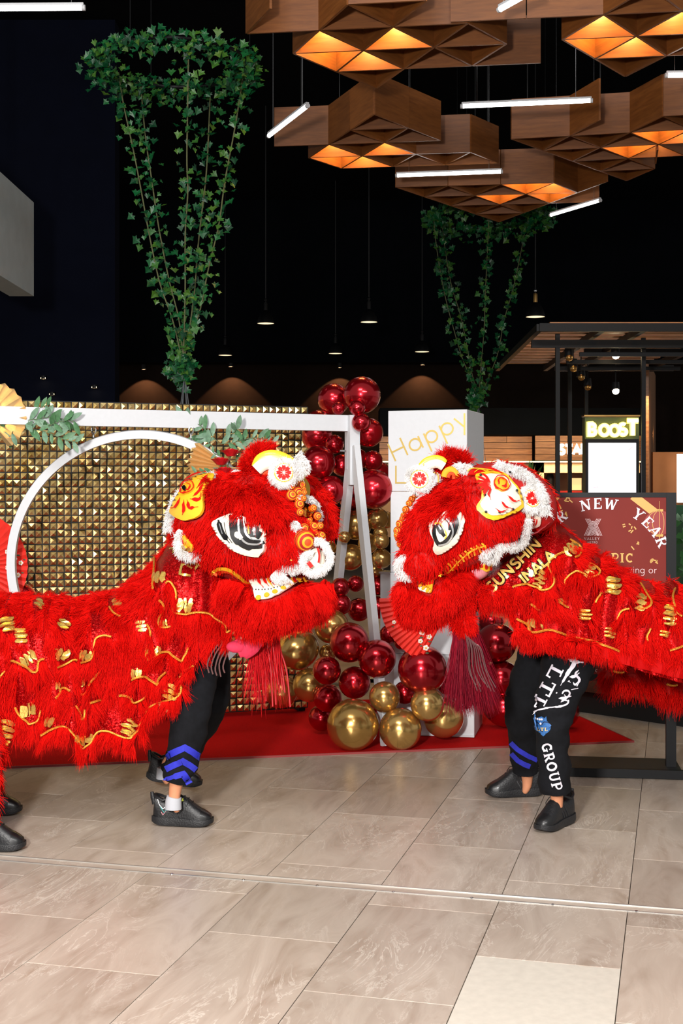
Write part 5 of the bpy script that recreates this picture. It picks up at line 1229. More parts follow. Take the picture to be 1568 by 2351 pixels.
# ================================================================== LEFT LION
ll = thing('lion_costume', 'red furry lion dance costume facing right, in front of the gold wall', 'lion costume', (-1.2, 6.6, .55))
stL = [(-240, 1380, 1730), (-120, 1372, 1720), (-60, 1366, 1705), (0, 1362, 1708), (28, 1363, 1700), (60, 1368, 1686), (95, 1372, 1689), (128, 1376, 1668), (155, 1376, 1670), (175, 1376, 1697), (190, 1374, 1720), (204, 1372, 1714), (216, 1370, 1688), (235, 1366, 1676), (258, 1360, 1680), (285, 1348, 1692), (302, 1338, 1695),
       (318, 1326, 1686), (328, 1318, 1655), (340, 1308, 1634), (357, 1290, 1616), (385, 1255, 1608), (405, 1232, 1602), (414, 1225, 1570), (430, 1222, 1545), (450, 1225, 1528), (470, 1240, 1500), (500, 1270, 1470), (540, 1300, 1440), (575, 1330, 1420, .2)]
cL = cape(stL, 6.72, .40)
cordsL = [Z3(c) for c in [
 [(300, 1235), (340, 1215), (400, 1165), (460, 1150), (510, 1175), (545, 1240), (580, 1300), (610, 1322), (640, 1295), (670, 1225), (710, 1190), (770, 1185), (830, 1205), (890, 1230), (940, 1238), (985, 1215), (1010, 1165), (1025, 1095), (1060, 1035), (1120, 988), (1190, 965), (1260, 950), (1300, 915), (1308, 880), (1290, 840), (1285, 790), (1320, 760), (1400, 715)],
 [(100, 680), (150, 715), (200, 745), (260, 765), (272, 720), (290, 675), (330, 670)], [(440, 725), (480, 705), (510, 675), (535, 680)], [(600, 690), (650, 680), (670, 640), (675, 570), (700, 520), (750, 505), (810, 515)],
 [(590, 920), (630, 925), (650, 880), (665, 820), (690, 775), (710, 755)], [(395, 950), (430, 910), (460, 875), (490, 875), (505, 895)], [(535, 1000), (570, 1060), (615, 1105), (628, 1070), (630, 1030)], [(645, 985), (690, 965), (740, 960)],
 [(855, 930), (900, 928), (950, 950), (985, 985), (1030, 945), (1065, 920)], [(950, 820), (1000, 800), (1050, 800), (1100, 830), (1135, 855), (1160, 810), (1205, 760)],
 [(1060, 415), (1085, 450), (1090, 510), (1070, 580), (1060, 640), (1075, 680), (1110, 655), (1170, 625), (1220, 620), (1260, 650), (1298, 685), (1320, 640), (1370, 585)], [(1165, 240), (1180, 290), (1175, 350), (1155, 390), (1160, 425), (1190, 440), (1235, 432)],
 [(1185, 130), (1230, 112), (1262, 150), (1275, 220), (1265, 300), (1280, 340), (1350, 345), (1430, 330), (1500, 345), (1568, 390), (1640, 450), (1652, 490), (1690, 440), (1700, 430)],
 [(1128, -50), (1120, 60), (1110, 150), (1120, 170)], [(130, 1010), (160, 1080), (200, 1130), (240, 1135), (270, 1100), (285, 1030)], [(-60, 1240), (0, 1275), (40, 1290), (65, 1290)], [(0, 830), (30, 760)], [(800, 310), (830, 355), (870, 375)], [(905, 145), (890, 210), (850, 250)]]]
pL = [(x / 3.136, 1300 + y / 3.136, s / 3.136, a, n) for x, y, s, a, n in [(62, 428, 95, -20, 3), (150, 510, 95, -12, 3), (205, 668, 100, 55, 4), (447, 632, 90, 100, 3), (622, 640, 80, 100, 3), (600, 830, 75, 70, 2), (410, 860, 55, 85, 2), (205, 1030, 100, 75, 3), (365, 1120, 80, 100, 2), (598, 1248, 95, 85, 4), (938, 1160, 115, 25, 3), (1240, 900, 110, 15, 3), (1112, 612, 85, 95, 4), (1335, 283, 115, 90, 3), (852, 275, 70, -20, 2), (460, 430, 75, 30, 2), (35, 1190, 120, 15, 4), (980, 770, 70, 80, 2), (1150, 85, 80, 95, 3), (1022, 430, 80, -15, 3), (290, 290, 75, 30, 2), (1192, 405, 55, 70, 2)]]
winL = [Z3(q) for q in [[(1140, -60), (1120, 160), (1190, 120), (1240, 115), (1275, 180), (1270, 300), (1300, 345), (1420, 325), (1500, 340), (1650, 470), (1700, 430), (1650, 330), (1500, 200), (1568, 60), (1400, -60), (1200, -120)],
   [(680, 1180), (770, 1182), (890, 1225), (960, 1225), (1010, 1150), (1040, 1030), (960, 1070), (840, 1080), (720, 1100)], [(110, 860), (240, 880), (280, 1040), (260, 1110), (200, 1115), (140, 1010)], [(1080, 560), (1180, 540), (1330, 560), (1298, 670), (1230, 615), (1100, 655)], [(650, 420), (790, 420), (800, 505), (700, 515)], [(190, 560), (330, 560), (330, 665), (265, 755), (170, 720)], [(1100, 780), (1190, 760), (1130, 845), (1060, 795)], [(440, 1150), (520, 1160), (600, 1300), (660, 1230), (620, 1180), (560, 1160)]]]
cape_l, sL = dress_cape(ll, cL, cordsL, pL, winL, [], 170000, .056, .062)

# head
fL = Vector((math.cos(math.radians(24)) * math.cos(math.radians(20)), -math.sin(math.radians(24)), -math.sin(math.radians(20)))); ML_ = frame(fL, 0)
cHL = P(568, 1215, 6.42); hm = MB(); ell(hm, cHL, (.395, .33, .262), ML_, 56)
ell(hm, P(600, 1180, 6.34), (.27, .25, .2), ML_, 40); ell(hm, P(660, 1255, 6.24), (.16, .2, .14), ML_, 32)
head_l = hm.build('head', M_REDSK, ll); sH = Surf(hm, 6.12)
eyeP = [(491, 1202), (503, 1224), (520, 1242), (546, 1260), (575, 1270), (600, 1272), (613, 1262), (613, 1238), (600, 1215), (575, 1194), (545, 1184), (515, 1190)]
em = MB(); patch(em, sH, sp2(eyeP, 4, True), .022, bulge=.03, maxlen=6, depth=.04); eye_l = em.build('eye', M_CREAM, head_l); sE = Surf(em, 6.08)
def zs(L, conv): return [(conv(p), w / 3.409 if not isinstance(w, list) else [q / 3.409 for q in w]) for p, w in L]
strokes_on(head_l, sE, [(sp2(p, 4), w) for p, w in zs([([(552, 660), (568, 730), (600, 790), (640, 840)], [14, 40, 38, 6]), ([(690, 620), (700, 760), (740, 820), (800, 850), (870, 850), (910, 835)], [110, 115, 120, 100, 70, 24]), ([(800, 640), (820, 740), (880, 790)], [110, 100, 60]), ([(596, 680), (614, 770), (660, 840)], 5)], Z1)], 'eye_ring', M_INK, .003)
strokes_on(head_l, sE, [(sp2(p, 4), w) for p, w in zs([([(706, 640), (716, 770), (765, 838), (850, 850), (900, 830)], 15), ([(748, 640), (758, 750), (800, 805), (880, 815)], 9), ([(822, 680), (832, 780)], 20), ([(560, 690), (585, 770)], 6)], Z1)], 'eye_silver_arc', M_SILV, .0045)  # silver foil arcs of the eye pattern
strokes_on(head_l, sE, [(sp2(p, 4), w) for p, w in zs([([(783, 700), (788, 770)], 11)], Z1)], 'eye_fleck', M_YEL, .005)
# face fur
p, nn = sample_surf(sH, 60000); nn *= np.where(((nn * (p - np.array(tuple(cHL)))).sum(1) < 0), -1, 1)[:, None]
incL = [[(500, 1108), (506, 1092), (548, 1074), (600, 1058), (650, 1080), (660, 1130), (560, 1120)], [(478, 1112), (495, 1100), (560, 1092), (620, 1105), (668, 1145), (694, 1190), (712, 1240), (700, 1268), (660, 1290), (630, 1322), (590, 1328), (555, 1315), (530, 1300), (495, 1312), (460, 1285), (440, 1240), (420, 1225), (392, 1212), (396, 1180), (441, 1197), (470, 1188), (478, 1150)], [(600, 1060), (640, 1080), (672, 1110), (700, 1150), (742, 1150), (742, 1220), (700, 1230), (680, 1150), (620, 1100)]]
m, px, py, fr_ = fur_mask(p, nn, incL, [eyeP], .25)
fl = np.stack([np.where(px < 520, -.5, .15), np.zeros(len(p)), -np.ones(len(p))], 1)
fur_from('face_fur', head_l, p[m], nn[m], np.where(((py < 1205) & (px > 480))[m], .042, .045), M_FURR, lift=.4, down=1.0, flow=fl[m], rad=.0012, curl=.2, clump=.22, droop=.2, cell=.03)
# brow fringe over the eye
bp, bn2 = [], []
for _ in range(5200):
    t = R.random(); x = lerp(484, 640, t); y = lerp(1150, 1188, t) + 22 * math.sin(t * 3.1) * -.3 + R.uniform(-40, 8); h, nr = sE.hit(x, y, .0) if False else sH.hit(x, y, .03); bp.append(tuple(h)); bn2.append(tuple(nr))
fur_from('brow_fur', head_l, np.array(bp), np.array(bn2), .075, M_FURR, lift=.45, down=.9, flow=(.25, 0, -1), rad=.0012, curl=.25, clump=.3, droop=.25)
# ear plaque
plaque = Z1([(524, 345), (430, 360), (340, 420), (280, 500), (228, 590), (235, 622), (290, 655), (345, 668), (410, 655), (448, 630), (466, 585), (462, 510), (480, 430), (520, 380)])
poly_on(head_l, sH, plaque, 'ear_plaque', M_YEL, .035, .015)
strokes_on(head_l, sH, [(sp2(p, 4), w) for p, w in zs([([(395, 520), (440, 480), (480, 400)], [4, 18, 4]), ([(380, 530), (440, 540), (452, 500)], [4, 18, 4]), ([(360, 540), (380, 590), (440, 590)], [4, 18, 4]), ([(335, 540), (340, 600), (330, 635)], [4, 20, 4]), ([(310, 525), (290, 570), (250, 590)], [4, 18, 4]), ([(420, 470), (470, 400), (510, 360)], [4, 16, 4]), ([(330, 410), (400, 370), (480, 355)], [4, 10, 4])], Z1)], 'ear_flames', M_REDEN, .053)
poly_on(head_l, sH, Z1([(315, 470), (335, 430), (380, 415), (405, 440), (400, 480), (360, 500), (325, 495)]), 'ear_spiral', M_YEF, .051, .006, sm=4)
strokes_on(head_l, sH, [(sp2(Z1([(316, 470), (335, 432), (378, 418), (402, 440), (398, 478), (360, 498), (326, 494), (316, 470)]), 4), 2), (sp2(Z1([(352, 440), (380, 450), (372, 478), (345, 480)]), 4), 1.6)], 'ear_swirl', M_REDEN, .062)
poly_on(head_l, sH, Z1([(330, 468), (345, 450), (358, 462), (352, 485), (336, 486)]), 'ear_dot', M_INK, .062, .004)
white_roll(head_l, sH, Z1([(530, 318), (470, 330), (380, 370), (290, 430), (225, 510), (185, 600), (165, 690), (160, 745)]), .019, 3200, .018, Y=6.36)
white_roll(head_l, sH, Z1([(262, 740), (238, 800), (240, 880), (270, 925), (330, 945), (390, 935), (405, 890), (385, 862)]), .014, 1900, .016, Y=6.24)
poly_on(head_l, sH, Z1([(270, 760), (300, 770), (330, 800), (370, 850), (370, 890), (320, 900), (275, 870)]), 'ear_patch', M_YEL, .02, .01)
strokes_on(head_l, sH, [(sp2(p, 4), w) for p, w in zs([([(285, 780), (310, 810), (300, 850)], 14), ([(300, 890), (340, 900), (370, 880)], 8)], Z1)], 'ear_stroke', M_REDEN, .032)
# cheek and mouth edge
strokes_on(head_l, sH, [(sp2(Z1([(505, 1080), (530, 1040), (580, 1018), (640, 1028), (700, 1060), (760, 1110), (810, 1135), (880, 1140), (950, 1115), (985, 1080)]), 5), 7)], 'lip_edge', M_YEL, .022)
strokes_on(head_l, sH, [(sp2(Z1([(510, 1110), (540, 1070), (600, 1040), (660, 1050), (720, 1090)]), 5), 9)], 'lip_band', M_ORA, .018)
# forehead horn with rosette
hc0 = sH.hit(640, 1075, .05)[0]
mb = MB(); arcp = [P(x, y, 6.28) for x, y in sp2(Z1([(842, 250), (880, 190), (960, 165), (1050, 185), (1130, 230), (1165, 280)]), 5)]; mb.tube(arcp, [.022 + .012 * math.sin(k / 25 * 3.1) for k in range(len(arcp))], 10, flat=.5); mb.build('horn_crest', M_YEL, head_l)
mb = MB(); arcp = [P(x, y, 6.24) for x, y in sp2(Z1([(850, 270), (890, 235), (950, 215), (1010, 225), (1050, 250)]), 5)]; mb.tube(arcp, [.030] * len(arcp), 10, flat=.5); mb.build('horn_face', M_CREAM, head_l)
mb = MB(); mb.tube([P(x, y, 6.26) for x, y in sp2(Z1([(900, 310), (940, 280), (980, 270), (1010, 290)]), 4)], .016, 8, flat=.5); mb.build('horn_lining', M_ORA, head_l)
def rosette(parent, c, r, nrm, n=8):
    nrm = nrm.normalized(); T = Matrix.Translation(c) @ nrm.to_track_quat('Z', 'Y').to_matrix().to_4x4()
    MB().lathe([(0, .012), (r * .62, .012), (r * .68, .004), (r * .68, -.02), (0, -.02)], 24, T).build('rosette', M_CREAM, parent)
    mb = MB()
    for k in range(n):
        a = 2 * math.pi * k / n; poly = [(r * .08, 0), (r * .36, -r * .15), (r * .56, -r * .10), (r * .5, 0), (r * .56, r * .10), (r * .36, r * .15)]
        mb.prism([(x * math.cos(a) - y * math.sin(a), x * math.sin(a) + y * math.cos(a)) for x, y in poly], lambda x, y, d: T @ Vector((x, y, .012 + d)), .004, -.002)
    mb.build('rosette_petal', M_REDEN, parent)
    mb = MB(); mb.tube([T @ Vector((math.cos(2 * math.pi * k / 32) * r * .66, math.sin(2 * math.pi * k / 32) * r * .66, .012)) for k in range(32)], .0025, 5, closed=True); mb.build('rosette_rim', M_YEL, parent)
    q = [T @ Vector((math.cos(2 * math.pi * k / 24) * r * .86, math.sin(2 * math.pi * k / 24) * r * .86, 0)) for k in range(25)]
    mb = MB(); mb.tube(q[:-1], r * .2, 8, closed=True); mb.build('fur_ring', M_WHITEF, parent); fur_on_path('fur', parent, q, r * .2, 2600, .013, M_FURW, rad=.0010, curl=.5)
rosette(head_l, P(651, 1085, 6.16), .066, Vector((.12, -1, .05)))
white_roll(head_l, sH, [(674, 1058), (684, 1070), (683, 1090), (676, 1100)], .024, 1500, .018, off=.09)
tuft = [P(x, y, 6.40) for x, y in sp2([(572, 1080), (578, 1058), (588, 1044), (604, 1038), (618, 1044)], 5)]
mb = MB(); mb.tube(tuft, [.024] * len(tuft), 8); mb.build('top_tuft', M_REDSK, head_l); fur_on_path('tuft_fur', head_l, tuft, .028, 5200, .038, M_FURR, down=-.3, curl=.4, clump=.4, droop=.05)
tuft = [P(x, y, 6.36) for x, y in sp2([(576, 1080), (596, 1075), (622, 1090), (645, 1118)], 5)]; fur_on_path('tuft_fur', head_l, tuft, .03, 3600, .04, M_FURR, down=.3, curl=.4, clump=.4)
white_roll(head_l, sH, [(534, 1098), (542, 1086), (550, 1088), (556, 1098)], .012, 600, .016, Y=6.38)
tuft = [P(x, y, 6.55) for x, y in sp2([(690, 1110), (715, 1130), (735, 1160), (745, 1200), (740, 1225)], 5)]; mb = MB(); mb.tube(tuft, .05, 10); mb.build('far_brow', M_REDSK, head_l); fur_on_path('brow_fur', head_l, tuft, .055, 4200, .04, M_FURR, down=.5, clump=.3)
# mirror, pom-poms
mcn = P(683, 1122, 6.28); T = Matrix.Translation(mcn) @ Vector((.8, -1, .25)).to_track_quat('Z', 'Y').to_matrix().to_4x4(); MB().lathe([(0, .004), (.075, .004), (.078, 0), (.075, -.006), (0, -.006)], 32, T).build('mirror', M_MIRROR, head_l)
pomL = Z7([(470, 625), (600, 620), (480, 735), (560, 690), (630, 670), (690, 730), (575, 840), (585, 930), (745, 1025), (820, 860), (875, 970), (690, 1140), (820, 1115), (910, 1100), (825, 1215), (925, 1240), (660, 1320), (545, 770), (700, 650)]); rL = [70, 62, 68, 60, 42, 38, 62, 48, 62, 46, 52, 68, 62, 46, 66, 58, 128, 42, 36]
for (x, y), r in zip(pomL, rL):
    rr = r / 5.88 * 6.15 / F * 1.12; dep = 6.16 if x < 700 else 6.22
    c = sH.hit(x, y, .03)[0] if r > 100 or x < 690 else P(x, y, dep); c.y = min(c.y, 6.36); mb = MB(); band_ball(mb, c, rr, Vector((.35, -1, .1 + R.uniform(-.4, .4)))); mb.build('pom_pom', [M_ORA, M_YEF, M_RDF], head_l)
mb = MB(); patch(mb, sH, Z7([(640, 820), (700, 850), (760, 930), (720, 980), (660, 1000), (610, 960)]), .03, maxlen=12); mb.build('brow_mirror', M_MIRROR, head_l)
white_roll(head_l, sH, Z7([(540, 790), (620, 765), (720, 790), (800, 870), (840, 960), (830, 1040)]), .011, 1200, .013, off=.03)
white_roll(head_l, sH, Z7([(530, 1050), (560, 1130), (600, 1190)]), .014, 700, .014, off=.015)
# nose scrolls
nz_ = [P(x, y, 6.06) for x, y in sp2(Z7([(790, 1320), (880, 1300), (970, 1370), (1030, 1470), (1040, 1580), (980, 1680), (880, 1740), (780, 1735), (710, 1670), (680, 1590), (700, 1510), (760, 1470), (820, 1490)]), 5)]
mb = MB(); mb.tube(nz_, .013, 8); mb.build('nose_scroll', M_WHITEF, head_l); fur_on_path('fur', head_l, nz_, .014, 3800, .011, M_FURW, rad=.001, curl=.5)
nb_ = [P(x, y, 6.02) for x, y in Z7([(860, 1480)])][0]; mb = MB(); mb.ball(P(*Z7([(840, 1560)])[0], 6.10), .052, 20, sc=(1, .5, 1.1)); mb.build('nose', M_CREAM, head_l)
strokes_mesh(mb := MB(), [(sp2(Z7([(745, 1590), (770, 1620), (800, 1660)]), 4), 9), (sp2(Z7([(880, 1400), (900, 1500), (890, 1600)]), 4), 5)], lambda x, y, d: P(x, y, 6.045 - d)); mb.build('nose_mark', M_REDEN, head_l)
nz_ = [P(x, y, 6.10) for x, y in sp2(Z7([(450, 1480), (540, 1455), (620, 1490), (650, 1570), (620, 1650), (540, 1690), (450, 1660), (405, 1610)]), 5)]
mb = MB(); mb.tube(nz_, .017, 8); mb.build('nose_scroll', M_WHITEF, head_l); fur_on_path('fur', head_l, nz_, .018, 2200, .013, M_FURW, rad=.001, curl=.5)
mb = MB(); mb.ball(P(*Z7([(530, 1590)])[0], 6.12), .034, 16, sc=(1.2, .5, .7)); mb.build('nostril', M_REDEN, head_l)
mb = MB(); mb.tube([P(x, y, 6.075) for x, y in sp2(Z7([(440, 1530), (500, 1560), (560, 1550)]), 4)], .008, 6); mb.build('nostril_band', M_YEL, head_l)
nz_ = [P(x, y, 6.10) for x, y in sp2(Z7([(280, 1730), (350, 1790), (440, 1830), (480, 1800)]), 5)]; mb = MB(); mb.tube(nz_, .024, 8); mb.build('lip_scroll', M_WHITEF, head_l); fur_on_path('fur', head_l, nz_, .024, 1500, .015, M_FURW, rad=.001)
# lower jaw: a shallow scoop with a painted plate, fur fringe, tongue, teeth, tassels
jm = MB(); fJ = frame(Vector((.93, -.35, -.02)), 0); cJ = P(628, 1378, 6.30); ell(jm, cJ, (.28, .24, .10), fJ, 48)
jaw = jm.build('jaw', M_REDSK, ll); sJ = Surf(jm, 6.05)
plate = Z1([(795, 1160), (830, 1230), (850, 1285), (900, 1298), (970, 1285), (1050, 1255), (1130, 1205), (1195, 1160), (1150, 1150), (1050, 1160), (960, 1150), (880, 1150)])
poly_on(jaw, sJ, plate, 'lip_plate', M_CREAM, .03, .004)
fls = [([(860 + k * 44, 1160 - (k > 4) * 6), (875 + k * 44, 1195), (910 + k * 42, 1238 - k * 8)], [5, 18, 4]) for k in range(7)]
strokes_on(jaw, sJ, [(sp2(p, 4), w) for p, w in zs(fls, Z1)], 'plate_flame', M_REDEN, .040)
strokes_on(jaw, sJ, [(sp2([(x + 22, y) for x, y in p], 4), [q * .8 for q in w]) for p, w in [(Z1(a), [c / 3.409 for c in b]) for a, b in fls]], 'plate_flame', M_YEF, .039)
mb = MB()
for k in range(16):
    t = k / 15; x, y = lerp(835, 1165, t), 1245 + 22 * math.sin(t * 2.2) - 88 * t ** 1.6; h, nr = sJ.hit(*Z1([(x, y)])[0], .037); mb.ball(h, .0035, 6)
mb.build('plate_dot', M_INK, jaw)
for k in range(6):
    t = k / 5; x, y = lerp(880, 1170, t), 1288 - 110 * t ** 1.5; h, nr = sJ.hit(*Z1([(x, y)])[0], .034); T = Matrix.Translation(h) @ nr.to_track_quat('Z', 'Y').to_matrix().to_4x4(); mb = MB(); mb.lathe([(0, .004), (.012, .004), (.014, 0)], 14, T); mb.build('plate_scallop', M_YEF, jaw)
p, nn = sample_surf(sJ, 40000); nn *= np.where(((nn * (p - np.array(tuple(cJ)))).sum(1) < 0), -1, 1)[:, None]
m, px, py, fr_ = fur_mask(p, nn, [[(480, 1290), (820, 1290), (820, 1480), (480, 1480)]], [plate], .3)
m &= ~inpoly(px, py + 18, plate)
fur_from('jaw_fur', jaw, p[m], nn[m], .055, M_FURR, lift=.4, down=.95, rad=.0010, curl=.2, clump=.2, droop=.4)
# fringe beneath the plate and along the whole rim
rim = sp2(Z1([(560, 1095), (620, 1085), (700, 1110), (770, 1180), (815, 1270), (860, 1315), (930, 1315), (1010, 1298), (1100, 1250), (1190, 1195), (1270, 1150), (1350, 1120), (1415, 1110)]), 8); rp_, rn_ = [], []
for _ in range(15000):
    k = R.randrange(len(rim) - 1); t = R.random(); h, nr = sJ.hit(lerp(rim[k][0], rim[k + 1][0], t), lerp(rim[k][1], rim[k + 1][1], t) + R.uniform(0, 26), .006); rp_.append(tuple(h)); rn_.append(tuple(nr))
fur_from('fringe', jaw, np.array(rp_), np.array(rn_), .078, M_FURR, lift=.3, down=1.0, flow=(.06, 0, -1), rad=.0010, curl=.14, clump=.2, droop=.35)
rr_ = [P(x, y, 6.12) for x, y in sp2([(515, 1330), (526, 1382), (556, 1426), (606, 1434), (655, 1416), (700, 1398), (738, 1366), (757, 1335)], 5)]
fur_on_path('fringe', jaw, rr_, .03, 7500, .055, M_FURR, down=.9, lift=.5, curl=.2, clump=.2, droop=.4)
tg = [P(x, y, 6.2) for x, y in sp2([(600, 1436), (585, 1462), (565, 1482), (545, 1490)], 5)]; mb = MB(); mb.tube(tg, [lerp(.035, .06, min(1, k / 8)) * (1 if k < 13 else .75) for k in range(len(tg))], 12, flat=.35); mb.ball(P(545, 1485, 6.2), .055, 16, sc=(1, .5, .55)); mb.build('tongue', M_TONGUE, jaw)
for x, y in ((557, 1462), (570, 1454), (585, 1446)): mb = MB(); mb.ball(P(x, y, 6.14), .016, 10, sc=(1, .6, .9)); mb.build('tooth', M_CREAM, jaw)
tp, tn = [], []
mbt = MB()
for k in range(16):
    x0 = 585 + k * 3.2 + R.uniform(-3, 3); x1 = 570 + k * 6.2 + R.uniform(-8, 8); y1 = 1560 + R.uniform(0, 65); pts = [P(x, y, 6.28 + .01 * (k % 4)) for x, y in sp2([(x0, 1440), (lerp(x0, x1, .3) , 1490), (lerp(x0, x1, .75), 1540), (x1, y1)], 4)]
    mbt.tube(pts, .0042, 6)
    for j in range(30): tp.append(tuple(pts[0] + Vector((R.gauss(0, .012), R.gauss(0, .012), -R.random() * .06)))); tn.append((x1 - x0, 0, -120))
mbt.build('beard_cord', mat('red_cord', (.42, .006, .012, 1), .5), jaw)
fur_from('beard', jaw, np.array(tp), np.array(tn, float), .26, M_TASSELR, lift=1.0, down=.2, rad=.0010, curl=.06, clump=.12, droop=.15)
mb = MB()
for k in range(5):
    x = 480 + k * 9; pts = [P(px_, py_, 6.25) for px_, py_ in sp2([(x + 22, 1478), (x + 6, 1500), (x - 4, 1525 + 4 * (k % 3)), (x, 1545 + 3 * (k % 4))], 3)]; mb.tube(pts, [.0035] * len(pts), 4, flat=.2)
mb.build('tinsel', M_TINSEL, jaw)
# gold appliqué letters on the collar, reading down the fold
for (txt, x, y, s, an, st) in (('I', 404, 1276, 20, 1.05, 1.4), ('A', 392, 1262, 15, 1.0, 1), ('L', 412, 1318, 24, .25, 1.6), ('E', 425, 1300, 18, .5, 1.3), ('T', 440, 1312, 19, .42, 1.2)):
    st_, w_ = text_strokes(txt, SANS, (x, y), s, ang=an, up=-1, wk=1.5, stretch=st); strokes_on(cape_l, sL, st_, 'applique_letter', M_GPATCH, .012, 4)

# ================================================================== RIGHT LION
rl_ = thing('lion_costume', 'red furry lion dance costume facing left, before the poster stand', 'lion costume', (1.1, 6.6, .9))
stR = [(1062, 1345, 1378, .16), (1090, 1322, 1384, .24), (1130, 1290, 1388), (1160, 1265, 1392), (1170, 1256, 1436), (1200, 1230, 1460), (1240, 1203, 1468), (1268, 1192, 1472), (1290, 1212, 1474), (1318, 1236, 1477), (1350, 1262, 1484), (1395, 1288, 1500), (1430, 1318, 1522), (1470, 1333, 1542), (1540, 1343, 1562), (1600, 1348, 1578), (1760, 1360, 1600)]
cR = cape(stR, 6.72, .40)
cordsR = [Z4(c) for c in [
 [(270, 500), (320, 475), (370, 470), (420, 495), (480, 520), (530, 510), (560, 470), (565, 430), (545, 370), (545, 310), (570, 260), (620, 235), (660, 240)], [(660, 490), (660, 440), (690, 390), (740, 365), (800, 385), (850, 420), (890, 410), (910, 380), (870, 340), (830, 325)], [(690, 150), (740, 180), (775, 220), (760, 265), (720, 265)], [(870, 610), (890, 570), (930, 545), (960, 540)],
 [(1065, 790), (1075, 740), (1100, 690), (1140, 660)], [(1240, 490), (1290, 560), (1330, 610), (1320, 660), (1260, 670), (1200, 660)], [(1510, 530), (1475, 560), (1475, 620), (1500, 680), (1540, 720)], [(1280, 910), (1275, 870), (1310, 810)], [(295, 740), (340, 780), (400, 830), (440, 845), (520, 825), (600, 840), (660, 870), (750, 885), (860, 910), (960, 940), (1060, 990)], [(1480, 985), (1530, 965), (1568, 950)], [(410, 625), (430, 650), (450, 680)], [(590, 590), (640, 640), (690, 650)]]]
pR = [(1100 + x / 3.35, 1200 + y / 3.35, s / 3.35, a, n) for x, y, s, a, n in [(475, 432, 105, 20, 4), (622, 612, 62, 20, 2), (398, 785, 85, 70, 3), (1022, 490, 110, -5, 3), (1238, 625, 115, 8, 3), (1470, 725, 105, 0, 4), (805, 705, 85, 0, 3), (1000, 850, 75, 10, 3), (840, 382, 85, 20, 3), (700, 212, 90, 50, 3), (1430, 860, 70, 10, 2), (470, 800, 40, 60, 1)]]
winR = [Z4(q) for q in [[(30, 480), (130, 460), (270, 490), (370, 462), (480, 512), (550, 480), (545, 300), (620, 230), (700, 240), (620, 60), (520, -30), (300, 200), (20, 400)], [(690, 170), (740, 190), (765, 255), (680, 250)], [(770, 560), (860, 540), (870, 620), (830, 800), (760, 760)], [(920, 640), (1060, 660), (1080, 760), (1020, 900), (930, 860), (910, 740)], [(1160, 470), (1240, 480), (1290, 560), (1200, 560)], [(1380, 500), (1480, 520), (1470, 600), (1400, 580)], [(1190, 790), (1310, 790), (1275, 900), (1200, 920)], [(740, 330), (860, 330), (900, 385), (840, 415), (760, 370)]]]
hemR = Z4([(880, 950), (1000, 985), (1200, 1030), (1568, 1100), (1700, 1140), (1700, 1300), (1568, 1260), (1300, 1180), (1000, 1080), (860, 1020)])
cape_r, sR = dress_cape(rl_, cR, cordsR, pR, winR, [hemR], 110000, .056, .062, flow=(.1, 0, -1))
mb = MB(); q = Z4([(880, 960), (1000, 1000), (1200, 1060), (1400, 1110), (1568, 1150), (1800, 1210)]); pts = [sR.hit(x, y, .012)[0] for x, y in sp2(q, 5)]; mb.tube(pts, .034, 8, flat=.2); mb.build('satin_hem', mat('red_satin', (.40, .003, .003, 1), .6, spec=.05), cape_r)
# shaded fur of the far hem hanging below
fh = [P(x, y, 7.15) for x, y in sp2([(1385, 1530), (1410, 1552), (1450, 1545), (1500, 1560), (1550, 1580), (1640, 1590)], 5)]; mb = MB(); mb.tube(fh, .05, 8); mb.build('far_hem', M_REDSK, cape_r); fur_on_path('fringe', cape_r, fh, .05, 5000, .08, M_FURR, down=.9, lift=.5)
for a_ in ((1408, 1540), (1530, 1570)): mb = MB(); mb.tube([P(a_[0] + t * 5, a_[1] + 4 * math.sin(t * .5), 7.06) for t in range(6)], .007, 6); mb.build('gold_cord', M_GCORD, cape_r)
hR = [sR.hit(x, y, .012)[0] for x, y in sp2([(1180, 1450), (1220, 1464), (1270, 1472), (1330, 1478), (1370, 1488)], 5)]; fur_on_path('fringe', cape_r, hR, .018, 4200, .045, M_FURR, down=.9, lift=.5)
# head
fR = Vector((-math.cos(math.radians(10)) * math.cos(math.radians(32)), -math.sin(math.radians(10)), -math.sin(math.radians(32)))); MR_ = frame(fR, 0); cHR = P(1085, 1188, 6.44); hm = MB(); ell(hm, cHR, (.385, .31, .228), MR_, 56)
ell(hm, P(1035, 1205, 6.34), (.26, .22, .18), MR_, 40); ell(hm, P(968, 1285, 6.32), (.13, .16, .10), MR_, 32); ell(hm, P(1210, 1150, 6.46), (.12, .22, .17), MR_, 32)
head_r = hm.build('head', M_REDSK, rl_); sH2 = Surf(hm, 6.14)
eyeR = Z2([(446, 690), (470, 655), (540, 630), (590, 600), (650, 600), (692, 640), (688, 700), (645, 800), (565, 880), (490, 915), (464, 870), (476, 820), (450, 760)])
em = MB(); patch(em, sH2, sp2(eyeR, 4, True), .02, bulge=.022, maxlen=6, depth=.035); em.build('eye', M_CREAM, head_r); sE2 = Surf(em, 6.1)
strokes_on(head_r, sE2, [(sp2(p, 4), w) for p, w in zs([([(600, 620), (632, 680), (618, 750), (570, 820), (510, 850), (480, 815), (466, 760), (470, 700)], [50, 52, 46, 40, 34, 30, 30, 26]), ([(490, 690), (515, 740), (548, 788)], [22, 44, 26]), ([(545, 640), (585, 680), (590, 740)], 26)], Z2)], 'eye_ring', M_INK, .003)
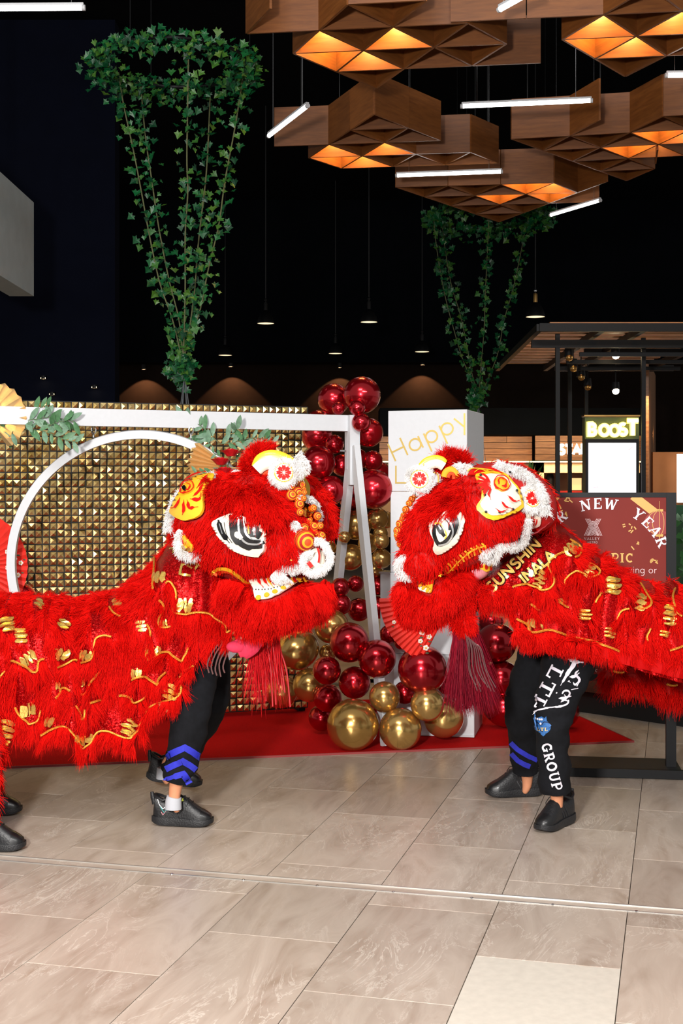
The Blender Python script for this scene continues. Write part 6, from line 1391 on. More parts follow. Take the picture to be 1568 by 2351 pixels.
strokes_on(head_r, sE2, [(sp2(p, 4), w) for p, w in zs([([(500, 858), (570, 838), (610, 770), (600, 700), (560, 650)], 14), ([(500, 700), (520, 735)], 12), ([(640, 630), (665, 690), (640, 770)], 5)], Z2)], 'eye_silver_arc', M_SILV, .0045)  # silver arcs belonging to the eye design
strokes_on(head_r, sE2, [(sp2(p, 4), w) for p, w in zs([([(474, 690), (510, 688), (545, 730), (562, 780), (548, 805)], 9)], Z2)], 'eye_fleck', M_YEL, .005)
p, nn = sample_surf(sH2, 52000); nn *= np.where(((nn * (p - np.array(tuple(cHR)))).sum(1) < 0), -1, 1)[:, None]
plaqR = Z2([(795, 352), (850, 330), (930, 322), (1020, 345), (1070, 400), (1105, 440), (1135, 540), (1125, 565), (1050, 612), (930, 658), (860, 645), (815, 610), (797, 575), (832, 520), (838, 450)])
incR = [[(918, 1262), (1000, 1262), (1040, 1310), (1100, 1290), (1110, 1320), (1060, 1345), (960, 1345), (925, 1320)], [(1010, 1100), (1090, 1078), (1160, 1082), (1165, 1110), (1090, 1110)], Z2([(345, 400), (420, 360), (560, 330), (760, 335), (830, 450), (800, 570), (830, 640), (930, 660), (1050, 620), (1130, 570), (1180, 620), (1160, 720), (1080, 780), (950, 800), (840, 860), (700, 960), (540, 1080), (470, 1110), (360, 1110), (330, 1020), (290, 900), (200, 800), (215, 640), (250, 520)])]
m, px, py, fr_ = fur_mask(p, nn, incR, [eyeR, plaqR], .25)
fl = np.stack([np.where(px > 1120, .6, .25), np.zeros(len(p)), -np.ones(len(p))], 1)
fur_from('face_fur', head_r, p[m], nn[m], .043, M_FURR, lift=.3, down=1.0, flow=fl[m], rad=.0012, curl=.2, clump=.22, droop=.2, cell=.03)
bp, bn2 = [], []
for _ in range(4200):
    t = R.random(); x, y = lerp(985, 1066, t), lerp(1192, 1166, t) + R.uniform(-42, 4); h, nr = sH2.hit(x, y, .026); bp.append(tuple(h)); bn2.append(tuple(nr))
fur_from('brow_fur', head_r, np.array(bp), np.array(bn2), .065, M_FURR, lift=.45, down=.9, flow=(-.45, 0, -1), rad=.0012, curl=.25, clump=.3, droop=.2)
poly_on(head_r, sH2, plaqR, 'ear_plaque', M_YEL, .03, .016)
inner = [(lerp(x, 1148, .16), lerp(y, 1140, .16)) for x, y in plaqR]; poly_on(head_r, sH2, inner, 'ear_field', M_CREAM, .036, .018)
rays = [([(905 + 10 * math.cos(a), 440 + 10 * math.sin(a)), (905 + 70 * math.cos(a + .2), 440 + 60 * math.sin(a + .2)), (905 + 120 * math.cos(a), 440 + 100 * math.sin(a))], [4, 17, 3]) for a in [math.radians(q) for q in (95, 118, 140, 160, 182, 205, 228)]]
rays += [([(960, 540), (985, 570), (1030, 580)], [4, 16, 4]), ([(1000, 500), (1040, 530), (1080, 530)], [4, 16, 4]), ([(880, 330), (930, 345), (990, 370)], [4, 12, 4]), ([(920, 590), (960, 605), (1000, 590)], [4, 12, 4])]
strokes_on(head_r, sH2, [(sp2(p, 4), w) for p, w in zs(rays, Z2)], 'ear_flames', M_REDEN, .066)
poly_on(head_r, sH2, Z2([(925, 420), (950, 385), (1000, 385), (1025, 420), (1010, 465), (965, 475), (930, 455)]), 'ear_spiral', M_YEF, .055, .008, sm=4)
strokes_on(head_r, sH2, [(sp2(Z2([(925, 425), (948, 388), (1000, 386), (1024, 420), (1010, 464), (965, 474), (930, 455), (925, 425)]), 4), 2.2), (sp2(Z2([(950, 440), (965, 405), (1000, 410), (1000, 445), (975, 452)]), 4), 2)], 'ear_swirl', M_REDEN, .070)
mb = MB()
for x, y in ((838, 372), (858, 502), (858, 610), (985, 450), (1035, 580), (1040, 350), (1075, 460), (950, 605)): mb.ball(sH2.hit(*Z2([(x, y)])[0], .054)[0], .007, 8)
mb.build('ear_stud', M_INK, head_r)
white_roll(head_r, sH2, Z2([(965, 258), (1010, 280), (1080, 300), (1150, 325), (1215, 370), (1265, 420), (1300, 490), (1325, 560), (1320, 600)]), .02, 3800, .02, off=.02)
hq, hn = sH2.hit(1222, 1146, .03); rosette(head_r, hq, .062, Vector((.45, -1, .3)))
white_roll(head_r, sH2, Z2([(1170, 640), (1165, 720), (1145, 790), (1095, 835), (1020, 850), (960, 850), (940, 890), (920, 930), (870, 945), (840, 915), (860, 885), (895, 890)]), .013, 3400, .015, off=.02)
poly_on(head_r, sH2, Z2([(1185, 590), (1250, 600), (1300, 640), (1290, 690), (1220, 710), (1190, 690)]), 'neck_patch', M_CREAM, .01, .01)
strokes_on(head_r, sH2, [(Z2([(1205 + 14 * k, 610 + 5 * k), (1200 + 13 * k, 690 - 2 * k)]), 2.2) for k in range(6)], 'neck_stripe', M_REDEN, .02)
# cheek: ridged bands that end at the curl
for k in range(17):
    t = k / 16; x, y = lerp(845, 505, t), 855 + 228 * t + 30 * math.sin(t * 3.1) * -1; strokes_on(head_r, sH2, [(sp2(Z2([(x - 16, y - 26), (x + 6, y - 4), (x + 20, y + 28)]), 3), 4.2)], 'cheek_ridge', (M_YEL, M_ORA)[k % 2], .018)
strokes_on(head_r, sH2, [(sp2(Z2([(860, 845), (760, 880), (660, 960), (560, 1060), (500, 1100)]), 5), 3)], 'cheek_edge', M_YEL, .02)
# mouth corner: flames, pink lining
mo = MB(); ell(mo, P(1092, 1305, 6.42), (.075, .1, .06), MR_, 28); mo_o = mo.build('mouth_lining', M_PINK, head_r); sM = Surf(mo, 6.3)
poly_on(head_r, sM, Z2([(720, 1000), (780, 960), (870, 960), (940, 995), (900, 1040), (860, 1060), (800, 1030)]), 'mouth_corner', M_YEL, .012)
strokes_on(head_r, sM, [(sp2(Z2([(745 + 28 * k, 1020 + 6 * k), (752 + 28 * k, 985 + 4 * k), (775 + 26 * k, 968 + 4 * k)]), 3), [4, 4, 1.5]) for k in range(6)], 'mouth_flame', M_REDEN, .02)
# horn, rosette, tuft
mb = MB(); ap = [P(x, y, 6.40) for x, y in sp2(Z2([(352, 245), (400, 205), (460, 188), (520, 192), (555, 215)]), 5)]; mb.tube(ap, [.012 + .010 * math.sin(k / 21 * 3.1) for k in range(len(ap))], 10, flat=.5); mb.build('horn_crest', M_YEL, head_r)
mb = MB(); ap = [P(x, y, 6.38) for x, y in sp2(Z2([(400, 250), (450, 225), (500, 222), (540, 245)]), 5)]; mb.tube(ap, .022, 10, flat=.5); mb.build('horn_face', M_CREAM, head_r)
mb = MB(); ap = [P(x, y, 6.36) for x, y in sp2(Z2([(545, 325), (560, 285), (600, 268), (635, 300), (640, 340)]), 5)]; mb.tube(ap, .017, 10, flat=.5); mb.build('horn_lining', M_YEF, head_r)
mb = MB(); ap = [P(x, y, 6.34) for x, y in sp2(Z2([(575, 330), (590, 300), (615, 305), (620, 340)]), 5)]; mb.tube(ap, .009, 8); mb.build('horn_stripe', M_ORA, head_r)
rosette(head_r, P(963, 1100, 6.28), .064, Vector((-.1, -1, .05)))
tuft = [P(x, y, 6.44) for x, y in sp2(Z2([(500, 290), (530, 220), (560, 165), (620, 160), (690, 200), (730, 230)]), 5)]; mb = MB(); mb.tube(tuft, .018, 8); mb.build('top_tuft', M_REDSK, head_r); fur_on_path('tuft_fur', head_r, tuft, .022, 3600, .036, M_FURR, down=-.3, curl=.5, clump=.5, droop=.05)
white_roll(head_r, sH2, Z2([(655, 305), (700, 290), (745, 300)]), .014, 700, .022, off=.03)
mb = MB(); patch(mb, sH2, Z2([(735, 330), (770, 285), (870, 290), (960, 300), (1040, 345), (960, 335), (860, 330)]), .02, maxlen=10); mb.build('crown_band', M_REDEN, head_r)
strokes_on(head_r, sH2, [(sp2(Z2([(740, 320), (775, 295), (870, 300), (980, 318), (1040, 350)]), 4), 2), (sp2(Z2([(790, 325), (830, 300), (900, 325)]), 4), 1.6), (sp2(Z2([(880, 310), (940, 325), (1000, 330)]), 4), 1.6)], 'crown_line', M_YEL, .028)
# pom-poms down the profile
for k, (x, y, r) in enumerate([(345, 450, 24), (318, 468, 26), (292, 498, 28), (272, 530, 28), (245, 580, 30), (228, 625, 26), (200, 690, 34), (182, 745, 36), (190, 800, 34), (205, 850, 32), (222, 895, 26), (215, 650, 22), (175, 780, 26)]):
    c = P(*Z2([(x, y)])[0], 6.36 + .02 * (k % 3)); mb = MB(); band_ball(mb, c, r / 3.409 * 6.36 / F, Vector((-.7, -1, .2 * (k % 3 - 1)))); mb.build('pom_pom', [M_ORA, M_YEF, M_RDF], head_r)
# nose
nz_ = [P(x, y, 6.24) for x, y in sp2(Z2([(205, 1060), (185, 1020), (205, 980), (260, 960), (320, 985), (335, 1040), (300, 1090), (245, 1100), (210, 1070)]), 5)]; mb = MB(); mb.tube(nz_, .016, 8); mb.build('nose_scroll', M_WHITEF, head_r); fur_on_path('fur', head_r, nz_, .018, 2800, .014, M_FURW, rad=.001, curl=.5)
mb = MB(); mb.ball(P(938, 1302, 6.28), .034, 16, sc=(1, .5, 1)); mb.build('nose', M_CREAM, head_r); mb = MB(); mb.ball(P(929, 1305, 6.235), .011, 12, sc=(.8, .5, 1.5)); mb.build('nose_mark', M_REDEN, head_r)
mb = MB(); mb.tube([P(x, y, 6.27) for x, y in sp2(Z2([(195, 990), (215, 945), (265, 925), (320, 950)]), 4)], .009, 6); mb.build('nose_band', M_YEL, head_r)
nz_ = [P(x, y, 6.3) for x, y in sp2(Z2([(250, 930), (300, 960), (340, 1010)]), 4)]; fur_on_path('fur', head_r, nz_, .014, 900, .015, M_FURW, rad=.001)
# lower jaw
jm = MB(); fJ2 = frame(Vector((-.80, -.12, -.52)), 0); cJ2 = P(1000, 1366, 6.40); ell(jm, cJ2, (.205, .22, .105), fJ2, 44); ell(jm, P(948, 1365, 6.4), (.085, .16, .075), fJ2, 28)
jaw_r = jm.build('jaw', M_REDSK, rl_); sJ2 = Surf(jm, 6.18)
plR = Z2([(325, 1160), (400, 1150), (470, 1100), (520, 1075), (550, 1095), (500, 1130), (475, 1180), (460, 1245), (420, 1250), (370, 1220), (335, 1190)]); poly_on(jaw_r, sJ2, plR, 'lip_plate', M_YEF, .03, .004)
strokes_on(jaw_r, sJ2, [(sp2(Z2([(400 + 18 * k, 1215 - 4 * k), (410 + 20 * k, 1180 - 9 * k), (440 + 18 * k, 1150 - 9 * k)]), 3), [4, 4, 1.5]) for k in range(5)], 'plate_flame', M_REDEN, .038)
poly_on(jaw_r, sJ2, Z2([(325, 1155), (345, 1172), (400, 1215), (455, 1240), (440, 1256), (385, 1240), (330, 1190)]), 'plate_rim', M_CREAM, .036, sm=0)
for k in range(5): h, nr = sJ2.hit(*Z2([(342 + 24 * k, 1185 + 15 * k)])[0], .04); T = Matrix.Translation(h) @ nr.to_track_quat('Z', 'Y').to_matrix().to_4x4(); MB().lathe([(0, .003), (.009, .003), (.010, 0)], 12, T).build('plate_scallop', M_YEF, jaw_r)
mb = MB()
for k in range(10): mb.ball(sJ2.hit(*Z2([(350 + 12 * k, 1168 + 7.2 * k)])[0], .041)[0], .0028, 6)
mb.build('plate_dot', M_INK, jaw_r)
p, nn = sample_surf(sJ2, 36000); nn *= np.where(((nn * (p - np.array(tuple(cJ2)))).sum(1) < 0), -1, 1)[:, None]
m, px, py, fr_ = fur_mask(p, nn, [[(880, 1270), (1110, 1270), (1110, 1470), (880, 1470)]], [plR], .3)
fur_from('jaw_fur', jaw_r, p[m], nn[m], .045, M_FURR, lift=.35, down=.9, flow=(.15, 0, -1), rad=.0010, curl=.2, clump=.2, droop=.3)
rr_ = [P(x, y, 6.28) for x, y in sp2([(922, 1345), (930, 1388), (960, 1415), (990, 1425), (1015, 1412), (1040, 1378), (1052, 1350)], 5)]; fur_on_path('fringe', jaw_r, rr_, .022, 3200, .045, M_FURR, down=.8, lift=.5, curl=.2, clump=.3)
# white side panel, fur roll of the neck edge, bundle and tassel with shade painted into its red
mb = MB(); mb.tube([P(x, y, 6.42) for x, y in sp2([(1082, 1322), (1080, 1345), (1070, 1372)], 4)], [.022, .03, .022, .02, .02, .02, .02, .02, .02][:9], 8, flat=.4); mb.build('side_panel', M_WHITEF, jaw_r)
rp2 = [P(x, y, 6.30) for x, y in sp2([(1058, 1428), (1052, 1400), (1075, 1382), (1110, 1368), (1150, 1366), (1185, 1380)], 5)]; mb = MB(); mb.tube(rp2, .03, 8); mb.build('neck_roll', M_REDSK, cape_r); fur_on_path('fringe', cape_r, rp2, .032, 5600, .045, M_FURR, down=.4, curl=.4)
mb = MB(); mb.ball(P(1066, 1428, 6.28), .045, 16, sc=(1, .9, .9)); mb.build('neck_bundle', M_REDSK, cape_r); p, nn = sample_surf(Surf(mb, 6.2), 2600); fur_from('fur', cape_r, p, nn, .035, M_FURR, lift=.8, down=.4)
tp, tn, tl = [], [], []
for k in range(5200):
    t = R.random(); a = Vector((0, 0, 0)); q = P(lerp(1046, 1090, t) + R.gauss(0, 3), 1440 + R.uniform(-8, 14), 6.30 + R.uniform(-.03, .05)); tp.append(tuple(q)); tn.append((lerp(-.16, .42, t) + R.gauss(0, .04), R.gauss(0, .05), -1.0)); tl.append(.33)
fur_from('tassel', jaw_r, np.array(tp), np.array(tn, float), np.array(tl), M_TASSEL, lift=1.0, down=.15, rad=.0012, curl=.05, clump=.06, droop=.05, cell=.02)
mb = MB()
for k in range(9):
    x0, x1 = 1068 + k * 3, 1075 + k * 6.5 + R.uniform(-5, 5); pts = [P(x, y, 6.235) for x, y in sp2([(x0, 1455 + 3 * k), (lerp(x0, x1, .3) + 3, 1490), (lerp(x0, x1, .8), 1540), (x1 + 14, 1570 + R.uniform(0, 20))], 4)]; mb.tube(pts, [.0024] * len(pts), 5, flat=.4)
mb.build('tinsel', M_TINSEL, jaw_r)
# padded gold letters on the collar
def soft_hit(s, x, y):
    # the padded letters bridge the small folds of the cloth
    return sum((s.hit(x + a, y + b)[0] for a, b in ((0, 0), (7, 0), (-7, 0), (0, 7), (0, -7))), Vector()) / 5
def toward(p, d): return p + (Vector((0, 0, CZ)) - p).normalized() * d
def applique(word, org, size, ang, stretch):
    for i in range(len(word)):
        s1, _ = text_strokes(word[:i + 1], SANS, org, size, ang=ang, up=-1, track=.1, wk=1.55, stretch=stretch); n0 = len(text_strokes(word[:i], SANS, org, size)[0]) if i else 0
        for st2, nm2, mm2, of2 in (([(q, w + 4.0) for q, w in s1[n0:]], 'letter_backing', M_INK, .016), (s1[n0:], 'applique_letter', mat('gold_applique', srgb(244, 204, 110), .3, .35), .026)):
            mb = MB(); strokes_mesh(mb, st2, lambda x, y, d: toward(soft_hit(sR, x, y), of2 + d), thick=.004, sub=4); mb.build(nm2, mm2, cape_r)
applique('SUNSHIN', (1130, 1362), 25, math.radians(-44), 1.1); applique('INALA', (1205, 1340), 24, math.radians(-40), 1.02)
strokes_on(cape_r, sR, [(sp2(Z2([(740, 1200), (900, 1030), (1100, 850), (1250, 720), (1370, 630)]), 5), 5)], 'collar_binding', mat('pink_braid', srgb(220, 90, 100), .5, noise_amt=.3, nscale=200), .01)
mb = MB()
for k in range(34):
    t = k / 33; x, y = lerp(1150, 1400, t), lerp(810, 640, t); h, nr = sR.hit(*Z2([(x, y + 12)])[0], .012); mb.ball(h, .006, 6)
mb.build('collar_beads', M_GPATCH, cape_r)
# loose sequin drops scattered over the sequined cloth of both capes
for (o, s, wins) in ((cape_l, sL, winL), (cape_r, sR, winR)):
    mb = MB()
    for w in wins:
        xs = [q[0] for q in w]; ys = [q[1] for q in w]; k = 0; nn_ = int((max(xs) - min(xs)) * (max(ys) - min(ys)) / 260)
        for _ in range(nn_):
            x, y = R.uniform(min(xs), max(xs)), R.uniform(min(ys), max(ys))
            if inpoly(np.array([x]), np.array([y]), w)[0]: mb.ball(s.hit(x, y, .003)[0], .0026, 5)
    mb.build('sequin_drops', M_SILV if False else mat('red_white_sequin', srgb(230, 110, 100), .2, .8), o, kind='stuff')

# ------------------------------------------------------------------ dancers
def skin_mat():
    return mat('skin', srgb(206, 140, 104), .5, noise_amt=.06, nscale=20)
M_SKIN = skin_mat(); M_TROU = mat('black_trouser_cloth', srgb(15, 16, 20), .9, noise_amt=.2, nscale=40, bump=.15, spec=.2); M_SHOE = mat('black_shoe_mesh', srgb(20, 21, 24), .45, noise_amt=.2, nscale=120, bump=.2); M_SOLE = mat('black_rubber', srgb(24, 25, 28), .5, bump=.3, nscale=160); M_TOE = mat('glossy_black', srgb(16, 17, 19), .38, coat=.15)
M_BLUE = mat('royal_blue_cloth', srgb(38, 44, 176), .8, noise_amt=.12, nscale=60); M_SOCK = mat('grey_sock', srgb(176, 178, 184), .9); M_PRINT = mat('white_flock_print', srgb(214, 208, 218), .7, noise_amt=.05, nscale=60)
def body(parent, J, E):
    """one continuous figure grown over joints: J name -> (point, radius)"""
    names = list(J); me = bpy.data.meshes.new('body'); off = root_loc(parent); bm = bmesh.new(); lay = bm.verts.layers.skin.verify(); vv = {}
    for n in names:
        v = bm.verts.new(Vector(J[n][0]) - off); r = J[n][1]; v[lay].radius = (r, r) if not isinstance(r, tuple) else r; v[lay].use_root = n == 'pelvis'; vv[n] = v
    for a, b in E: bm.edges.new((vv[a], vv[b]))
    bm.to_mesh(me); bm.free(); o = bpy.data.objects.new('body', me); COL.objects.link(o); o.parent = parent
    o.modifiers.new('skin', 'SKIN').use_smooth_shade = True; o.modifiers.new('sub', 'SUBSURF').levels = 1
    bpy.context.view_layer.update(); dg = bpy.context.evaluated_depsgraph_get(); m2 = bpy.data.meshes.new_from_object(o.evaluated_get(dg)); o.modifiers.clear(); o.data = m2; m2.name = 'body'; m2.materials.clear(); m2.materials.append(M_SKIN); m2.polygons.foreach_set('use_smooth', [True] * len(m2.polygons))
    return o
def human(parent, pelvis, chest, neck, head, hips, knees, ankles, toes, elbows, wrists, shoulders=None):
    J = {'pelvis': (pelvis, .12), 'waist': (pelvis.lerp(chest, .45), .115), 'chest': (chest, .13), 'neck': (neck, .055), 'head': (head, .095), 'crown': (head + (head - neck).normalized() * .09, .075)}
    E = [('pelvis', 'waist'), ('waist', 'chest'), ('chest', 'neck'), ('neck', 'head'), ('head', 'crown')]
    for i, s in ((0, 'a'), (1, 'b')):
        sh = chest.lerp(neck, .5) + Vector((0, -.16 if i == 0 else .16, 0))
        J.update({'hip' + s: (hips[i], .085), 'knee' + s: (knees[i], .055), 'calf' + s: (knees[i].lerp(ankles[i], .35), .052), 'ankle' + s: (ankles[i], .034), 'heel' + s: (ankles[i] + Vector((0, 0, -.05)), .028), 'toe' + s: (ankles[i] + (toes[i] - ankles[i]) * .12 + Vector((0, 0, -.085)), .014), 'sh' + s: (sh, .055), 'el' + s: (elbows[i], .042), 'fa' + s: (elbows[i].lerp(wrists[i], .35), .04), 'wr' + s: (wrists[i], .026)})
        E += [('pelvis', 'hip' + s), ('hip' + s, 'knee' + s), ('knee' + s, 'calf' + s), ('calf' + s, 'ankle' + s), ('ankle' + s, 'heel' + s), ('heel' + s, 'toe' + s), ('chest', 'sh' + s), ('sh' + s, 'el' + s), ('el' + s, 'fa' + s), ('fa' + s, 'wr' + s)]
        d = (wrists[i] - elbows[i]).normalized(); sd = d.cross(Vector((0, 0, 1))).normalized(); up_ = sd.cross(d); palm_ = wrists[i] + d * .05; J['pa' + s] = (palm_, (.03, .016)); E.append(('wr' + s, 'pa' + s))
        for k, (o_, L) in enumerate(((-.027, .062), (-.009, .075), (.009, .07), (.027, .055))):
            b0 = palm_ + sd * o_ + d * .035; J['f%d' % k + s] = (b0, .009); J['g%d' % k + s] = (b0 + d * L * .45 - up_ * .012, .0085); J['h%d' % k + s] = (b0 + d * L * .55 - up_ * .045, .0075); E += [('pa' + s, 'f%d' % k + s), ('f%d' % k + s, 'g%d' % k + s), ('g%d' % k + s, 'h%d' % k + s)]
        t0 = wrists[i] + d * .03 + sd * -.032; J['t0' + s] = (t0, .011); J['t1' + s] = (t0 + d * .035 - sd * .02 - up_ * .02, .0095); E += [('wr' + s, 't0' + s), ('t0' + s, 't1' + s)]
    return body(parent, J, E)
def leg_cloth(mb, pts, rads, n=32, wr=.010):
    s0 = len(mb.v); q = smooth_path(pts, 10); N = len(q); rs = [float(np.interp(i / (N - 1), np.linspace(0, 1, len(rads)), rads)) for i in range(N)]
    mb.tube(q, rs, n, caps=False)
    for i in range(s0, len(mb.v)):
        v = Vector(mb.v[i]); k = (i - s0) // n; c = q[k]; d = (v - c).normalized(); a = noise.noise(Vector((v.x * 9, v.y * 9, v.z * 16))) * wr * 1.6 + noise.noise(v * 34) * wr * .5; mb.v[i] = tuple(v + d * a)
    # hem turned in
    o = len(mb.v); last = [Vector(mb.v[s0 + (N - 1) * n + k]) for k in range(n)]; c = q[-1]
    mb.add(last + [c + (v - c) * .86 + Vector((0, 0, .02)) for v in last], [(k, (k + 1) % n, n + (k + 1) % n, n + k) for k in range(n)])
def shoe(parent, heel, heading, L, pitch=0.0, laces=True, roll=0.0, gloss=True):
    """heel: point on the sole under the heel; heading: direction of the toe on the floor"""
    h = Vector((heading[0], heading[1], 0)).normalized(); sd = Vector((0, 0, 1)).cross(h); M = Matrix((h, sd, Vector((0, 0, 1)))).transposed() @ Matrix.Rotation(pitch, 3, 'Y'); s = L / .30
    W = lambda x, y, z: heel + M @ Vector((x * s, y * s, z * s))
    xs = [0, .012, .035, .07, .105, .14, .175, .21, .245, .272, .290, .298]; hw = [.012, .028, .034, .035, .035, .037, .042, .047, .047, .041, .030, .012]; top = [.085, .150, .136, .118, .126, .150, .134, .106, .082, .067, .055, .040]
    zs_ = [.040, .038, .036, .034, .033, .032, .030, .027, .025, .026, .029, .032]
    up_ = MB(); vs_ = []; n = 15
    for x, w, t, z in zip(xs, hw, top, zs_):
        for k in range(n):
            a = math.pi * k / (n - 1); e = .62 if x > .15 else .8; cx_ = math.copysign(abs(math.cos(a)) ** e, math.cos(a)); vs_.append(W(x, cx_ * w, z + (t - z) * math.sin(a) ** .8))
    fs = [(i * n + k, i * n + k + 1, (i + 1) * n + k + 1, (i + 1) * n + k) for i in range(len(xs) - 1) for k in range(n - 1)] + [tuple(range(n)), tuple((len(xs) - 1) * n + k for k in reversed(range(n)))]
    up_.add(vs_, fs); u = up_.build('shoe', M_SHOE, parent)
    so = MB(); vs_ = []; xs2 = [-.006] + xs[1:-1] + [.305]; hw2 = [w + .0065 for w in hw]; hw2[0] = .02; hw2[-1] = .018; bz = [.016, .008, .002, 0, 0, 0, 0, 0, .001, .004, .009, .016]
    n = 10
    for x, w, z, b in zip(xs2, hw2, zs_, bz):
        for (yy, zz) in ((-w, z + .008), (-w * 1.06, (z + b) / 2), (-w, b + .002), (-w * .6, b), (w * .6, b), (w, b + .002), (w * 1.06, (z + b) / 2), (w, z + .008), (w * .6, z + .004), (-w * .6, z + .004)): vs_.append(W(x, yy, zz))
    fs = [(i * n + k, i * n + (k + 1) % n, (i + 1) * n + (k + 1) % n, (i + 1) * n + k) for i in range(len(xs) - 1) for k in range(n)] + [tuple(range(n)), tuple((len(xs) - 1) * n + k for k in reversed(range(n)))]
    so.add(vs_, fs); so.build('sole', M_SOLE, u)
    tc = MB(); vs_ = []; n = 11
    for x, w, t, z in list(zip(xs, hw, top, zs_))[8:]:
        for k in range(n):
            a = math.pi * k / (n - 1); cx_ = math.copysign(abs(math.cos(a)) ** .62, math.cos(a)); vs_.append(W(x + .001, cx_ * (w + .0015), z + (t + .0018 - z) * math.sin(a) ** .8))
    tc.add(vs_, [(i * n + k, i * n + k + 1, (i + 1) * n + k + 1, (i + 1) * n + k) for i in range(3) for k in range(n - 1)] + [tuple(3 * n + k for k in reversed(range(n)))]); tc.build('toe_cap', M_TOE if gloss else M_SHOE, u)
    co = MB(); co.tube([W(.055 + .05 * math.cos(a), .033 * math.sin(a), .128 + .022 * abs(math.cos(a)) * (1 if math.cos(a) < 0 else .9)) for a in [2 * math.pi * k / 20 for k in range(20)]], .007 * s, 8, closed=True); co.build('collar', M_SHOE, u); ht = MB(); ht.tube([W(.004, 0, .10), W(-.004, 0, .135), W(-.010, 0, .162)], [.012 * s, .013 * s, .008 * s], 10, flat=.6); ht.build('heel_tab', M_SHOE, u)
    la = MB()
    for k in range(4):
        x = .135 + .021 * k; z = float(np.interp(x, xs, top)) + .002; la.tube([W(x - .006, -.022, z - .012), W(x, -.008, z), W(x + .004, .008, z), W(x - .004, .022, z - .012)], .0026, 5)
    la.tube([W(.14, -.004, .15), W(.17, -.022, .146), W(.184, -.034, .12), W(.176, -.038, .10), W(.166, -.03, .115)], .0022, 5); la.build('laces', M_MATTBLACK, u)
    st = MB()
    for k in range(3):
        x = .095 + .022 * k
        for sgn in (-1, 1):
            w = float(np.interp(x, xs, hw)); st.tube([W(x - .014, sgn * (w + .001), .045), W(x, sgn * (w * .97 + .001), .07), W(x + .016, sgn * (w * .76 + .003), .10)], .0032, 5, flat=.5)
    st.build('side_stripe', mat('dull_black_stripe', srgb(34, 36, 40), .4), u)
    return u

# --- front dancer of the left lion
dl = thing('person', 'dancer under the left lion: black trousers with blue chevrons, black trainers, bent knees', 'person', P(430, 1890, 6.5) - Vector((0, 0, 0)), None)
dl.location.z = 0
hA, hB = P(448, 1515, 6.50), P(462, 1510, 6.82); kA, kB = P(432, 1650, 6.33), P(487, 1612, 6.72); aA, aB = P(400, 1822, 6.36), P(378, 1762, 7.06)
human(dl, P(455, 1490, 6.68), P(505, 1360, 6.66), P(535, 1285, 6.62), P(560, 1230, 6.56), (hA, hB), (kA, kB), (aA, aB), (aA + Vector((.15, -.02, -.08)), aB + Vector((.15, -.01, -.06))), (P(530, 1400, 6.42), P(545, 1390, 6.85)), (P(590, 1370, 6.34), P(600, 1350, 6.6)))
tm = MB(); leg_cloth(tm, [P(452, 1490, 6.58), P(444, 1560, 6.42), P(436, 1640, 6.36), P(424, 1715, 6.36), P(406, 1792, 6.37)], [.135, .112, .100, .086, .066]); sT = Surf(tm, 6.25)
tf = MB(); leg_cloth(tf, [P(462, 1490, 6.80), P(480, 1560, 6.74), P(484, 1612, 6.74), P(448, 1690, 6.92), P(396, 1765, 7.06)], [.135, .110, .088, .082, .072]); tm.v += []; 
n0 = len(tm.v); tm.add(tf.v, tf.f); tr_l = tm.build('trousers', M_TROU, dl)
Zc = lambda L: [(300 + x / 7.127, 1700 + y / 7.127) for x, y in L]
ch = [(Zc([(555, 300), (640, 230), (885, 115), (1010, 190), (1140, 290)]), 15), (Zc([(580, 475), (700, 410), (855, 335), (960, 400), (1060, 480)]), 14), (Zc([(500, 660), (680, 600), (860, 545), (930, 650), (985, 750)]), [4, 9, 13, 16, 16])]
strokes_on(dl, sT, ch, 'chevron_print', M_BLUE, .004, 3)
sA = shoe(dl, FL(353, 1893) + Vector((0, 0, .004)), (1, -.10), .298); sB = shoe(dl, P(338, 1789, 7.12), (1, -.03), .30, pitch=math.radians(8))
mb = MB(); mb.tube([aA + Vector((-.005, 0, -.075)), aA + Vector((-.004, 0, -.035)), aA + Vector((0, 0, -.015))], [.042, .040, .037], 14); mb.build('sock', M_SOCK, dl); mb = MB(); mb.tube([aB + Vector((-.005, 0, -.06)), aB + Vector((-.004, 0, -.0))], [.042, .038], 14); mb.build('sock', M_SOCK, dl)
# bright zigzag print on the heel, seen on both shoes
surfA = None
for (pts, m_, w) in (([(362, 1835), (366, 1848), (374, 1857), (380, 1853)], M_SILV, 1.6), ([(368, 1852), (377, 1866), (384, 1856), (391, 1852)], mat('teal_print', srgb(70, 150, 150), .5), 2.0), ([(370, 1864), (374, 1871), (381, 1862)], mat('pink_print', srgb(220, 150, 160), .5), 1.4)):
    mb = MB(); y_ = FL(353, 1893).y - .045; strokes_mesh(mb, [(pts, w)], lambda x, y, d: P(x, y, y_ - d)); mb.build('heel_print', m_, dl)
mb = MB(); mb.prism([(415, 1840), (420, 1832), (421, 1839)], lambda x, y, d: P(x, y, FL(353, 1893).y - .06 - d), .002, 0); mb.build('tongue_badge', mat('lime_badge', srgb(190, 200, 60), .5), dl)

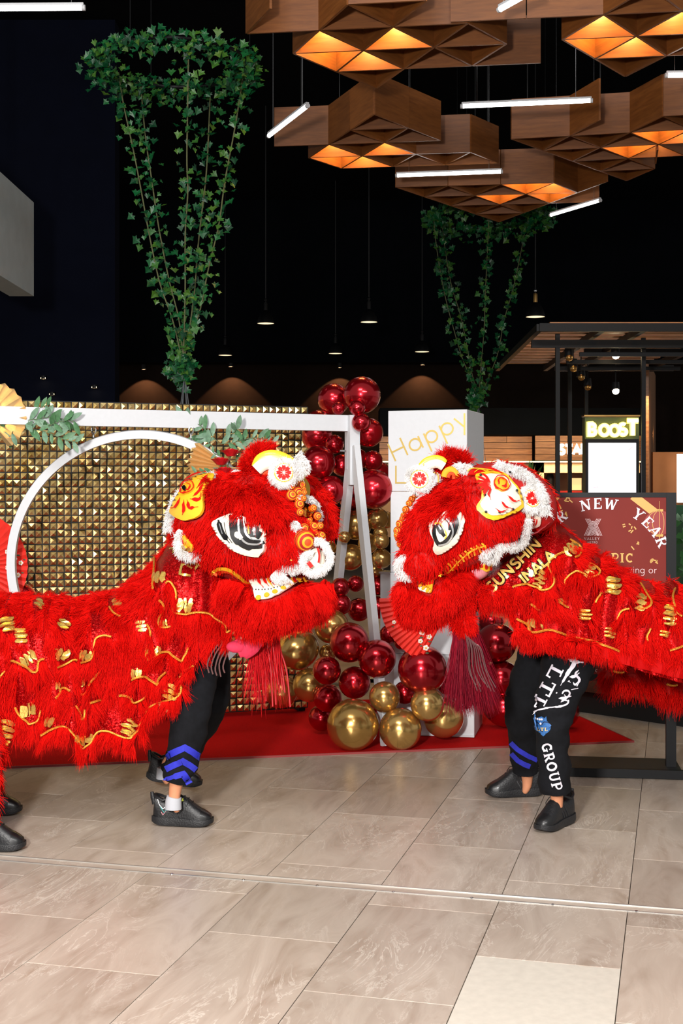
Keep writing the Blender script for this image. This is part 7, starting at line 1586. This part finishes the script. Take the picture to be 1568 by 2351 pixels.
# --- front dancer of the right lion
dr_ = thing('person', 'dancer under the right lion: black trousers lettered LTL and GROUP, black trainers', 'person', (1.1, 6.6, 0))
hA, hB = P(1302, 1490, 6.48), P(1262, 1490, 6.82); kA, kB = P(1262, 1635, 6.36), P(1196, 1618, 6.80); aA, aB = P(1279, 1838, 6.40), P(1210, 1784, 7.02)
human(dr_, P(1290, 1468, 6.68), P(1215, 1345, 6.68), P(1170, 1275, 6.64), P(1135, 1225, 6.58), (hA, hB), (kA, kB), (aA, aB), (aA + Vector((-.11, -.11, -.08)), aB + Vector((-.15, -.01, -.06))), (P(1185, 1408, 6.46), P(1170, 1400, 6.8)), (P(1112, 1398, 6.46), P(1100, 1380, 6.72)))
tm = MB(); leg_cloth(tm, [P(1318, 1462, 6.60), P(1300, 1540, 6.46), P(1272, 1630, 6.40), P(1270, 1710, 6.40), P(1276, 1818, 6.41)], [.155, .125, .100, .080, .078]); sT = Surf(tm, 6.28)
tf = MB(); leg_cloth(tf, [P(1268, 1462, 6.82), P(1228, 1540, 6.78), P(1202, 1618, 6.82), P(1205, 1690, 6.94), P(1208, 1768, 7.02)], [.150, .115, .100, .088, .072]); sT2 = Surf(tf, 6.85)
tm.add(tf.v, tf.f); tr_r = tm.build('trousers', M_TROU, dr_)
d1 = math.atan2(.877, -.48)
def rot_text(txt, org, ang, size, st=1.0, wk=1.0, tr=.12): return text_strokes(txt, SERIF, org, size, ang=ang, up=-1, stretch=st, wk=wk, track=tr)[0]
strokes_on(dr_, sT, rot_text('LTL', (1269, 1524), math.radians(118), 30, 1.28, 1.1, .10), 'printed_letters', M_PRINT, .004, 3)
strokes_on(dr_, sT, rot_text('GROUP', (1243, 1708), math.radians(76), 22, 1.0, 1.1, .08), 'printed_letters', M_PRINT, .004, 3)
Zt = lambda L: [(1080 + x / 3.213, 1420 + y / 3.213) for x, y in L]
br_ = [([(640, 245), (670, 250), (690, 235)], [8, 30, 10]), ([(690, 275), (730, 255), (790, 265), (850, 290)], [10, 34, 36, 16]), ([(720, 300), (770, 320), (830, 325)], [8, 26, 12]), ([(765, 240), (770, 300), (755, 350), (720, 400), (690, 450), (665, 495)], [10, 22, 30, 26, 16, 4]), ([(730, 430), (765, 425), (800, 400)], [8, 22, 6]), ([(795, 380), (770, 410), (800, 450), (780, 500)], [6, 14, 18, 6]), ([(720, 460), (735, 475)], [14, 4]), ([(755, 470), (770, 490), (800, 455)], [4, 12, 6]),
       ([(640, 545), (632, 552)], [8, 8]), ([(675, 555), (690, 535), (715, 530), (730, 550), (710, 580), (690, 560)], [8, 12, 14, 12, 12, 6]), ([(650, 590), (690, 585), (740, 570)], [6, 22, 8]), ([(665, 620), (690, 600), (720, 615)], [5, 14, 8]), ([(740, 525), (790, 512)], [6, 5]), ([(720, 600), (715, 625), (680, 645), (600, 655), (520, 672), (460, 695), (435, 715)], [10, 12, 12, 8, 12, 8, 2])]
strokes_on(dr_, sT, [(sp2(Zt(p), 4), [q / 3.213 for q in w]) for p, w in br_], 'brush_print', M_PRINT, .0045, 3)
# little blue flame badge with LTL
mb = MB(); fl_ = Zt([(455, 705), (470, 745), (500, 730), (525, 722), (548, 735), (560, 720), (565, 755), (598, 790), (575, 815), (595, 800), (585, 830), (560, 850), (540, 868), (515, 845), (485, 820), (470, 830), (455, 790), (450, 760)]); patch(mb, sT, fl_, .004, maxlen=6); bd_ = mb.build('flame_badge', mat('blue_print', srgb(44, 96, 156), .6, noise_amt=.3, nscale=90), dr_)
strokes_on(dr_, sT, [(sp2(Zt(p), 3), 2) for p in ([(470, 760), (500, 765), (520, 785)], [(530, 785), (550, 760), (580, 770)], [(480, 790), (500, 815), (540, 835)])], 'badge_line', mat('navy_print', srgb(16, 30, 60), .6), .0055, 3)
mb = MB()
for x, y in Zt([(485, 735), (500, 738), (515, 742), (530, 742), (522, 775)]): mb.ball(sT.hit(x, y, .005)[0], .006, 8)
mb.build('badge_face', M_PRINT, dr_)
strokes_on(dr_, sT, text_strokes('LTL', SERIF, Zt([(497, 828)])[0], 7.5, up=-1, stretch=1.1)[0], 'badge_letters', mat('gold_print_2', srgb(214, 186, 130), .5), .0065, 3)
strokes_on(dr_, sT2, [(Zt([(300, 915), (350, 965), (420, 1010), (490, 1045)]), 11), (Zt([(305, 995), (350, 1045), (400, 1075), (440, 1090)]), 11)], 'stripe_print', M_BLUE, .004, 3)
sC = shoe(dr_, FL(1313, 1888) + Vector((0, .02, .004)), (-.66, -.75), .30); sD = shoe(dr_, FL(1246, 1826) + Vector((0, 0, .004)), (-1, -.10), .315)
# --- rear dancer of the left lion, mostly outside the picture
d3 = thing('person', 'rear dancer of the left lion at the picture edge, red furry leggings and black trainers', 'person', (-1.75, 6.4, 0))
hA, hB = P(-62, 1560, 6.35), P(-62, 1560, 6.7); kA, kB = P(-20, 1700, 6.2), P(-10, 1690, 6.6); aA, aB = P(-36, 1900, 5.98), P(-30, 1820, 6.66)
human(d3, P(-62, 1540, 6.55), P(60, 1470, 6.62), P(130, 1450, 6.62), P(170, 1440, 6.62), (hA, hB), (kA, kB), (aA, aB), (aA + Vector((.15, -.02, -.08)), aB + Vector((.15, 0, -.06))), (P(120, 1530, 6.5), P(120, 1530, 6.78)), (P(200, 1500, 6.52), P(200, 1500, 6.75)))
tm = MB(); leg_cloth(tm, [P(-80, 1545, 6.36), P(-55, 1640, 6.25), P(-38, 1710, 6.2), P(-36, 1800, 6.08), P(-40, 1890, 5.98)], [.13, .11, .095, .08, .07]); leg_cloth(tm, [P(-80, 1545, 6.7), P(-50, 1640, 6.64), P(-34, 1700, 6.62), P(-32, 1765, 6.64), P(-32, 1830, 6.66)], [.13, .11, .09, .08, .07]); t3 = tm.build('leggings', M_REDSK, d3)
p, nn = sample_surf(Surf(tm, 6.1), 9000); c3 = np.array([p[:, 0].mean(), p[:, 1].mean(), 0]); 
fur_from('legging_fur', d3, p, nn * np.where((nn * np.array([0, -1, 0])).sum(1) < 0, -1, 1)[:, None], .035, M_FURR, lift=.5, down=.8)
shoe(d3, FL(-90, 1950) + Vector((0, 0, .004)), (1, -.04), .30); shoe(d3, FL(-84, 1868) + Vector((0, 0, .004)), (1, -.03), .30)
